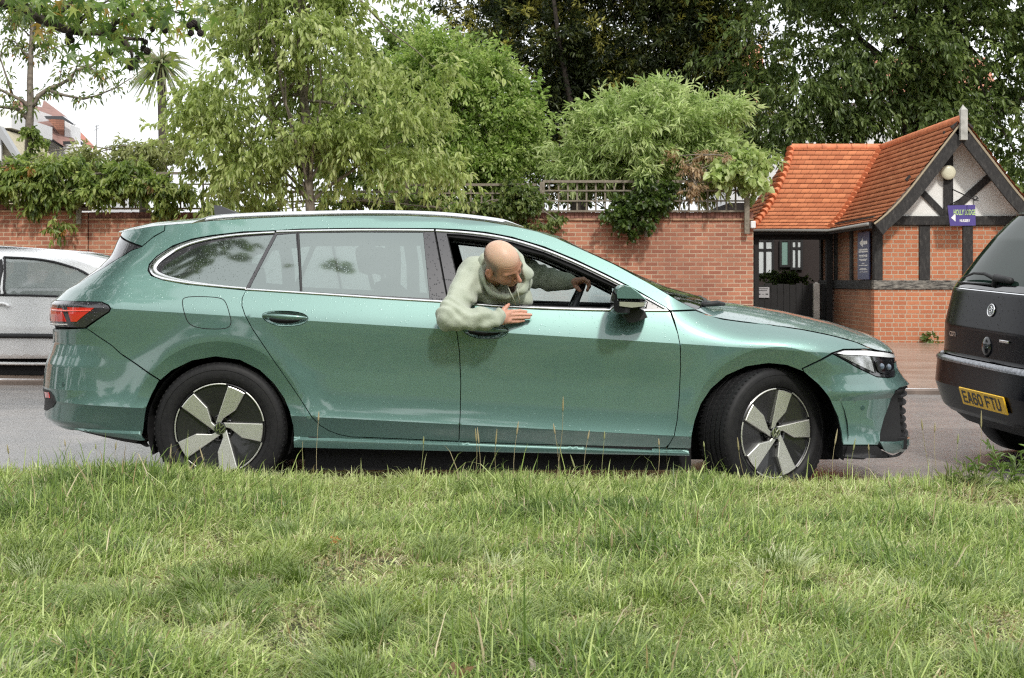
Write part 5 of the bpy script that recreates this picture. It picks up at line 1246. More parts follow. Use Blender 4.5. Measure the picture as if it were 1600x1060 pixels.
for sg in (1, -1): bs.panel('tail_light', [(sg * .70, .64), (sg * .74, .98), (sg * .99, .98), (sg * 1.03, .64)], plain('dark_red_lamp', (.05, .004, .004), .08, Coat_Weight=1.0) if 'dark_red_lamp' not in MATS else MATS['dark_red_lamp'], bk, px=False, off=.006, sm=1, grid=(.03, .03))
def bframe(px_, py_, off=0.0):
    a, z = bs.P([(px_, py_)])[0]; p = bs.S(a, z) + bs.N(a, z) * off; n = bs.N(a, z); t = bs.S(a - 1e-2, z) - bs.S(a + 1e-2, z); t /= np.linalg.norm(t); u = np.cross(n, t); M = Matrix(np.column_stack([np.append(t, 0), np.append(u, 0), np.append(n, 0), np.append(p, 1)]).tolist()); return M
# number plate
M = bframe(1538, 624.5, .012); pl = MB(); pl.box(-.262, .262, -.057, .057, -.006, .004, .003, M=M); plate = pl.build('number_plate', plain('yellow_plate', (.92, .56, .035), .4), bk)
plain('plate_black', (.010, .010, .010), .4)
# plate letters drawn as strokes in the British plate style
GL = {'E': [[(1, 0), (0, 0), (0, 1), (1, 1)], [(0, .5), (.85, .5)]], 'A': [[(0, 0), (.42, 1), (.58, 1), (1, 0)], [(.2, .3), (.8, .3)]], '6': [[(.95, .86), (.8, 1), (.2, 1), (0, .82), (0, .18), (.2, 0), (.8, 0), (1, .18), (1, .40), (.8, .56), (0, .56)]],
      '0': [[(.2, 0), (0, .18), (0, .82), (.2, 1), (.8, 1), (1, .82), (1, .18), (.8, 0), (.2, 0)]], 'F': [[(0, 0), (0, 1), (1, 1)], [(0, .5), (.85, .5)]], 'T': [[(0, 1), (1, 1)], [(.5, 1), (.5, 0)]], 'U': [[(0, 1), (0, .18), (.2, 0), (.8, 0), (1, .18), (1, 1)]]}
x = -.228
for ch in 'EA60 FTU':
    if ch == ' ': x += .030; continue
    m = MB(); w_, h_ = .040, .066
    for st in GL[ch]:
        for i in range(len(st) - 1):
            a = np.array([x + st[i][0] * w_, -h_ / 2 + st[i][1] * h_]); b = np.array([x + st[i + 1][0] * w_, -h_ / 2 + st[i + 1][1] * h_]); t = (b - a) / np.linalg.norm(b - a); n_ = np.array([-t[1], t[0]]) * .0072; e_ = t * .006; hh = .0052 + .00004 * i
            m.add([tuple(M @ Vector((*q_, hh))) for q_ in (a - n_ - e_, b - n_ + e_, b + n_ + e_, a + n_ - e_)], [(0, 1, 2, 3)])
    m.build('plate_letter', MATS['plate_black'], plate); x += .0605
text_mesh('SMITH  MOTORS', .001, MATS['plate_black'], 'dealer_line', plate, M @ Matrix.Translation((0, -.048, .0052))) if False else None
# round emblem, lock bulge, script, wiper
M = bframe(1549.5, 484.5, .004); m = MB(); m.lathe([(.040, .0), (.040, .006), (.037, .0075), (.034, .006), (.034, .002)], 32, M); em = m.build('emblem_ring', chrome, tg, True)
m = MB(); m.lathe([(.034, .0025), (.0001, .0035)], 28, M); m.build('emblem_field', gloss_black, em)
m = MB()
def sw_(pts, r): m.tube([tuple(M @ Vector((a, b, .005))) for a, b in pts], r, 6)
sw_([(-.016, .012), (-.008, .022), (.004, .020), (.010, .012), (.004, .006), (-.006, .002), (-.012, -.006), (-.006, -.014)], [.002, .004, .005, .004, .005, .006, .004, .002]); sw_([(.004, .004), (.014, .000), (.018, -.010), (.012, -.018), (.002, -.022)], [.004, .004, .003, .003, .001]); sw_([(-.020, -.004), (-.010, -.010), (0, -.012), (.010, -.008)], [.002, .003, .004, .002]); sw_([(.010, .014), (.020, .010), (.024, .004)], [.003, .003, .001]); sw_([(-.022, .008), (-.018, .002)], [.002, .002])
m.build('emblem_beast', chrome, em, True)
M = bframe(1542, 542, .0); m = MB(); m.lathe([(.052, -.004), (.048, .010), (.036, .020), (.020, .026), (.0001, .028)], 24, M @ Matrix.Diagonal((.85, 1.25, 1, 1))); m.build('lock_bulge', gloss_black, tg, True)
M = bframe(1571, 535, .003); m = MB(); m.box(-.05, .05, -.008, .008, 0, .010, .003, M=M); m.build('latch_trim', chrome, tg)
text_mesh('CDTi', .042, chrome, 'model_script', bk, bframe(1489, 522.5, .004), depth=.001, bold=.001)
a_ = [bframe(*q_) for q_ in ((1561, 440), (1548, 436), (1530, 433), (1508, 437.5))]
m = MB(); m.tube([tuple(a_[0] @ Vector((0, 0, .02))), tuple(a_[1] @ Vector((0, 0, .05))), tuple(a_[2] @ Vector((0, 0, .045))), tuple(a_[3] @ Vector((0, 0, .02)))], [.014, .011, .008, .005], 7)
m.tube([tuple(bframe(1554, 447).translation), tuple(bframe(1562, 439) @ Vector((0, 0, .03))), tuple(bframe(1584, 442) @ Vector((0, 0, .02)))], [.02, .026, .02], 8); b0 = bframe(1553, 446.5); b1 = bframe(1500, 444); m.tube([tuple(b0 @ Vector((0, 0, .016))), tuple(b1 @ Vector((0, 0, .016)))], .006, 6); m.build('rear_wiper', black_plastic, bk, True)
m = MB(); a0 = bframe(1583, 341); m.tube([tuple(bs.S(1.0, 1.595)), tuple(bs.S(1.0, 1.595) + np.array([.06, 0, .16]))], .003, 5); m.build('aerial', black_plastic, bk)
def simple_wheel(x, v, sh, name='wheel', r=.31, par=None, face=-1):
    p = sh.O + np.array([x, v, r]) @ sh.B; p[2] = r + GZ(p[0]) + .004; yaw = math.atan2(sh.B[0][1], sh.B[0][0]); Mw = Matrix.Translation(p) @ Matrix.Rotation(yaw, 4, 'Z') @ Matrix.Rotation(rad(90 if face < 0 else -90), 4, 'X')
    m = MB(); m.lathe([(.19, -.19), (.26, -.20), (r - .01, -.19), (r, -.17), (r, -.02), (r - .01, -.003), (.27, .006), (.215, .002), (.20, -.01)], 48, Mw); w = m.build(name, tyre_m, par, True, 40)
    m = MB(); m.lathe([(.20, -.004), (.185, -.03), (.06, -.02), (.05, .0), (.0001, .004)], 40, Mw); h_ = m.build('rim', MATS['wheel_silver'], w, True, 40)
plain('wheel_silver', (.38, .38, .39), .35, .9)
for x_ in (.72, 3.25):
    for v_, f_ in ((-.80, -1), (.80, 1)): simple_wheel(x_, v_, bs, par=bk, face=f_)
m = MB(); q8 = [tuple(bs.O + np.array([x_, v_, z_]) @ bs.B) for z_ in (.20, .30) for x_, v_ in ((.25, -.72), (3.6, -.72), (3.6, .72), (.25, .72))]; m.add(q8, [(3, 2, 1, 0), (4, 5, 6, 7), (0, 1, 5, 4), (1, 2, 6, 5), (2, 3, 7, 6), (3, 0, 4, 7)]); m.build('underbody', dark_void, bk)

# ---- silver car beyond, at the far kerb
silver_paint = droplet_mat('silver_car_paint', (.88, .89, .90), .38, dens=.3, metal=.25, strength=.3, scale=60).m
sv = thing('silver_hatchback', 'silver hatchback parked on the far pavement behind the estate tail', 'car', (-5.4, 15.7, GZ(-5)))
ss_ = Shell((-3.25, 15.72, GZ(-5.) + .02), rad(180), 0, interp([.15, .25, .55, .93, 1.0, 1.25, 1.36, 1.40, 1.43, 1.45], [.74, .81, .85, .83, .80, .69, .60, .48, .25, .05]),
            interp([.15, .4, .9, 1.0, 1.15, 1.27, 1.355, 1.40, 1.43, 1.45], [.12, 0., .05, .25, .60, 1.0, 1.40, 2.0, 2.5, 2.9]), interp([.15, 1., 1.4], [.5, .5, .4]), interp([.15, .6, .8, .95, 1.0, 1.2, 1.38, 1.42, 1.45], [4.7, 4.75, 4.6, 4.3, 4.2, 3.9, 3.75, 3.7, 3.85]), interp([.15, 1.4], [.7, .4]))
ss_.prep(-4.2, 4.2, .16, 1.44)
E2 = 2 * ss_.half + 3.0
q1 = [(7, 402), (45, 404.5), (77, 408), (102, 415.5), (127, 425), (139, 432), (146, 445), (146, 465), (68, 463.5), (5, 460.5)]; q2 = [(-8, 460), (-6, 402), (-70, 403), (-150, 420), (-200, 455)]
ss_.panel('body', [(-E2, .22), (-E2, 1.43), (E2, 1.43), (E2, .22)], silver_paint, sv, px=False, grid=(.10, .03), holes=[ss_.P(q1, True), ss_.P(q2, True), [(-.62, 1.02), (-.60, 1.34), (.60, 1.34), (.62, 1.02)], [(-1.3, 1.0), (-1.6, 1.32), (-3., 1.34), (-3.9, 1.02)]])
ss_.panel('roof', [(-E2, 1.425), (-E2, 1.449), (E2, 1.449), (E2, 1.425)], silver_paint, sv, px=False, grid=(.2, .01))
fog = NT('misted_glass'); trb = fog.n('BsdfTransparent'); trb.inputs['Color'].default_value = (.62, .68, .67, 1); dfb = fog.n('BsdfDiffuse'); dfb.inputs['Color'].default_value = (.50, .56, .55, 1); gb = fog.n('BsdfGlossy'); gb.inputs['Roughness'].default_value = .06
a1 = fog.n('MixShader'); a1.inputs[0].default_value = .58; fog.l(trb.outputs[0], a1.inputs[1]); fog.l(dfb.outputs[0], a1.inputs[2]); ff_ = fog.n('Fresnel'); ff_.inputs['IOR'].default_value = 1.9; a2 = fog.n('MixShader'); fog.l(ff_.outputs[0], a2.inputs[0]); fog.l(a1.outputs[0], a2.inputs[1]); fog.l(gb.outputs[0], a2.inputs[2]); fog.l(a2.outputs[0], fog.t.nodes['Material Output'].inputs['Surface'])
for q_, k_ in ((q1, True), (q2, True), ([(-.62, 1.02), (-.60, 1.34), (.60, 1.34), (.62, 1.02)], False), ([(-1.3, 1.0), (-1.6, 1.32), (-3., 1.34), (-3.9, 1.02)], False)): ss_.panel('window', q_, fog.m, sv, off=-.004, px=k_, skirt=0, gap=0, grid=(.1, .06))
def srib(name, pts, wd, off, mat, par):
    p = ss_.P(pts); p = resample(smooth_open(p, 1), .04, False); P3 = ss_.S(p[:, 0], p[:, 1]) + ss_.N(p[:, 0], p[:, 1]) * off; m = MB(); m.tube([tuple(q_) for q_ in P3], wd, 8); return m.build(name, mat, par, True)
srib('window_seal', [(4.8, 461), (5.2, 446), (5.8, 432), (6.3, 418), (6.8, 403)], .013, .0, black_plastic, sv); srib('pillar_cover', [(-1.5, 461), (-1.2, 446), (-.5, 432), (0, 418), (.5, 405)], .030, -.022, black_plastic, sv); srib('window_seal', [(6.5, 402), (45, 404), (77, 407.5), (102, 414.5), (127, 424), (140, 431.5), (147, 446)], .013, .0, black_plastic, sv); srib('window_seal', [(-200, 456), (-4, 460.5), (68, 463.5), (146, 466)], .012, .0, black_plastic, sv); srib('side_strip', [(-250, 524), (0, 524.5), (90, 526), (130, 527)], .026, .004, black_plastic, sv); srib('sill_chrome', [(-250, 565), (0, 567.5), (120, 571)], .018, .0, silver_paint, sv); srib('door_handle', [(-6, 476), (2, 474), (12, 475.5), (17, 480)], .016, .02, silver_paint, sv); srib('door_seam', [(-3, 462), (-6, 500), (-8, 560)], .005, -.002, dark_void, sv)
for sy in (-.35, .35):
    m = MB(); soft_box(m, -5.62 + 0, 15.72 + sy, .95, .06, .24, .26, rad(12)); s1 = m.build('seat', MATS['dark_seat_cloth'], sv, True, 50); m = MB(); soft_box(m, -5.55, 15.72 + sy, 1.24, .05, .13, .09, 0); m.build('headrest', MATS['dark_seat_cloth'], s1, True, 50)
    m = MB(); soft_box(m, -4.95, 15.72 + sy, .95, .06, .30, .26, rad(14)); m.build('seat', MATS['dark_seat_cloth'], sv, True, 50)
for x_ in (.75, 3.35):
    for v_, f_ in ((.80, -1), (-.80, 1)): simple_wheel(x_, v_, ss_, par=sv, face=f_ * 1)
m = MB(); m.box(-7.7, -3.6, 15.02, 16.42, .10, .28); m.build('underbody', dark_void, sv)
# ================================================================ vegetation
def leaf_mat(name, trans=0.35, rough=0.45, spec=0.5):
    g = NT(name); a = g.n('Attribute'); a.attribute_name = 'Col'
    g.set(Base_Color=a.outputs['Color'], Roughness=rough, Specular_IOR_Level=spec)
    tl_ = g.n('BsdfTranslucent'); hs = g.n('HueSaturation'); hs.inputs['Saturation'].default_value = 1.1; hs.inputs['Value'].default_value = 1.25
    g.l(a.outputs['Color'], hs.inputs['Color']); g.l(hs.outputs[0], tl_.inputs['Color'])
    ms_ = g.n('MixShader'); ms_.inputs[0].default_value = trans; g.l(g.b.outputs[0], ms_.inputs[1]); g.l(tl_.outputs[0], ms_.inputs[2])
    g.l(ms_.outputs[0], g.t.nodes['Material Output'].inputs['Surface']); return g.m
leafm = leaf_mat('leaf', .50, .36, .5); grassm = leaf_mat('grass_blade', .30, .42, .45)
bark = plain('grey_bark', (.17, .145, .115), .9, nscale=12, namp=.45, bump=.7, bscale=40)
bark_d = plain('dark_bark', (.060, .048, .040), .9, nscale=10, namp=.4, bump=.6, bscale=40)
def nrm(a): return a / np.maximum(np.linalg.norm(a, axis=-1, keepdims=True), 1e-9)
def set_col(me, col):
    ca = me.color_attributes.new('Col', 'FLOAT_COLOR', 'POINT'); c4 = np.ones((len(col), 4), dtype=np.float32); c4[:, :3] = col; ca.data.foreach_set('color', c4.ravel())
def leaves(name, pos, axis, L, W, cols, parent, rg, roll=1.0, fold=.25, curl=.15, mat=None):
    """kite-shaped folded leaves"""
    n = len(pos); axis = nrm(axis); r = rg.normal(size=(n, 3)); r[:, 2] += 1.2 / max(roll, .2); nn = nrm(r - axis * np.sum(r * axis, 1, keepdims=True)); sd = np.cross(axis, nn)
    L = np.broadcast_to(L, (n,))[:, None]; W = np.broadcast_to(W, (n,))[:, None]
    V = np.empty((n, 6, 3)); V[:, 0] = pos; V[:, 1] = pos + axis * L * .38 + sd * W * .5 + nn * W * fold; V[:, 2] = pos + axis * L * .75 + sd * W * .30 + nn * (W * fold * .6 - L * curl * .4)
    V[:, 3] = pos + axis * L - nn * L * curl; V[:, 4] = pos + axis * L * .75 - sd * W * .30 + nn * (W * fold * .6 - L * curl * .4); V[:, 5] = pos + axis * L * .38 - sd * W * .5 + nn * W * fold
    # midrib runs 0-3: quads folded along it
    F = np.array([[0, 1, 2, 3], [0, 3, 4, 5]]); F = (np.arange(n)[:, None, None] * 6 + F).reshape(-1, 4)
    me = mesh_of(name, V.reshape(-1, 3), F, mat or leafm, True); set_col(me, np.repeat(cols, 6, 0)); return link(name, me, parent)
def ell(px, py, Y, rx, ry, ryd=None):
    c = W3(px, py, Y); s = FPX / Y; return (c[0], Y, c[2], rx / s, (ryd if ryd is not None else rx / s * .8), ry / s)
def wob(p, k=1.0, ph=0.0):
    return (np.sin(p[:, 0] * 2.1 * k + ph) * np.cos(p[:, 2] * 1.7 * k + ph * 2) + np.sin(p[:, 1] * 1.9 * k + p[:, 2] * 1.3 * k + ph) + .6 * np.sin(p[:, 0] * 5.3 * k - p[:, 2] * 4.7 * k + ph) * np.cos(p[:, 1] * 4.1 * k)) / 2.6
def clusters(vols, n, rg, shell=.55, gap=0.0, k=1.0, front=0.0, clump=.34):
    w = np.array([v[3] * v[5] * (v[3] + v[5]) for v in vols]); w /= w.sum(); nc = max(10, int(n / 16)); idx = rg.choice(len(vols), int(nc * 2.4), p=w); V = np.array([v[:6] for v in vols])[idx]
    d = nrm(rg.normal(size=(len(idx), 3))); r = (shell ** 3 + (1 - shell ** 3) * rg.random(len(idx))) ** (1 / 3); r *= 1 + .20 * wob(V[:, :3] + d * V[:, 3:6] * 1.3, 1.6 * k, 1.3) + .10 * rg.random(len(idx))
    p = V[:, :3] + d * V[:, 3:6] * r[:, None]; keep = wob(p, 1.7 * k, .7) > (gap - .55 if gap > 0 else -.9); p = p[keep][:nc]; d = d[keep][:nc]; sz = np.array([np.mean(v[3:6]) for v in vols]).mean() * clump
    i = rg.integers(0, len(p), n); o = rg.normal(size=(n, 3)) * sz * .5 * np.array([1.15, 1, .6]) * (.5 + rg.random((n, 1))); q = p[i] + o; return q, nrm(d[i] + nrm(o) * .8)
def crown(name, parent, vols, ncl, per, twig, L, W, pal, rg, droop=.5, shell=.5, gap=0.0, k=1.0, roll=1.0, hv=.12, mat=None, jit=.25, tips=None, spread=.55):
    p, d = clusters(vols, ncl, rg, shell, gap, k); n = len(p); ax = nrm(d * .8 + rg.normal(size=(n, 3)) * .55 + np.array([0, 0, .15]))
    t = rg.random((n, per, 1)); tw = twig * (.6 + .8 * rg.random((n, 1, 1)))
    side = nrm(rg.normal(size=(n, per, 3))); pos = p[:, None] + ax[:, None] * tw * t + side * tw * jit * (1 - .5 * t) * rg.random((n, per, 1)) - np.array([0, 0, 1.]) * (t ** 2) * tw * droop * .5
    lax = nrm(ax[:, None] * .6 + side * spread + np.array([0, 0, -1.]) * droop * (.5 + rg.random((n, per, 1))))
    ci = rg.random((n, 1, 1)) * .7 + .3 * rg.random((n, per, 1)); pal = np.array(pal) * 1.16; m = len(pal) - 1; q = ci * m; i0 = np.minimum(q.astype(int)[..., 0], m - 1); fr = q - i0[..., None]
    col = pal[i0] * (1 - fr) + pal[i0 + 1] * fr; col = col * (1 + rg.normal(size=(n, per, 1)) * hv)
    if tips is not None:
        tc_, pr, zmin = tips; sel = (rg.random((n, 1, 1)) < pr) & (wob(p, .9, 2.)[:, None, None] > zmin); col = np.where(sel & (t > .25), np.array(tc_) * (1 + rg.normal(size=(n, per, 1)) * .15), col)
    col = np.clip(col, .004, .9).reshape(-1, 3); N = n * per
    LL = L * (.7 + .55 * rg.random(N)); return leaves(name, pos.reshape(-1, 3), lax.reshape(-1, 3), LL, W * LL / L, col, parent, rg, roll, mat=mat), p
def limb(m, p0, p1, r0, r1, rg, seg=6, sag=.1, n=6):
    p0 = np.array(p0, float); p1 = np.array(p1, float); d = p1 - p0; l = np.linalg.norm(d); pts = []
    o = rg.normal(size=3) * l * .05
    for i in range(seg + 1):
        t = i / seg; pts.append(tuple(p0 + d * t + o * math.sin(math.pi * t) + np.array([0, 0, l * sag * math.sin(math.pi * t)]) + (rg.normal(size=3) * l * .012 if 0 < i < seg else 0)))
    m.tube(pts, [r0 + (r1 - r0) * (i / seg) for i in range(seg + 1)], n, cap=False); return pts
def tree(name, label, cat, trunk, vols, ncl, per, twig, L, W, pal, seed, r0=.12, limbs=14, bk=None, group=None, twigs=0, **kw):
    rg = np.random.default_rng(seed); t = thing(name, label, cat, trunk[0], group); crn, p = crown('crown', t, vols, ncl, per, twig, L, W, pal, rg, **kw)
    m = MB(); tp = [np.array(q, float) for q in trunk]; nseg = len(tp); m.tube([tuple(q) for q in tp], [r0 * (1 - .75 * i / (nseg - 1)) for i in range(nseg)], 10)
    for i in range(limbs):
        f = rg.uniform(.25, .95) * (nseg - 1); a = int(min(f, nseg - 2)); b = tp[a] + (tp[a + 1] - tp[a]) * (f - a); q = p[rg.integers(len(p))]
        pts = limb(m, b, b + (q - b) * .92, r0 * .38 * (1 - .5 * f / nseg), r0 * .06, rg)
        for _ in range(twigs):
            j = rg.integers(2, len(pts)); near = p[np.argsort(np.sum((p - np.array(pts[j])) ** 2, 1))[:12]]; limb(m, pts[j], near[rg.integers(len(near))], r0 * .09, r0 * .03, rg, 3, .04, 4)
    m.build('trunk', bk or bark, t, True); return t
def E(*a): return [ell(*q) for q in a]
# palettes (linear base colours)
P1 = [(.16, .215, .058), (.26, .33, .098), (.38, .445, .17), (.50, .54, .28)]
# street tree behind the rear of the car
y = 23.0
tree('street_tree', 'leafy green street tree with drooping leaves standing behind the rear half of the car', 'tree',
     [(W3(486, 0, y)[0], y, .1), W3(486, 345, y), W3(480, 250, y), W3(472, 130, y), W3(468, 20, y), W3(470, -120, y)],
     E((330, 250, y, 105, 78), (430, 245, 23, 110, 50), (560, 232, y, 115, 58), (640, 170, 23.6, 85, 90), (370, 150, y, 110, 85), (500, 130, y, 130, 95), (470, 20, y, 130, 90), (580, 40, y, 85, 80), (380, 30, y + .4, 60, 60), (470, -110, y, 150, 80), (290, 310, 22.8, 60, 26), (660, 240, 23.3, 60, 70)),
     2700, 11, .34, .128, .046, P1, 11, r0=.095, limbs=40, droop=.85, shell=.15, gap=.22, k=1.0, twigs=3)
y = 27.2
tree('garden_tree', 'bright green small leaved tree behind the wall left of the dark conifer', 'tree', [(W3(705, 0, y)[0], y, .1), W3(705, 330, y), W3(710, 200, y), W3(720, 90, y)],
     E((700, 110, y, 70, 60), (750, 180, y, 78, 80), (690, 200, y, 75, 90), (770, 260, y, 70, 60), (690, 285, y, 80, 50), (810, 210, 27.4, 25, 70), (800, 90, y, 28, 45)),
     2700, 16, .36, .10, .045, [(.12, .19, .045), (.21, .31, .075), (.33, .42, .14), (.45, .50, .23)], 12, r0=.10, limbs=20, droop=.25, shell=.3, k=1.3)
y = 31.
tree('garden_tree', 'soft green rounded tree showing between the street tree and the conifer', 'tree', [(W3(640, 0, y)[0], y, .1), W3(640, 300, y), W3(640, 150, y)],
     E((640, 110, y, 90, 65), (600, 200, y, 110, 80), (690, 130, y, 60, 60)), 1500, 14, .45, .14, .07, [(.11, .17, .045), (.19, .26, .075), (.30, .36, .13)], 13, r0=.11, limbs=14, droop=.4)
y = 36.
tree('conifer', 'tall dark conifer with ochre yellow tips behind the garden', 'tree', [(W3(905, 0, y)[0], y, .1), W3(905, 300, y), W3(900, 100, y), W3(900, -200, y)],
     E((760, 30, y - .5, 55, 60), (860, 60, y - 1, 110, 90), (1000, 70, y - 1, 130, 110), (900, 190, y, 120, 90), (1020, 210, y, 130, 80), (1120, 120, y, 90, 110), (900, -80, y, 240, 90), (1100, 0, y, 110, 70), (880, 260, y + .6, 110, 60)),
     7000, 24, .50, .135, .050, [(.016, .024, .011), (.030, .044, .017), (.062, .082, .026), (.13, .145, .04)], 14, r0=.30, limbs=24, bk=bark_d, droop=.12, shell=.2, k=.8, tips=((.40, .39, .105), .42, -.2), spread=.8)
# second stem of the conifer seen pale in the shade
y = 33.
tree('beech_tree', 'large dark green broadleaf tree overhanging the lodge roof', 'tree', [(W3(1440, 0, y + 1)[0], y + 1, .1), W3(1440, 250, y + 1), W3(1430, 100, y + 1), W3(1420, -150, y + 1)],
     E((1230, 70, y, 110, 100), (1180, 150, y, 60, 80), (1380, 60, y, 140, 120), (1530, 70, y, 130, 130), (1290, 160, y, 100, 60), (1430, 165, y, 110, 70), (1580, 200, y, 90, 100), (1400, -80, y, 300, 90), (1660, 120, y, 90, 160), (1210, 225, y + .4, 80, 35), (1560, 270, y, 70, 60), (1800, 160, y, 120, 120), (1950, 230, y, 110, 110)),
     5600, 16, .50, .145, .062, [(.055, .085, .026), (.105, .155, .046), (.18, .245, .075), (.29, .36, .13)], 15, r0=.28, limbs=36, bk=bark_d, droop=.65, shell=.25, gap=.12, k=.9, twigs=2)
y = 26.3
tree('pale_shrub', 'pale yellow green shrub rising over the trellis right of the conifer', 'shrub', [(W3(1010, 0, y)[0], y, .1), W3(1010, 310, y), W3(1015, 250, y)],
     E((1010, 210, y, 112, 64), (1070, 185, y, 88, 46), (950, 235, y, 68, 48), (1110, 235, y, 70, 40), (900, 275, y, 55, 30), (1000, 165, y, 40, 22), (1040, 270, y, 120, 28)),
     2300, 15, .30, .155, .034, [(.18, .25, .08), (.30, .39, .14), (.44, .52, .24), (.56, .61, .34)], 16, r0=.06, limbs=26, droop=.35, shell=.3, k=1.3, gap=.02)
# climbers, each a thing with leaves and stems
def climber(name, label, vols, ncl, L, W, pal, seed, per=9, twig=.2, droop=.9, grp='climbers on the garden wall', cat='climber', tips=None, **kw):
    rg = np.random.default_rng(seed); t = thing(name, label, cat, (vols[0][0], vols[0][1], vols[0][2]), grp)
    o, p = crown('foliage', t, vols, ncl, per, twig, L, W, pal, rg, droop=droop, shell=.0, k=1.5, tips=tips, **kw)
    m = MB()
    for i in range(14): limb(m, p[rg.integers(len(p))], p[rg.integers(len(p))], .012, .008, rg, 5, .05, 5)
    m.build('stems', bark, t, True); return t
Pc = [(.06, .10, .024), (.13, .19, .045), (.25, .32, .085), (.42, .46, .18)]
c_ = lambda px_, py_, rx, ry, Y=25.05, d=.20: ell(px_, py_, Y, rx, ry, d)
climber('wall_climber', 'thick climber with a hanging tail on the brick wall above the silver car', [c_(40, 280, 78, 34), c_(-60, 278, 70, 36), c_(120, 278, 60, 30), c_(84, 325, 20, 32), c_(15, 312, 26, 10), c_(84, 352, 14, 20)], 1050, .135, .052, Pc, 21, tips=((.30, .17, .05), .10, .0))
climber('wall_climber', 'climber trailing over the brick wall above the estate car tailgate', [c_(190, 283, 60, 24), c_(250, 300, 46, 24), c_(150, 300, 36, 12), c_(205, 318, 14, 20), c_(268, 330, 16, 18), c_(300, 318, 34, 10)], 560, .135, .048, Pc, 22, tips=((.34, .24, .12), .22, .0))
climber('garden_shrub', 'pale feathery shrub top behind the left trellis', [c_(170, 252, 75, 15, 25.9, .4), c_(225, 240, 55, 22, 25.9, .4), c_(110, 250, 50, 12, 25.9, .4)], 550, .10, .035, [(.16, .19, .06), (.28, .31, .12), (.40, .41, .2)], 23, grp=None, cat='shrub')
climber('ivy', 'dark ivy clump hanging through the right trellis above the short post', [c_(1005, 320, 34, 30), c_(1000, 345, 20, 22), c_(975, 330, 30, 16), c_(1012, 295, 36, 18)], 520, .080, .072, [(.025, .05, .012), (.06, .10, .022), (.12, .17, .04)], 24, per=7, twig=.14)
climber('ivy', 'leafy climber hanging over the wall just above the windscreen', [c_(800, 312, 45, 30), c_(760, 320, 40, 22), c_(842, 345, 26, 16), c_(830, 300, 20, 28)], 520, .085, .050, [(.045, .075, .018), (.10, .15, .035), (.24, .28, .10)], 25, per=8, twig=.16)
climber('ivy', 'low climber on the trellis behind the street tree trunk', [c_(560, 322, 75, 14), c_(680, 318, 45, 18), c_(430, 325, 40, 12)], 420, .085, .055, Pc, 26, per=8, twig=.16)
climber('vine', 'pale large leaved vine spilling over the wall end onto the orange tiles', [c_(1175, 258, 42, 22), c_(1198, 290, 22, 24), c_(1140, 255, 45, 18), c_(1120, 282, 28, 8), c_(1208, 316, 18, 6)], 270, .14, .12, [(.22, .30, .09), (.36, .44, .17), (.52, .58, .30)], 27, per=7, twig=.22)
climber('faded_blossom', 'faded brown blossom trusses hanging at the right end of the trellis', [c_(1085, 248, 36, 10), c_(1100, 260, 40, 10), c_(1082, 285, 6, 18), c_(1120, 250, 30, 8)], 170, .065, .03, [(.28, .19, .10), (.42, .31, .19), (.50, .41, .27)], 28, per=9, twig=.14)
climber('hedge', 'clipped hedge top behind the black gate', [ell(1215, 436, 30, 38, 7, .4)], 260, .06, .035, [(.03, .055, .015), (.07, .11, .03), (.12, .17, .05)], 29, per=9, twig=.12, grp=None, cat='hedge')
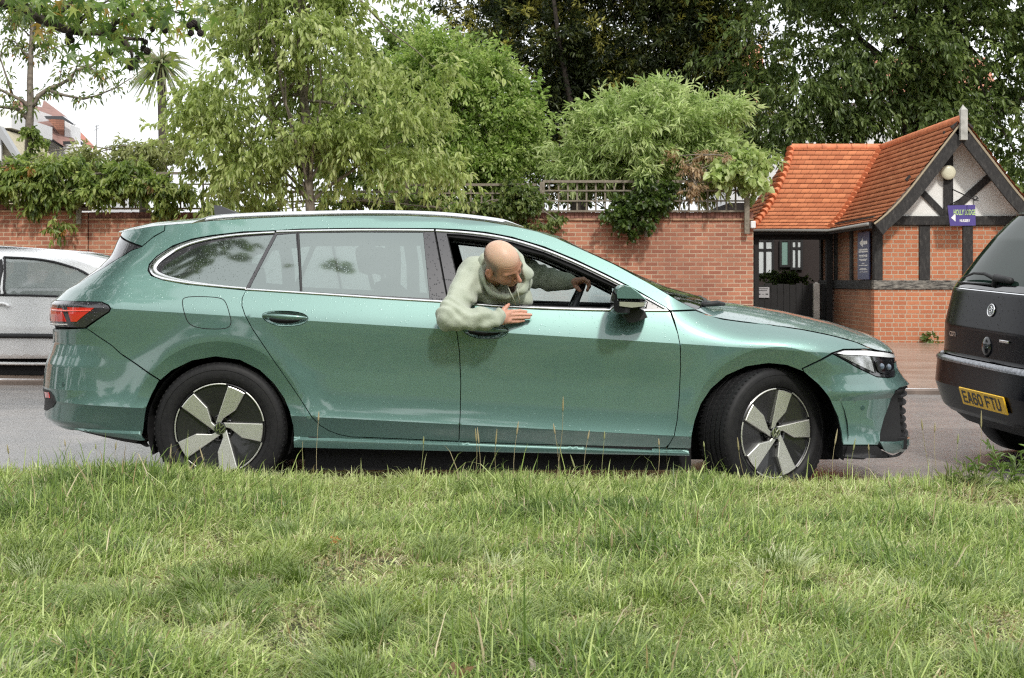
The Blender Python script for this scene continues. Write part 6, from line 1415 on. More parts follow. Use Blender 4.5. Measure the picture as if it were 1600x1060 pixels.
# thin tree on the left
def sparse_tree():
    Y = 30.; rg = np.random.default_rng(31); t = thing('magnolia_tree', 'thin bare-stemmed tree with sparse leaves in front of the white houses', 'tree', (W3(47, 0, Y)[0], Y, .1)); m = MB(); q = lambda pts, dy=0.: [W3(a, b, Y + dy * i) for i, (a, b) in enumerate(pts)]
    paths = [(q([(46, 438), (45, 290), (46, 200), (48, 165), (47, 130), (48, 95), (50, 55), (52, 10), (50, -40)]), .11, .03), (q([(50, 168), (60, 150), (78, 138), (92, 133), (112, 122), (118, 110), (140, 104), (165, 92), (180, 80)], .1), .06, .012),
             (q([(80, 143), (100, 149), (130, 155), (150, 150), (180, 138), (205, 122)], -.1), .035, .010), (q([(46, 172), (36, 158), (20, 150), (0, 140), (-40, 120)], -.1), .05, .02), (q([(42, 185), (28, 170), (0, 167), (-50, 160)], .1), .05, .02),
             (q([(48, 92), (60, 84), (80, 78), (100, 70)]), .025, .008), (q([(47, 92), (36, 80), (24, 66), (10, 60)]), .03, .01), (q([(50, 55), (62, 30), (75, 10)]), .025, .01), (q([(92, 133), (96, 110), (95, 85)]), .015, .006), (q([(20, 150), (10, 120), (0, 90), (8, 60)]), .03, .01), (q([(118, 110), (124, 92), (122, 78)]), .015, .006), (q([(50, 60), (30, 40), (12, 30)]), .02, .008)]
    P_ = []; 
    for pts, a, b in paths:
        m.tube(pts, [a + (b - a) * i / (len(pts) - 1) for i in range(len(pts))], 7)
        if a < .1:
            for i in range(len(pts) - 1):
                for k in range(3): P_.append(np.array(pts[i]) + (np.array(pts[i + 1]) - np.array(pts[i])) * rg.random())
        else:
            for i in range(5, len(pts) - 1):
                for k in range(3): P_.append(np.array(pts[i]) + (np.array(pts[i + 1]) - np.array(pts[i])) * rg.random())
    v_ = E((30, 50, Y, 60, 40), (10, 120, Y, 30, 30), (90, 40, Y, 50, 40), (170, 100, Y, 40, 18)); p2, d2 = clusters(v_, 110, rg, .1); P_ = np.vstack([np.array(P_), p2]); n = len(P_)
    for pp in p2[:60]:
        near = np.array(P_[:-110]); j = np.argmin(np.sum((near - pp) ** 2, 1)); limb(m, near[j], pp, .010, .004, rg, 3, .03, 4)
    m.build('trunk', bark, t, True); per = 7; side = nrm(rg.normal(size=(n, per, 3))); pos = P_[:, None] + side * .22 * rg.random((n, per, 1)); lax = nrm(side + np.array([0, 0, -.9])); ax_n = n * per
    pal = np.array([(.11, .16, .045), (.20, .26, .08), (.32, .37, .15)]); col = pal[rg.integers(0, 3, ax_n)] * (1 + rg.normal(size=(ax_n, 1)) * .15); o_ = rg.random(ax_n) < .06; col[o_] = (.42, .24, .07)
    leaves('crown', pos.reshape(-1, 3), lax.reshape(-1, 3), .15 * (.6 + .6 * rg.random(ax_n)), .05, np.clip(col, .01, 1), t, rg)
    tv = thing('trunk_ivy', 'ivy climbing the stem of the thin tree by the white houses', 'climber', W3(46, 250, Y - .1)); crown('foliage', tv, E((46, 220, Y - .05, 13, 40)), 150, 8, .14, .09, .06, Pc, rg, droop=.8, shell=0)
sparse_tree()
def cordyline(px_, py_, Y, r, n, label, seed, low):
    rg = np.random.default_rng(seed); c = np.array(W3(px_, py_, Y)); t = thing('cordyline', label, 'palm', (c[0], Y, .1)); m = MB(); m.tube([(c[0] + .1, Y, .1), (c[0] + .05, Y, c[2] * .5), tuple(c - np.array([0, 0, .05]))], [.10, .08, .09], 8); m.build('trunk', bark_d, t, True)
    V = []; F = []; C = []
    for i in range(n):
        d = nrm(rg.normal(size=3)); el = rg.uniform(-.9, 1.0); d = nrm(np.array([d[0], d[1], 0])) * math.sqrt(max(.05, 1 - el * el * .8)) + np.array([0, 0, el]); d = nrm(d); sd = nrm(np.cross(d, rg.normal(size=3))); l = r * rg.uniform(.75, 1.1); b = len(V); cc = np.array([(.20, .25, .12), (.32, .36, .20), (.42, .40, .26)])[rg.integers(3)] * rg.uniform(.7, 1.2)
        for k in range(5):
            s_ = k / 4; p = c + d * l * s_ + np.array([0, 0, -1.]) * l * .45 * s_ ** 2.2; w = .024 * (1 - s_ ** 3 * .9) * (.5 + min(1, s_ * 4) * .5); V += [p - sd * w, p + sd * w]; C += [cc, cc]
        for k in range(4): F.append((b + 2 * k, b + 2 * k + 1, b + 2 * k + 3, b + 2 * k + 2))
    me = mesh_of('leaves', V, np.array(F), leafm, True); set_col(me, np.array(C)); link('leaves', me, t)
cordyline(252, 100, 28., .72, 170, 'spiky cordyline palm against the sky at top left', 41, 0); cordyline(222, 246, 27., .42, 70, 'small spiky cordyline just above the left trellis', 42, 0)
# star leaf and the overhanging branch at top left (the tree itself stands on the verge, left of the frame)
def sweetgum():
    rg = np.random.default_rng(51); t = thing('sweetgum_tree', 'tree with star shaped leaves and dark seed balls reaching in at top left', 'tree', (-6.3, 8.3, .1)); Y = 9.6
    m = MB(); q = lambda pts, dy=0.: [W3(a, b, Y + dy) for (a, b) in pts]
    m.tube([(-6.3, 8.3, .0), (-6.2, 8.35, 1.6), (-6.25, 8.4, 3.4), (-6.1, 8.3, 5.5), (-6.0, 8.2, 8.0), (-6.0, 8.2, 10.5)], [.24, .19, .17, .14, .10, .04], 12)
    br = [q([(-420, -140), (-250, -60), (-120, -30), (0, 2), (30, 12), (60, 29), (100, 46), (125, 51), (160, 52), (190, 60), (225, 62)]), q([(78, 36), (70, 12), (52, -8), (30, -40)]), q([(80, 26), (100, 15), (112, 4), (140, -30)]), q([(115, 44), (130, 28), (145, 14), (190, -10)]), q([(160, 52), (180, 36), (215, 20), (250, 14), (290, 22)]), q([(-120, -30), (0, -60), (120, -50), (240, -30), (300, 10)]), q([(240, -30), (250, 0), (256, 30)]), q([(190, 60), (205, 80), (208, 100)])]
    for i, b_ in enumerate(br): m.tube(b_, [(.055 if i == 0 else .022) * (1 - .82 * k / (len(b_) - 1)) for k in range(len(b_))], 8)
    for i in range(26):
        a = rg.uniform(0, 6.28); z = rg.uniform(3.4, 9.5); l = rg.uniform(1.5, 3.6) * (1 - (z - 3) / 14); limb(m, (-6.15, 8.3, z), (-6.15 + math.cos(a) * l, 8.3 + math.sin(a) * l, z + l * .35), .05, .012, rg)
    m.build('trunk', bark_d, t, True)
    # star leaves
    P_ = []
    for b_ in br:
        for i in range(len(b_) - 1):
            for k in range(5 if b_ is br[0] and i < 3 else 8): P_.append(np.array(b_[i]) + (np.array(b_[i + 1]) - np.array(b_[i])) * rg.random() + rg.normal(size=3) * np.array([.10, .22, .07]))
    for (a, b, ra, rb, n_) in ((230, 20, 70, 30, 110), (120, 15, 90, 22, 90), (190, 90, 40, 22, 34), (30, 5, 40, 14, 26), (268, 42, 24, 30, 18), (95, 70, 50, 14, 14)):
        for k in range(n_): P_.append(np.array(W3(a + rg.normal() * ra * .55, b + rg.normal() * rb * .55, Y)) + np.array([0, rg.normal() * .3, 0]))
    P_ = np.array(P_); n = len(P_); rr = [.12, 1, .34, .95, .30, .62]; ang = [180, 90, 55, 28, 0, -25]
    star = [(-.10, 0)]; prof_ = [(-62, .62), (-45, .30), (-22, .92), (0, .0)]
    pts = [(-.95, -.10), (-70, .42), (-52, .60), (-38, .30), (-24, .40)]
    lob = [(180, .05), (-100, .55), (-72, .26), (-48, .92), (-28, .34), (0, 1.12), (28, .34), (48, .92), (72, .26), (100, .55)]
    base = np.array([(r_ * math.cos(rad(a)), r_ * math.sin(rad(a))) for a, r_ in lob]); cen = np.array([[.15, 0]])
    S2 = np.vstack([cen, base]); k = len(S2); ax = nrm(rg.normal(size=(n, 3)) * .7 + np.array([.1, 0, -1.0])); r = rg.normal(size=(n, 3)) * .7 + np.array([0, -1.1, .5]); nn = nrm(r - ax * np.sum(r * ax, 1, keepdims=True)); sd = np.cross(ax, nn); sz = (.060 + .032 * rg.random(n))[:, None, None]
    V = P_[:, None] + (ax[:, None] * S2[None, :, :1] + sd[:, None] * S2[None, :, 1:]) * sz - nn[:, None] * sz * (.22 * np.sum(S2 ** 2, 1))[None, :, None]
    F = np.array([[0, 1 + i, 1 + (i + 1) % (k - 1)] for i in range(k - 1)]); F = (np.arange(n)[:, None, None] * k + F).reshape(-1, 3)
    pal = np.array([(.09, .16, .035), (.15, .24, .055), (.23, .33, .09), (.33, .40, .11)]); col = pal[rg.integers(0, 4, n)] * (1 + rg.normal(size=(n, 1)) * .12); o_ = rg.random(n) < .02; col[o_] = (.40, .28, .08)
    me = mesh_of('foliage', V.reshape(-1, 3), F, leafm, True); set_col(me, np.clip(np.repeat(col, k, 0), .01, 1)); link('foliage', me, t)
    # the crown above and left of the frame: seen only as reflections in the car's rear windows
    crown('crown', t, [(-6.0, 8.0, 7.6, 3.6, 3.4, 2.6), (-4.6, 4.6, 6.6, 2.2, 2.2, 1.7), (-2.9, 3.9, 6.3, 1.2, 1.3, .9), (-6.6, 5.5, 7.6, 2.6, 2.6, 2.2)], 1500, 10, .5, .20, .17, [(.05, .09, .02), (.09, .14, .03), (.16, .21, .06)], rg, droop=.6, shell=.3, gap=.1)
    # seed balls
    ball = MB(); V = []; ni, nj = 9, 12
    for i in range(ni + 1):
        for j in range(nj):
            a = math.pi * i / ni; b_ = 2 * math.pi * j / nj; r_ = .0165 * (1 + .18 * ((i + j) % 2)); V.append((r_ * math.sin(a) * math.cos(b_), r_ * math.sin(a) * math.sin(b_), r_ * math.cos(a)))
    ball.add(V, [(i * nj + j, i * nj + (j + 1) % nj, (i + 1) * nj + (j + 1) % nj, (i + 1) * nj + j) for i in range(ni) for j in range(nj)]); ball.tube([(0, 0, .015), (.003, 0, .045), (0, 0, .07)], .0015, 4)
    bm_ = ball.build('seed_ball', plain('seed_ball_brown', (.022, .015, .014), .9), t)
    first = True
    for (a, b) in ((124, 8), (129, 16), (118, 18), (136, 11), (142, 6), (108, 56), (112, 63), (106, 66), (186, 6), (190, 14), (183, 18), (178, 48), (172, 60), (254, 34), (258, 48), (296, 40), (303, 37), (309, 44), (313, 52), (298, 52), (227, 66), (224, 76), (230, 80), (208, 96), (204, 106), (214, 92), (238, 46), (150, 12), (39, 9), (171, 82)):
        o = bm_ if first else bm_.copy()
        if not first: COL.objects.link(o)
        first = False; p = Vector(W3(a, b, Y + rg.normal() * .06)); s_ = rg.uniform(.95, 1.45); o.parent = t; o.matrix_parent_inverse = Matrix.Translation(-Vector(t.location)); o.location = p; o.scale = (s_, s_, s_)
sweetgum()

# ---------------------------------------------------------------- houses beyond
def poly_slab(name, pts, Y0, dY, mat, parent, tilt=0.0):
    """vertices given as pixels at distance Y (each may carry its own Y); pushed back dY for thickness"""
    P_ = [np.array(W3(p[0], p[1], p[2] if len(p) > 2 else Y0)) for p in pts]; m = MB(); n = len(P_)
    m.add([tuple(p) for p in P_] + [tuple(p + np.array([0, dY, 0])) for p in P_], [tuple(range(n))[::-1], tuple(range(n, 2 * n))] + [(i, (i + 1) % n, (i + 1) % n + n, i + n) for i in range(n)]); return m.build(name, mat, parent)
white_wall = plain('white_house_render', (.72, .72, .72), .85, nscale=.8, namp=.06); roofp = plain('faded_roof_tile', (.23, .13, .11), .8, nscale=3, namp=.25); red_hang = brick_mat('red_tile_hanging', (.34, .15, .10), (.44, .21, .14), (.25, .13, .09)); pane_d = plain('dark_pane', (.10, .11, .12), .15)
hA = thing('white_house', 'white rendered house with dark red roof and dormer behind the thin tree', 'building', W3(40, 438, 52))
poly_slab('wall', [(-80, 438), (160, 438), (160, 262), (140, 250), (118, 224), (96, 229), (52, 203), (52, 170), (-80, 170)], 50, 5, white_wall, hA)
poly_slab('roof', [(18, 196, 49.4), (52, 199, 49.4), (101, 229, 49.4), (97, 226, 49.7), (117, 221, 50.2), (96, 197, 52), (66, 168, 53), (30, 160, 53)], 0, .2, roofp, hA)
poly_slab('roof', [(62, 182, 51.5), (68, 157, 54), (99, 180, 52.5), (115, 194, 51.5), (100, 185, 51.8)], 0, .2, roofp, hA)
poly_slab('dormer_wall', [(75, 186), (100, 186), (100, 216), (96, 214)], 50.6, 1.2, red_hang, hA); poly_slab('dormer_side', [(101, 187), (110, 195), (110, 222), (101, 217)], 50.5, 1.2, white_wall, hA)
poly_slab('dormer_fascia', [(69, 181.5), (98, 181.5), (115, 193.5), (113, 195.5), (98, 187), (72, 186)], 49.9, .3, gloss_black, hA); poly_slab('gutter', [(52, 199), (100, 229), (97, 231), (52, 203)], 49.2, .25, gloss_black, hA); poly_slab('gutter', [(98, 221), (117, 221), (121, 225), (99, 226)], 49.3, .25, gloss_black, hA); poly_slab('gutter', [(18, 198), (34, 198), (34, 204), (18, 204)], 49.2, .25, gloss_black, hA)
for a in (65, 70.5): 
    for b in (226, 242): poly_slab('window', [(a, b), (a + 3.2, b + .8), (a + 3.2, b + 11), (a, b + 10)], 49.9, .08, pane_d, hA)
hB = thing('terraced_house', 'far white house with red roof running down to the antenna', 'building', W3(140, 438, 66)); poly_slab('wall', [(112, 438), (190, 438), (190, 262), (150, 238), (118, 218)], 64, 5, white_wall, hB); poly_slab('roof', [(110, 197, 64.5), (118, 200, 64.5), (152, 236, 63), (146, 240, 62.8), (112, 208, 63)], 0, .3, plain('pink_red_roof', (.38, .16, .12), .8), hB); poly_slab('eave', [(112, 208), (146, 238), (142, 241), (110, 212)], 62.4, .3, gloss_black, hB)
hC = thing('near_house', 'white gabled house edge at the far left of the frame', 'building', W3(0, 438, 44)); poly_slab('wall', [(-90, 438), (34, 438), (34, 255), (-4, 200), (-90, 200)], 44, 4, plain('pebble_render', (.42, .38, .27), .9, nscale=9, namp=.25), hC); poly_slab('barge', [(-6, 196), (0, 197), (35, 254), (29, 258), (-6, 206)], 43.6, .35, plain('grey_barge', (.36, .37, .38), .6), hC); poly_slab('white_panel', [(-40, 290), (2, 290), (2, 205), (-40, 205)], 43.8, .1, white_wall, hC); poly_slab('upper_wall', [(-90, 200), (18, 200), (18, 178), (-90, 178)], 45, 4, white_wall, hC)
poly_slab('chimney', [(20, 158), (40, 158), (40, 196), (20, 196)], 53, .9, red_hang, hA)
m = MB(); m.tube([W3(151, 262, 66), W3(151, 196, 66)], .03, 5); m.tube([W3(148, 199, 66), W3(155, 196, 66)], .02, 4); m.tube([W3(147, 204, 66), W3(154, 201, 66)], .02, 4); tag(m.build('roof_aerial', plain('aerial_metal', (.35, .35, .36), .4, .8)), 'thin television aerial against the white sky', 'aerial')
hD = thing('villa', 'white villa with orange roof glimpsed through the dark trees', 'building', W3(1300, 438, 46)); poly_slab('wall', [(1130, 438), (1540, 438), (1540, 150), (1150, 170)], 46, 6, white_wall, hD); poly_slab('roof', [(1110, 176, 45.4), (1200, 160, 45.4), (1190, 70, 50), (1130, 70, 50)], 0, .3, plain('orange_roof', (.42, .18, .11), .8), hD)
poly_slab('roof', [(1300, 150, 45.4), (1560, 140, 45.4), (1540, 90, 49), (1340, 90, 49)], 0, .3, MATS['orange_roof'], hD)

# ---------------------------------------------------------------- grass verge
def grass():
    rg = np.random.default_rng(61)
    def field(n, y0, y1, dens=None):
        Y = np.sqrt(rg.random(n) * (y1 ** 2 - y0 ** 2) + y0 ** 2); X = (rg.random(n) * 2 - 1) * (.385 * Y + .95); return X, Y
    X, Y = field(400000, 3.05, 6.80)
    f1 = wob(np.stack([X, Y, X * .3], 1), 1.3, .3); f2 = wob(np.stack([X * 2.3, Y * 2.6, Y], 1), 1.4, 1.9); f3 = wob(np.stack([X * 6, Y * 7, X], 1), 1.2, 4.)
    dry = np.exp(-(((X + .47) / .20) ** 2 + ((Y - 4.93) / .13) ** 2)) + .8 * np.exp(-(((X - 2.1) / .45) ** 2 + ((Y - 6.35) / .18) ** 2)) + .5 * np.exp(-(((X - .15) / .2) ** 2 + ((Y - 5.1) / .08) ** 2))
    keep = (rg.random(len(X)) < .66 + .40 * f1 + .25 * f2) & (rg.random(len(X)) > dry * .86); X, Y, f1, f2, f3, dry = [a[keep] for a in (X, Y, f1, f2, f3, dry)]
    n = len(X); near_edge = smooth(6.3, 6.75, Y)
    h = (.040 + .030 * np.clip(f1 + .2, -.5, 1) + .028 * np.clip(f2, 0, 1)) * (.55 + .9 * rg.random(n) ** 1.3) * (1 - .25 * dry.clip(0, 1)) + .045 * near_edge * rg.random(n) ** 1.5
    h = h * 1.30
    tall = rg.random(n) < .012; h = np.where(tall, h * 1.9 + .02, h)
    # lay of the grass follows a slow flow, with individual scatter
    th = 2.2 * f1 + 2.0 * f2 + 1.3 * rg.normal(size=n); lean = np.clip(.95 + .50 * rg.normal(size=n) - .25 * near_edge, .05, 1.7); lean = np.where(tall, lean * .5, lean)
    B = np.stack([X, Y, verge_z(X, Y) - .004], 1); D = np.stack([np.cos(th), np.sin(th), 0 * th], 1); up = np.array([0, 0, 1.]); fa = rg.random(n) * 6.283; sd = np.stack([np.cos(fa), np.sin(fa), 0 * fa], 1)
    w = (.0016 + .0014 * rg.random(n)) * (1 + .35 * np.clip(f1, 0, 1)); V = np.empty((n, 7, 3))
    for i, (t, ww) in enumerate(((0, .9), (.38, 1.), (.75, .66))):
        c = B + up * (h * t * (1 - .25 * lean * t))[:, None] + D * (h * lean * t ** 1.7)[:, None]; V[:, 2 * i] = c - sd * (w * ww)[:, None]; V[:, 2 * i + 1] = c + sd * (w * ww)[:, None]
    V[:, 6] = B + up * (h * (1 - .42 * lean))[:, None] + D * (h * lean)[:, None]
    Ftri = np.array([[0, 1, 3], [0, 3, 2], [2, 3, 5], [2, 5, 4], [4, 5, 6]])
    # tufts: longer blades arching out of one root
    nt_ = 860; tx, ty = field(nt_, 3.2, 6.76)
    lush = [(430, 860, 110), (380, 900, 90), (150, 930, 130), (60, 850, 80), (860, 960, 110), (930, 1010, 90), (740, 990, 70), (690, 850, 40), (1000, 790, 45), (1090, 745, 40), (1180, 800, 60), (1330, 1000, 120), (1500, 900, 90), (1050, 920, 70), (580, 960, 70), (1580, 1020, 60), (250, 790, 60), (760, 760, 50), (560, 1040, 60)]
    for li_, (lx1, ly1, lr1) in enumerate(lush):
        k_ = 14; yy = ly1 + rg.normal(size=k_) * lr1 * .22; Yl = (CAMZ - .17) * FPX / (yy - HZ); a_ = li_ * k_; tx[a_:a_ + k_] = (lx1 + rg.normal(size=k_) * lr1 * .5 - 800) * Yl / FPX; ty[a_:a_ + k_] = np.clip(Yl, 3.2, 6.76)
    nl_ = len(lush) * 14; tk = rg.integers(35, 110, nt_); ti = np.repeat(np.arange(nt_), tk); m_ = len(ti); ta = rg.random(m_) * 6.283; tr_ = rg.random(m_) ** .7 * (.03 + .05 * rg.random(nt_))[ti]; lay = (rg.random(nt_) * 6.283)[ti]; thb = .045 + .085 * rg.random(nt_) ** 1.3; thb[:nl_] = .095 + .05 * rg.random(nl_); th_ = thb[ti] * (.5 + .6 * rg.random(m_))
    bx_ = tx[ti] + tr_ * np.cos(ta); by_ = np.minimum(ty[ti] + tr_ * np.sin(ta), 6.84); B2 = np.stack([bx_, by_, verge_z(bx_, by_) - .004], 1); D2 = np.stack([np.cos(ta) * .7 + np.cos(lay) * .7, np.sin(ta) * .7 + np.sin(lay) * .7, 0 * ta], 1); ln2 = .45 + .7 * rg.random(m_); fb_ = rg.random(m_) * 6.283; s2_ = np.stack([np.cos(fb_), np.sin(fb_), 0 * fb_], 1); w2 = .0013 + .0012 * rg.random(m_); V2 = np.empty((m_, 7, 3))
    for i, (t, ww) in enumerate(((0, .9), (.42, 1.), (.78, .6))):
        c = B2 + up * (th_ * t * (1 - .45 * ln2 * t * t))[:, None] + D2 * (th_ * ln2 * t ** 1.8)[:, None]; V2[:, 2 * i] = c - s2_ * (w2 * ww)[:, None]; V2[:, 2 * i + 1] = c + s2_ * (w2 * ww)[:, None]
    V2[:, 6] = B2 + up * (th_ * (1 - .62 * ln2))[:, None] + D2 * (th_ * ln2)[:, None]
    F = (np.arange(n)[:, None, None] * 7 + np.array([[0, 1, 3], [0, 3, 2], [2, 3, 5], [2, 5, 4], [4, 5, 6]])).reshape(-1, 3)
    pal = np.array([(.095, .16, .035), (.20, .295, .072), (.35, .45, .135), (.50, .585, .23), (.62, .66, .34)]); q = np.clip(2.1 - 1.9 * f1 - 1.0 * f2 - .8 * f3 + .9 * rg.normal(size=n), 0, 3.999); i0 = q.astype(int); fr = (q - i0)[:, None]; col = pal[i0] * (1 - fr) + pal[i0 + 1] * fr
    straw = rg.random(n) < .07 + .5 * dry + .10 * np.clip(-f1, 0, 1); col[straw] = np.array([(.46, .40, .24), (.34, .26, .13), (.56, .50, .33)])[rg.integers(0, 3, straw.sum())]; col *= (1 + .13 * rg.normal(size=(n, 1)))
    col7 = np.repeat(col[:, None], 7, 1); col7[:, 6] = col7[:, 6] * .8 + np.array([.30, .30, .14]) * .2
    tc2 = np.array([(.19, .28, .065), (.29, .38, .10), (.43, .50, .19), (.13, .21, .045), (.42, .48, .26)])[np.where(np.arange(nt_) < nl_, rg.choice([0, 3, 3, 0, 1], nt_), rg.integers(0, 5, nt_))][ti] * (1 + .15 * rg.normal(size=(m_, 1))); c27 = np.repeat(tc2[:, None], 7, 1); c27[:, 5:] = c27[:, 5:] * .7 + np.array([.45, .44, .25]) * .3
    me = mesh_of('grass', np.concatenate([V.reshape(-1, 3), V2.reshape(-1, 3)]), np.concatenate([F, (np.arange(m_)[:, None, None] * 7 + Ftri).reshape(-1, 3) + n * 7]), grassm, True); set_col(me, np.clip(np.concatenate([col7.reshape(-1, 3), c27.reshape(-1, 3)]), .01, .9)); tag(link('grass', me), kind='stuff')
    # thatch: flat dead blades between the green
    n = 26000; X, Y = field(n, 3.05, 6.72); th = rg.random(n) * 6.283; l = .015 + .032 * rg.random(n); B = np.stack([X, Y, verge_z(X, Y) + .004 + .014 * rg.random(n)], 1); D = np.stack([np.cos(th), np.sin(th), .3 * rg.normal(size=n)], 1) * l[:, None]; S2 = np.stack([-np.sin(th), np.cos(th), 0 * th], 1) * .0009
    V = np.stack([B - S2, B + S2, B + D * .6 + S2 + np.array([0, 0, .006]), B + D], 1); F = (np.arange(n)[:, None, None] * 4 + np.array([[0, 1, 2], [0, 2, 3]])).reshape(-1, 3); me = mesh_of('dead_grass', V.reshape(-1, 3), F, grassm, True)
    set_col(me, np.repeat(np.array([(.40, .34, .20), (.28, .22, .11), (.50, .45, .30), (.22, .22, .09)])[rg.integers(0, 4, n)], 4, 0)); tag(link('dead_grass', me), kind='stuff')
    # wider verge outside the frame, coarse
    n = 300000; X = rg.uniform(-9, 9, n); Y = rg.uniform(.3, 6.75, n); k = (np.abs(X) > .385 * Y + .90) | (Y < 3.06); X = X[k]; Y = Y[k]; n = len(X); h = .04 + .05 * rg.random(n); th = rg.random(n) * 6.283; B = np.stack([X, Y, verge_z(X, Y) - .004], 1); S2 = np.stack([np.cos(th), np.sin(th), 0 * th], 1) * .0026; T = B + np.stack([np.cos(th * 3) * h * .6, np.sin(th * 3) * h * .6, h], 1)
    V = np.stack([B - S2, B + S2, T], 1); F = (np.arange(n)[:, None] * 3 + np.array([[0, 1, 2]])).reshape(-1, 3); me = mesh_of('verge_grass', V.reshape(-1, 3), F, grassm, True); set_col(me, np.repeat(pal[rg.integers(1, 4, n)], 3, 0)); tag(link('verge_grass', me), kind='stuff')
grass()
# seed stalks that stand above the turf, one by one
def stalks():
    rg = np.random.default_rng(71); spec = [(500, 742, 655, 5), (480, 735, 690, 0), (870, 742, 638, 9), (871, 735, 675, 6), (806, 735, 675, 8), (745, 742, 688, 10), (741, 738, 686, 8), (776, 735, 690, 10), (659, 738, 692, 4), (914, 740, 684, 5), (945, 735, 684, 4), (160, 732, 700, 2), (186, 735, 700, 4), (103, 735, 695, 3), (12, 735, 706, 5), (270, 738, 712, 9), (323, 745, 716, 9), (905, 742, 728, 9), (1022, 738, 694, 3), (1100, 740, 697, 2), (1302, 742, 690, 10), (1330, 745, 700, 7), (1360, 745, 702, 3), (1164, 745, 700, 8), (1452, 738, 668, 6), (1466, 738, 672, 5), (1535, 742, 663, 11), (1500, 740, 690, 5), (315, 850, 770, 3), (275, 860, 780, 0), (337, 850, 790, 0), (820, 860, 760, 4), (945, 930, 850, 6), (745, 905, 830, 4), (1442, 880, 820, 4), (1395, 820, 760, 3), (905, 900, 830, 7)]
    mt = leaf_mat('stalk', .2, .6, .3)
    marks = [(225, 'before the rear bumper'), (480, 'before the rear wheel'), (730, 'before the rear door'), (1040, 'before the front door'), (1330, 'before the front wheel'), (1470, 'at the estate nose'), (1700, 'before the black car')]
    spec = sorted(spec); cnt = {}
    def place(px_, yb_):
        return 'out in the turf' + (' on the left' if px_ < 600 else ' in the middle' if px_ < 1100 else ' on the right') if yb_ > 790 else [t_ for x_, t_ in marks if px_ < x_][0]
    keys = [(('seeded' if q_[3] > 3 else 'bare') + ' ' + ('tall' if q_[1] - q_[2] > 62 else 'short'), place(q_[0], q_[1])) for q_ in spec]; nth = ['first', 'second', 'third', 'fourth', 'fifth', 'sixth', 'seventh', 'eighth']
    for i, (px_, yb_, yt, hd_) in enumerate(spec):
        Y = 6.62 if yb_ < 750 else (CAMZ - .12) * FPX / (yb_ - HZ); Y += rg.uniform(-.05, .05); b = np.array([(px_ - 800) * Y / FPX, Y, .11]); tt = np.array(W3(px_ + rg.uniform(-7, 7), yt, Y)); m = MB(); pts = [tuple(b + (tt - b) * t + np.array([.012 * math.sin(t * 3 + i), 0, 0])) for t in np.linspace(0, 1, 7)]; m.tube(pts, [.0016, .0015, .0014, .0013, .0012, .001, .0008], 5)
        if hd_:
            hl_ = hd_ * .0032 + .008; d_ = nrm(np.array(pts[-1]) - np.array(pts[-2])); m.tube([tuple(np.array(pts[-1]) + d_ * hl_ * s_) for s_ in (-.5, -.2, .2, .6, 1.1, 1.5)], [.001, .0032, .0042, .0038, .0024, .0005], 6)
        me = mesh_of('grass_stalk', m.v, m.f, mt, True); c = np.array([(.34, .30, .16), (.42, .36, .22), (.30, .32, .15)])[i % 3]; set_col(me, np.tile(c, (len(m.v), 1))); tot = keys.count(keys[i]); kk = cnt.get(keys[i], 0); cnt[keys[i]] = kk + 1
        tag(link('grass_stalk', me), ('%s grass stalk %s' % keys[i]) if tot == 1 else ('%s from left of the %s grass stalks %s' % ((nth[kk],) + keys[i])), 'grass stalk', 'seeding grass stalks on the verge')
stalks()
def dead_leaf(px_, py_, size, col, label, seed, curl=.5, lobes=5):
    rg = np.random.default_rng(seed); Y = (CAMZ - .18) * FPX / (py_ - HZ); c = np.array([(px_ - 800) * Y / FPX, Y, .165 + GZ((px_ - 800) * Y / FPX) + .015]); n = 26; V = [c]; ex = nrm(np.array([1, .1, .12 * rg.normal()])); ey = nrm(np.array([-.1, .75, .65]))
    for i in range(n):
        a = 2 * math.pi * i / n; r = size * (.72 + .22 * math.cos(lobes * a) + .06 * rg.normal()); V.append(c + (ex * math.cos(a) + ey * math.sin(a)) * r + np.array([0, -.5, 1]) * curl * size * (.25 * math.cos(2 * a + 1) + .1))
    me = mesh_of('fallen_leaf', V, [(0, 1 + i, 1 + (i + 1) % n) for i in range(n)], leafm, True); cc = np.tile(np.array(col), (n + 1, 1)) * (1 + .25 * rg.normal(size=(n + 1, 1))); set_col(me, np.clip(cc, .01, .9)); tag(link('fallen_leaf', me), label, 'leaf')
def belt():
    rg = np.random.default_rng(77); vols = []
    for x in np.arange(-60, 61, 6.5): vols.append((x + rg.uniform(-2, 2), -19 + rg.uniform(-3, 3), rg.uniform(3.2, 5.2), 4.2, 3.2, rg.uniform(3.5, 5.5)))
    for y in np.arange(-12, 60, 7.): vols += [(-46 + rg.uniform(-3, 3), y, rg.uniform(3, 5), 3.5, 4.2, rg.uniform(3.4, 5)), (44 + rg.uniform(-3, 3), y, rg.uniform(3, 5), 3.5, 4.2, rg.uniform(3.4, 5))]
    t = thing('park_trees', 'belt of trees round the green behind the viewpoint, seen only as reflections', 'trees', (0, -19, 0)); o, p = crown('foliage', t, vols, 7500, 9, 1.4, .95, .60, [(.035, .055, .018), (.07, .10, .03), (.12, .15, .05)], rg, shell=.4); m = MB()
    for v_ in vols: m.tube([(v_[0], v_[1], 0), (v_[0] + .2, v_[1], v_[2])], [.25, .15], 7)
    m.build('trunks', bark_d, t, True)
belt()
dead_leaf(524, 840, .022, (.62, .22, .07), 'small orange leaf lying on the turf below the rear wheel', 81)
dead_leaf(718, 1042, .036, (.26, .16, .08), 'large brown curled leaf at the bottom edge of the turf', 82, lobes=3)
dead_leaf(838, 1032, .028, (.45, .40, .32), 'pale grey dry leaf at the bottom edge of the turf', 83, lobes=3)
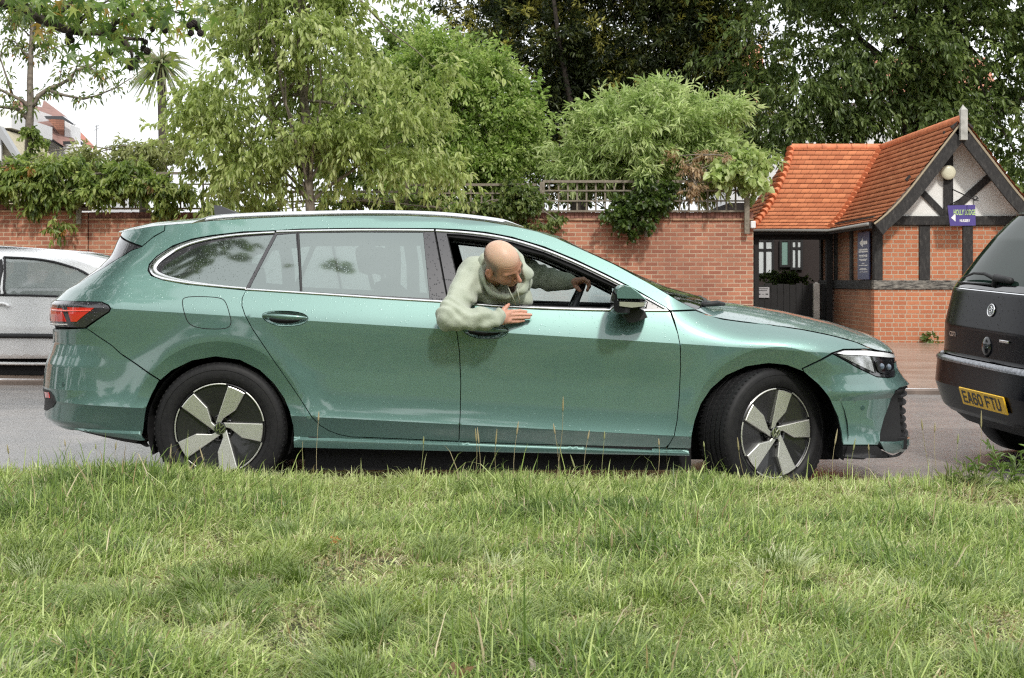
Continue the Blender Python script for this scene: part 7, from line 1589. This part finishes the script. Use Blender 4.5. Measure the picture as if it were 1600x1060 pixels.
dead_leaf(1078, 795, .012, (.40, .10, .05), 'tiny red leaf in the pale turf below the front door', 84)
# broad weeds at the kerb, right
def weed(px_, py_, h, n, label, seed, L=.06, W=.014, col=(.13, .20, .05)):
    rg = np.random.default_rng(seed); Y = 6.60; x = (px_ - 800) * Y / FPX; t = thing('weed', label, 'weed', (x, Y, .15), 'weeds along the kerb'); m = MB(); pos = []; ax = []
    for i in range(n):
        b = np.array([x + rg.normal() * .03, Y + rg.normal() * .03, .12]); tp = b + np.array([rg.normal() * .07, rg.normal() * .05, h * rg.uniform(.6, 1.1)]); m.tube([tuple(b), tuple((b + tp) / 2 + rg.normal(size=3) * .008), tuple(tp)], [.002, .0016, .001], 5)
        for s_ in np.linspace(.2, 1, 8): pos.append(b + (tp - b) * s_); ax.append(nrm(rg.normal(size=3) + np.array([0, 0, .6])))
    m.build('stems', plain('weed_stem', (.20, .25, .09), .6), t); k = len(pos); leaves('foliage', np.array(pos), np.array(ax), L, W, np.clip(np.tile(np.array(col), (k, 1)) * (1 + .2 * rg.normal(size=(k, 1))), .01, .9), t, rg)
weed(1575, 700, .20, 9, 'narrow leaved weed at the kerb under the black car number plate', 91); weed(1530, 705, .14, 6, 'smaller leafy weed at the kerb left of the black car wheel', 92); weed(1505, 725, .07, 9, 'pale tuft at the kerb between the two cars', 93, .09, .008, (.28, .31, .14))
rg_ = np.random.default_rng(5); t = thing('pavement_weed', 'little green weed at the foot of the lodge wall', 'weed', W3(1457, 532, 24.2)); crown('foliage', t, [ell(1457, 530, 24.2, 7, 8, .08), ell(1462, 534, 24.2, 9, 3, .08)], 26, 6, .08, .07, .04, [(.09, .15, .04), (.16, .22, .07)], rg_, droop=.2)
# ================================================================ the driver, built as signed-distance surfaces
def surface_nets(F, lo, h):
    """zero surface of a scalar field sampled on a regular grid"""
    s = F < 0; nx, ny, nz = F.shape; c = s[:-1, :-1, :-1]; mixc = np.zeros((nx - 1, ny - 1, nz - 1), dtype=np.int8)
    for i in (0, 1):
        for j in (0, 1):
            for k in (0, 1): mixc += s[i:nx - 1 + i, j:ny - 1 + j, k:nz - 1 + k]
    act = np.argwhere((mixc > 0) & (mixc < 8)); idx = -np.ones((nx - 1, ny - 1, nz - 1), dtype=np.int64); idx[tuple(act.T)] = np.arange(len(act)); acc = np.zeros((len(act), 3)); cnt = np.zeros(len(act))
    C = [(i, j, k) for i in (0, 1) for j in (0, 1) for k in (0, 1)]
    for a in C:
        for d in range(3):
            if a[d] == 1: continue
            b = list(a); b[d] = 1; fa = F[act[:, 0] + a[0], act[:, 1] + a[1], act[:, 2] + a[2]]; fb = F[act[:, 0] + b[0], act[:, 1] + b[1], act[:, 2] + b[2]]; m = (fa < 0) != (fb < 0); t = np.where(m, fa / np.where(m, fa - fb, 1), 0)
            p = np.tile(np.array(a, float), (len(act), 1)); p[:, d] += t; acc += p * m[:, None]; cnt += m
    V = lo + (act + acc / cnt[:, None]) * h; Q = []
    for d in range(3):
        e = [1, 2] if d == 0 else ([2, 0] if d == 1 else [0, 1]); sl0 = [slice(1, -1)] * 3; sl0[d] = slice(0, -1); sl1 = list(sl0); sl1[d] = slice(1, None)
        a = s[tuple(sl0)]; b = s[tuple(sl1)]; ed = np.argwhere(a != b); off = np.array([1, 1, 1]); off[d] = 0; ed2 = ed + off; sg = a[tuple(ed.T)]
        def at(da, db):
            q = ed2.copy(); q[:, e[0]] -= da; q[:, e[1]] -= db; return idx[tuple(q.T)]
        f = np.stack([at(1, 1), at(0, 1), at(0, 0), at(1, 0)], 1); f[~sg] = f[~sg][:, ::-1]; Q.append(f)
    return V, np.concatenate(Q)
def sdf_mesh(name, fn, lo, hi, h, mat, parent, colfn=None, it=2):
    lo = np.array(lo, float); hi = np.array(hi, float); n = np.ceil((hi - lo) / h).astype(int) + 1
    X = lo[0] + np.arange(n[0]) * h; Y = lo[1] + np.arange(n[1]) * h; Z = lo[2] + np.arange(n[2]) * h; F = np.empty(tuple(n), dtype=np.float32)
    for i in range(0, n[0], 16):
        g = np.stack(np.meshgrid(X[i:i + 16], Y, Z, indexing='ij'), -1); F[i:i + 16] = fn(g.reshape(-1, 3)).reshape(g.shape[:3])
    V, Q = surface_nets(F, lo, h); V = V.astype(float)
    for _ in range(it):
        A = np.zeros_like(V); c = np.zeros(len(V))
        for k in range(4):
            np.add.at(A, Q[:, k], V[Q[:, (k + 1) % 4]] + V[Q[:, (k + 3) % 4]]); np.add.at(c, Q[:, k], 2)
        V = V * .5 + A / c[:, None] * .5
    me = mesh_of(name, V, Q, mat, True)
    if colfn is not None: set_col(me, colfn(V))
    return link(name, me, parent)
def smin(a, b, k): h = np.clip(.5 + .5 * (b - a) / k, 0, 1); return b + (a - b) * h - k * h * (1 - h)
def smax(a, b, k): return -smin(-a, -b, k)
def cap(p, a, b, ra, rb): a = np.array(a); b = np.array(b); ba = b - a; t = np.clip((p - a) @ ba / (ba @ ba), 0, 1); return np.linalg.norm(p - a - t[:, None] * ba, axis=1) - (ra + (rb - ra) * t)
def sph(p, c, r): return np.linalg.norm(p - np.array(c), axis=1) - r
def elp(p, c, r): q = (p - np.array(c)) / np.array(r); k = np.linalg.norm(q, axis=1); return (k - 1) * min(r)
J = lambda a, b, Y: np.array(W3(a, b, Y))
driver = thing('person', 'bald man in pale green hoodie leaning out of the estate window, hand on the door', 'person', (-.1, 7.6, .5))
def nz(p, k, ph=0.): return np.sin(p[:, 0] * k + ph + 1.7 * np.sin(p[:, 2] * k * .6)) * np.cos(p[:, 1] * k * .9 - ph) + np.sin(p[:, 2] * k * 1.2 + p[:, 0] * k * .5 + ph * 2)
sR = J(741, 430, 7.33); eR = J(701, 499, 7.10); wR = J(757, 498, 7.085); cR = J(777, 496.5, 7.10); sL = J(812, 424, 7.70); eL = J(862, 437, 7.70); wL = J(884, 440, 7.66); cL = J(893, 441, 7.65)
def hoodie(p):
    d = cap(p, sR, eR + np.array([.01, 0, .02]), .086, .066); d = smin(d, cap(p, J(762, 416, 7.34), J(736, 440, 7.30), .05, .06), .04); d = smin(d, cap(p, J(756, 462, 7.35), J(812, 466, 7.37), .070, .070), .04); d = smin(d, cap(p, eR, wR, .064, .052), .020)
    d = smin(d, cap(p, wR, cR, .047, .042), .012); d = smin(d, cap(p, wR + np.array([-.004, 0, .0]), wR + np.array([.006, 0, .0]), .054, .050), .012)
    d = smin(d, cap(p, sR + np.array([.01, .03, .0]), sL, .085, .085), .05); d = smin(d, cap(p, J(782, 452, 7.50), J(775, 580, 7.78), .135, .17), .05); d = smin(d, cap(p, J(770, 440, 7.42), J(800, 470, 7.38), .07, .08), .04)
    d = smin(d, cap(p, sL, eL, .078, .060), .04); d = smin(d, cap(p, eL, wL, .058, .048), .02); d = smin(d, cap(p, wL, cL, .043, .038), .010)
    # folds: rings of cloth bunched on the sleeves, drag lines over the chest
    q = p - eR; ax = nrm(sR - eR); t1 = q @ ax; r1 = np.exp(-((t1 - .03) / .07) ** 2); d = d + r1 * .0050 * np.sin(t1 * 88 + 3.6 * np.sin(q[:, 0] * 20 + q[:, 1] * 9) + q[:, 2] * 34) + r1 * .003 * np.sin(t1 * 60 - q[:, 0] * 70)
    bx = nrm(wR - eR); t2 = q @ bx; r2 = np.exp(-((t2 - .10) / .09) ** 2) * (p[:, 1] < 7.25); d = d + r2 * .0045 * np.sin(t2 * 80 - 2.2 * np.sin(q[:, 2] * 34) + 14 * q[:, 2])
    rib = np.exp(-(((p @ bx) - (cR @ bx) + .028) / .030) ** 6) * (p[:, 1] < 7.25) * (np.linalg.norm(p - cR, axis=1) < .09); d = d + rib * .0008 * np.sin(np.arctan2(p[:, 2] - cR[2], p[:, 1] - cR[1]) * 46)
    lx_ = nrm(eL - sL); t3 = (p - sL) @ lx_; r3 = (p[:, 0] > .03) * np.exp(-((t3 - .12) / .09) ** 2) * (p[:, 1] > 7.55); d = d + r3 * .0055 * np.sin(t3 * 105 + 2.4 * np.sin(p[:, 2] * 30))
    e = (p[:, 0] * .62 + p[:, 2] * .95); ch = np.exp(-(((p[:, 0] + .05) / .16) ** 2 + ((p[:, 2] - .99) / .12) ** 2)) * (p[:, 1] < 7.6); d = d + ch * .0080 * np.sin(e * 70 + 2.4 * np.sin(p[:, 0] * 17 + p[:, 1] * 9)) + .0016 * nz(p, 31) + .0012 * nz(p, 58, 1.)
    return d
g = NT('hoodie_cloth'); v = g.coord('Object'); n1 = g.noise(v, 420, 3, .7); n2 = g.noise(v, 9, 4); g.set(Base_Color=g.ramp(n2, [(.3, (.35, .39, .31)), (.7, (.45, .49, .395))]), Roughness=.92, Sheen_Weight=.25, Sheen_Roughness=.5); n3 = g.noise(g.coord('Object', (1, 1.2, .6)), 26, 3, .5); nb_ = g.bump(n3, .55, .012); g.bump(n1, .25, .0012, nb_); cloth = g.m
hd = sdf_mesh('hoodie', hoodie, (-.46, 6.98, .55), (.42, 8.02, 1.30), .0058, cloth, driver)
# hood: a thick rolled ring of cloth round the neck, open towards the head
HC = J(787, 426, 7.275); hn = nrm(np.array([-.05, -.90, .25])); hu = nrm(np.cross(hn, [1, 0, 0])); hv_ = np.cross(hn, hu)
def hoodf(p):
    q = p - HC; a = q @ hn; u_ = q @ hu; v_ = q @ hv_; th = np.arctan2(v_, u_); R_ = .108 + .010 * np.sin(2 * th + .5); r = np.hypot(u_, v_) - R_; tb = .036 + .007 * np.sin(3 * th + 1) + .004 * np.sin(7 * th); tb = tb * (1 - .42 * smooth(.0, .09, HC[2] - p[:, 2])); R_ = R_ + .012 * smooth(.0, .09, HC[2] - p[:, 2]); r = np.hypot(u_, v_) - R_
    d = np.sqrt((r / 1.0) ** 2 + (a / 1.5) ** 2) - tb; d = smax(d, -(np.sqrt((r + .020) ** 2 + ((a - .045) / 1.6) ** 2) - .020), .008)
    d = smin(d, cap(p, HC + np.array([.06, .05, .03]), HC + np.array([.10, .08, -.05]), .045, .05), .03); d = smin(d, cap(p, HC + np.array([-.08, .05, -.01]), HC + np.array([-.06, .08, .05]), .05, .04), .03); return d + .0022 * nz(p, 52, .4) + .0035 * np.sin(th * 9 + a * 60) * np.exp(-(a / .05) ** 2)
sdf_mesh('hood', hoodf, HC - .20, HC + .20, .0045, cloth, hd)
m = MB(); t1_ = [J(793, 447, 7.18), J(797, 456, 7.15), J(802, 466, 7.16), J(806, 476, 7.20)]; m.tube([tuple(q_) for q_ in t1_], .0022, 7); m.build('drawstring', plain('pale_cord', (.42, .44, .35), .8), hd, True)
m = MB(); m.tube([tuple(q_) for q_ in (J(808, 447, 7.18), J(809, 456, 7.15), J(811, 466, 7.16), J(812.5, 474, 7.20))], .0022, 7); m.build('drawstring', MATS['pale_cord'], hd, True)
# head
fh = nrm(np.array([.72, -.35, -.60])); rh = nrm(np.array([-.55, -.52, -.66])); rh = nrm(rh - fh * (rh @ fh)); uh = np.cross(rh, fh); H0 = J(786, 411, 7.16); HB = np.stack([fh, rh, uh])
def headf(p):
    q = (p - H0) @ HB.T; s_ = q.copy(); s_[:, 1] = np.abs(s_[:, 1]); d = elp(q, (-.012, 0, .028), (.100, .079, .088)); d = smin(d, elp(q, (.032, 0, -.035), (.060, .058, .082)), .03); d = smin(d, elp(s_, (.020, .040, -.055), (.045, .022, .038)), .025)
    d = smin(d, sph(q, (.070, 0, -.100), .020), .022); d = smin(d, cap(s_, (.081, .010, .013), (.067, .048, .013), .013, .011), .014); d = smax(d, -sph(s_, (.100, .033, -.010), .0205), .012)
    d = smin(d, elp(s_, (.057, .042, -.034), (.022, .020, .020)), .018); d = smin(d, cap(q, (.090, 0, .004), (.119, 0, -.034), .0080, .0120), .010); d = smin(d, sph(s_, (.101, .0115, -.039), .0075), .006); d = smax(d, -sph(s_, (.107, .0075, -.047), .0035), .003)
    d = smin(d, elp(s_, (.073, .033, -.0095), (.0155, .0165, .0125)), .004); d = smin(d, elp(q, (.086, 0, -.062), (.014, .024, .012)), .012)
    d = smin(d, elp(s_, (.0965, .008, -.0595), (.008, .015, .0045)), .004); d = smin(d, elp(q, (.0955, 0, -.0705), (.009, .017, .0052)), .004); d = smax(d, -elp(q, (.106, 0, -.0652), (.010, .023, .0016)), .002)
    d = smin(d, cap(q, (-.025, 0, -.05), (-.045, 0, -.15), .056, .058), .03); d = smin(d, cap(s_, (-.01, .05, -.06), (-.06, .035, -.15), .022, .025), .02)
    e = s_ - np.array([-.014, .0835, -.028]); ea = elp(e @ np.array([[.94, .34, 0], [-.34, .94, 0], [0, 0, 1]]), (0, 0, 0), (.021, .0075, .036)); ea = smax(ea, -elp(e, (.003, .010, .002), (.010, .008, .018)), .004); d = smin(d, ea, .006)
    for k_ in (.048, .060): d = d + .0007 * np.exp(-((q[:, 2] - k_) / .003) ** 2) * (q[:, 0] > .05)
    return d
def headc(V):
    q = (V - H0) @ HB.T; n_ = len(q); rr = np.random.default_rng(9).normal(size=n_); c = np.tile(np.array([.50, .255, .175]), (n_, 1)); c *= (1 + .02 * rr + .05 * wob(q * 60, 1.)  + .04 * wob(q * 140, 1., 2.))[:, None]
    def mixc(w, col):
        nonlocal c; w = np.clip(w, 0, 1)[:, None]; c = c * (1 - w) + np.array(col) * w
    ay = np.abs(q[:, 1]); hair = smooth(.052, .066, ay + .35 * np.maximum(-q[:, 0], 0)) * smooth(.085, .045, q[:, 2]) * smooth(-.055, -.03, q[:, 2]) * smooth(.040, .016, q[:, 0]); hair = np.maximum(hair, smooth(-.045, -.075, q[:, 0]) * smooth(.06, .03, q[:, 2])); mixc(hair * .85 * smooth(1.25, 1.6, np.linalg.norm(np.stack([q[:, 0] + .014, ay - .086, q[:, 2] + .028], 1) / np.array([.020, .012, .034]), axis=1)), (.17, .125, .10))
    mixc(.75 * smooth(.035, .085, q[:, 2]), (.62, .43, .31)); mixc(.35 * smooth(.045, .02, np.abs(q[:, 2] - .03)) * smooth(.02, .06, q[:, 0]), (.52, .25, .16)); er = np.linalg.norm(np.stack([q[:, 0] + .014, ay - .086, q[:, 2] + .028], 1) / np.array([.022, .012, .036]), axis=1); mixc(.6 * smooth(1.3, .8, er), (.62, .24, .17)); mixc(.55 * np.exp(-(((q[:, 2] + .009) / .011) ** 2 + ((ay - .033) / .020) ** 2)) * (q[:, 0] > .05), (.26, .12, .085)); mixc(.45 * np.exp(-(((q[:, 0] - .11) / .02) ** 2 + ((q[:, 2] + .03) / .02) ** 2 + (ay / .02) ** 2)), (.58, .22, .17)); mixc(.35 * np.exp(-(((q[:, 2] + .030) / .02) ** 2 + ((ay - .045) / .016) ** 2)) * (q[:, 0] > .03), (.56, .20, .14))  # includes eye sockets darkened in the colour to deepen their shade
    br = np.exp(-(((q[:, 2] - .0125 - .06 * (ay - .03)) / .0048) ** 2)) * smooth(.010, .016, ay) * smooth(.056, .048, ay) * (q[:, 0] > .055); mixc(br * .95, (.085, .05, .032)); lp = np.exp(-(((q[:, 2] + .0655) / .0085) ** 2)) * smooth(.026, .019, ay) * (q[:, 0] > .088); mixc(lp * .6, (.44, .20, .16))
    st = smooth(-.035, -.06, q[:, 2]) * smooth(-.02, .02, q[:, 0]) * smooth(-.15, -.10, q[:, 2]); mixc(st * .30, (.22, .14, .11)); return np.clip(c, .01, 1)
g = NT('skin'); a = g.n('Attribute'); a.attribute_name = 'Col'; v = g.coord('Object'); g.set(Base_Color=a.outputs['Color'], Roughness=.46, Subsurface_Weight=.12, Subsurface_Radius=(.012, .005, .003), Subsurface_Scale=.5); g.bump(g.math('ADD', g.noise(v, 500, 3, .6), g.math('MULTIPLY', g.noise(v, 90, 4, .6), 1.5)), .22, .0012); skin = g.m
head = sdf_mesh('head', headf, H0 - .17, H0 + .17, .0024, skin, driver, headc, it=1)
eyem = plain('eye_white', (.62, .58, .54), .15)
for sg in (-1, 1):
    c = H0 + np.array([.0735, sg * .033, -.0105]) @ HB; Me = Matrix.Translation(c) @ Vector(tuple(nrm(np.array([.9, sg * .05, -.35]) @ HB))).to_track_quat('Z', 'Y').to_matrix().to_4x4(); m = MB(); m.lathe([(.0001, -.0142)] + [(.0142 * math.sin(a_), -.0142 * math.cos(a_)) for a_ in np.linspace(.3, 2.6, 12)] + [(.0001, .0142)], 18, Me); ey = m.build('eye', eyem, head, True); m = MB(); m.lathe([(.0062, .0126), (.004, .0142), (.0001, .0148)], 14, Me); m.build('iris', plain('iris_brown', (.04, .025, .018), .1) if 'iris_brown' not in MATS else MATS['iris_brown'], ey, True)
# T-shirt neck inside the hood
m = MB(); m.tube([tuple(J(803, 447, 7.31)), tuple(J(805, 468, 7.315))], [.028, .022], 12); m.build('shirt', plain('brown_shirt', (.09, .055, .045), .9), hd, True)
# hands
def handc(tips):
    def f(V):
        n_ = len(V); c = np.tile(np.array([.60, .32, .23]), (n_, 1)) * (1 + .03 * np.random.default_rng(3).normal(size=(n_, 1)))
        for t in tips: w = np.exp(-(np.linalg.norm(V - t, axis=1) / .012) ** 2)[:, None] * .5; c = c * (1 - w) + np.array([.62, .26, .20]) * w
        return c
    return f
def chain(p, pts, r, k=.004):
    d = None
    for i in range(len(pts) - 1):
        e = cap(p, pts[i], pts[i + 1], r[i], r[i + 1]); d = e if d is None else smin(d, e, k)
    return d
Yh = 7.222
FR = [[J(790, 489, 7.19), J(800, 487.3, 7.200), J(812, 486.2, Yh - .010), J(822, 487.2, Yh)], [J(790, 493, 7.19), J(800.5, 492, 7.197), J(815, 491.6, Yh - .012), J(829.5, 492.3, Yh)],
      [J(789, 497.5, 7.19), J(800.5, 497, 7.198), J(814, 496.8, Yh - .010), J(827, 496.4, Yh)], [J(788, 502, 7.19), J(798.5, 502.5, 7.202), J(808.5, 502.4, Yh - .006), J(818, 501.2, Yh + .002)]]
TH = [J(783, 491, 7.17), J(788, 483.5, 7.18), J(791.5, 479.5, 7.19), J(795, 476, 7.20)]
def rhand(p):
    d = None
    for i, fr in enumerate(FR):
        e = chain(p, fr, [.0142, .0108, .0091, .0075]); d = e if d is None else smin(d, e, .0022)
    pm = cap(p, J(782, 492, 7.17), J(794, 490, 7.19), .021, .017); pm = smin(pm, cap(p, J(782, 501, 7.17), J(794, 501, 7.19), .021, .017), .02); pm = smin(pm, cap(p, J(788, 494, 7.185), J(786, 500, 7.185), .016, .016), .02); d = smin(d, pm, .007)
    d = smin(d, chain(p, TH, [.017, .0125, .0100, .0078]), .008); d = smin(d, cap(p, J(766, 497, 7.12), J(783, 497, 7.165), .027, .026), .02)
    for fr in FR: 
        k1 = fr[1] + np.array([0, -.0095, 0]); d = d - .0014 * np.exp(-(np.linalg.norm(p - k1, axis=1) / .009) ** 2)
    return d
rh_ = sdf_mesh('hand', rhand, J(764, 512, 7.24) + np.array([0, -.20, -.02]), J(834, 470, 7.26) + np.array([.02, .0, .02]), .0016, skin, driver, handc([f_[-1] for f_ in FR] + [TH[-1]]), it=1)
nail = plain('nail', (.66, .40, .33), .25)
for fr in FR + [TH]:
    a_, b_ = fr[-2], fr[-1]; t = Vector(tuple(nrm(b_ - a_))); n_ = Vector((0, -1, .25)); n_ = (n_ - t * n_.dot(t)).normalized(); s_ = t.cross(n_); Mn = Matrix.Translation(Vector(tuple(b_)) + n_ * .0062 + t * .0005) @ Matrix((tuple(t), tuple(s_), tuple(n_))).transposed().to_4x4(); m = MB(); m.lathe([(.0045, -.0008), (.004, .0006), (.0001, .001)], 12, Mn @ Matrix.Diagonal((1.25, .9, 1, 1))); m.build('nail', nail, rh_, True)
# left hand on the wheel rim: fingers over the top and round the far side
LW = J(893, 441, 7.65); FL = []
for i, (dy, dx, dz) in enumerate(((-.034, 0, 0), (-.012, 1.5, -1.2), (.010, 2, -1.0), (.031, 1.5, .5))):
    Y = 7.655 + dy; FL.append([J(900, 440 + dz, Y), J(911 + dx * .5, 437.5 + dz, Y), J(917.5 + dx, 441.5 + dz, Y), J(920 + dx * .6, 448 + dz, Y), J(917.5, 454 + dz, Y + .002)])
TL = [J(898, 445, 7.635), J(902, 450, 7.615), J(906, 454.5, 7.610)]
def lhand(p):
    d = None
    for fr in FL:
        e = chain(p, fr, [.014, .0115, .0092, .0082, .0070]); d = e if d is None else smin(d, e, .003)
    pm = cap(p, J(896, 441, 7.63), J(908, 439.5, 7.63), .019, .015); pm = smin(pm, cap(p, J(896, 441, 7.67), J(908, 440, 7.68), .019, .015), .02); d = smin(d, pm, .008); d = smin(d, chain(p, TL, [.015, .0115, .009]), .008); return smin(d, cap(p, J(882, 440.5, 7.65), J(896, 441.5, 7.65), .026, .026), .02)
sdf_mesh('hand', lhand, J(880, 466, 7.72) + np.array([0, -.20, 0]), J(926, 424, 7.72) + np.array([.03, .03, .02]), .002, skin, driver, handc([f_[-1] for f_ in FL] + [TL[-1]]), it=1)
# legs on the seat
def legs(p):
    d = None
    for sy in (-.12, .10):
        e = cap(p, (-.36, 7.80 + sy, .62), (.08, 7.80 + sy * 1.3, .68), .095, .075); e = smin(e, cap(p, (.08, 7.80 + sy * 1.3, .68), (.36, 7.80 + sy * 1.2, .40), .070, .05), .03); d = e if d is None else smin(d, e, .02)
    return smin(d, cap(p, (-.38, 7.70, .64), (-.38, 7.90, .64), .13, .13), .04) + .002 * nz(p, 40)
sdf_mesh('trousers', legs, (-.55, 7.45, .30), (.46, 8.15, .82), .009, plain('dark_trousers', (.03, .032, .04), .9), driver)
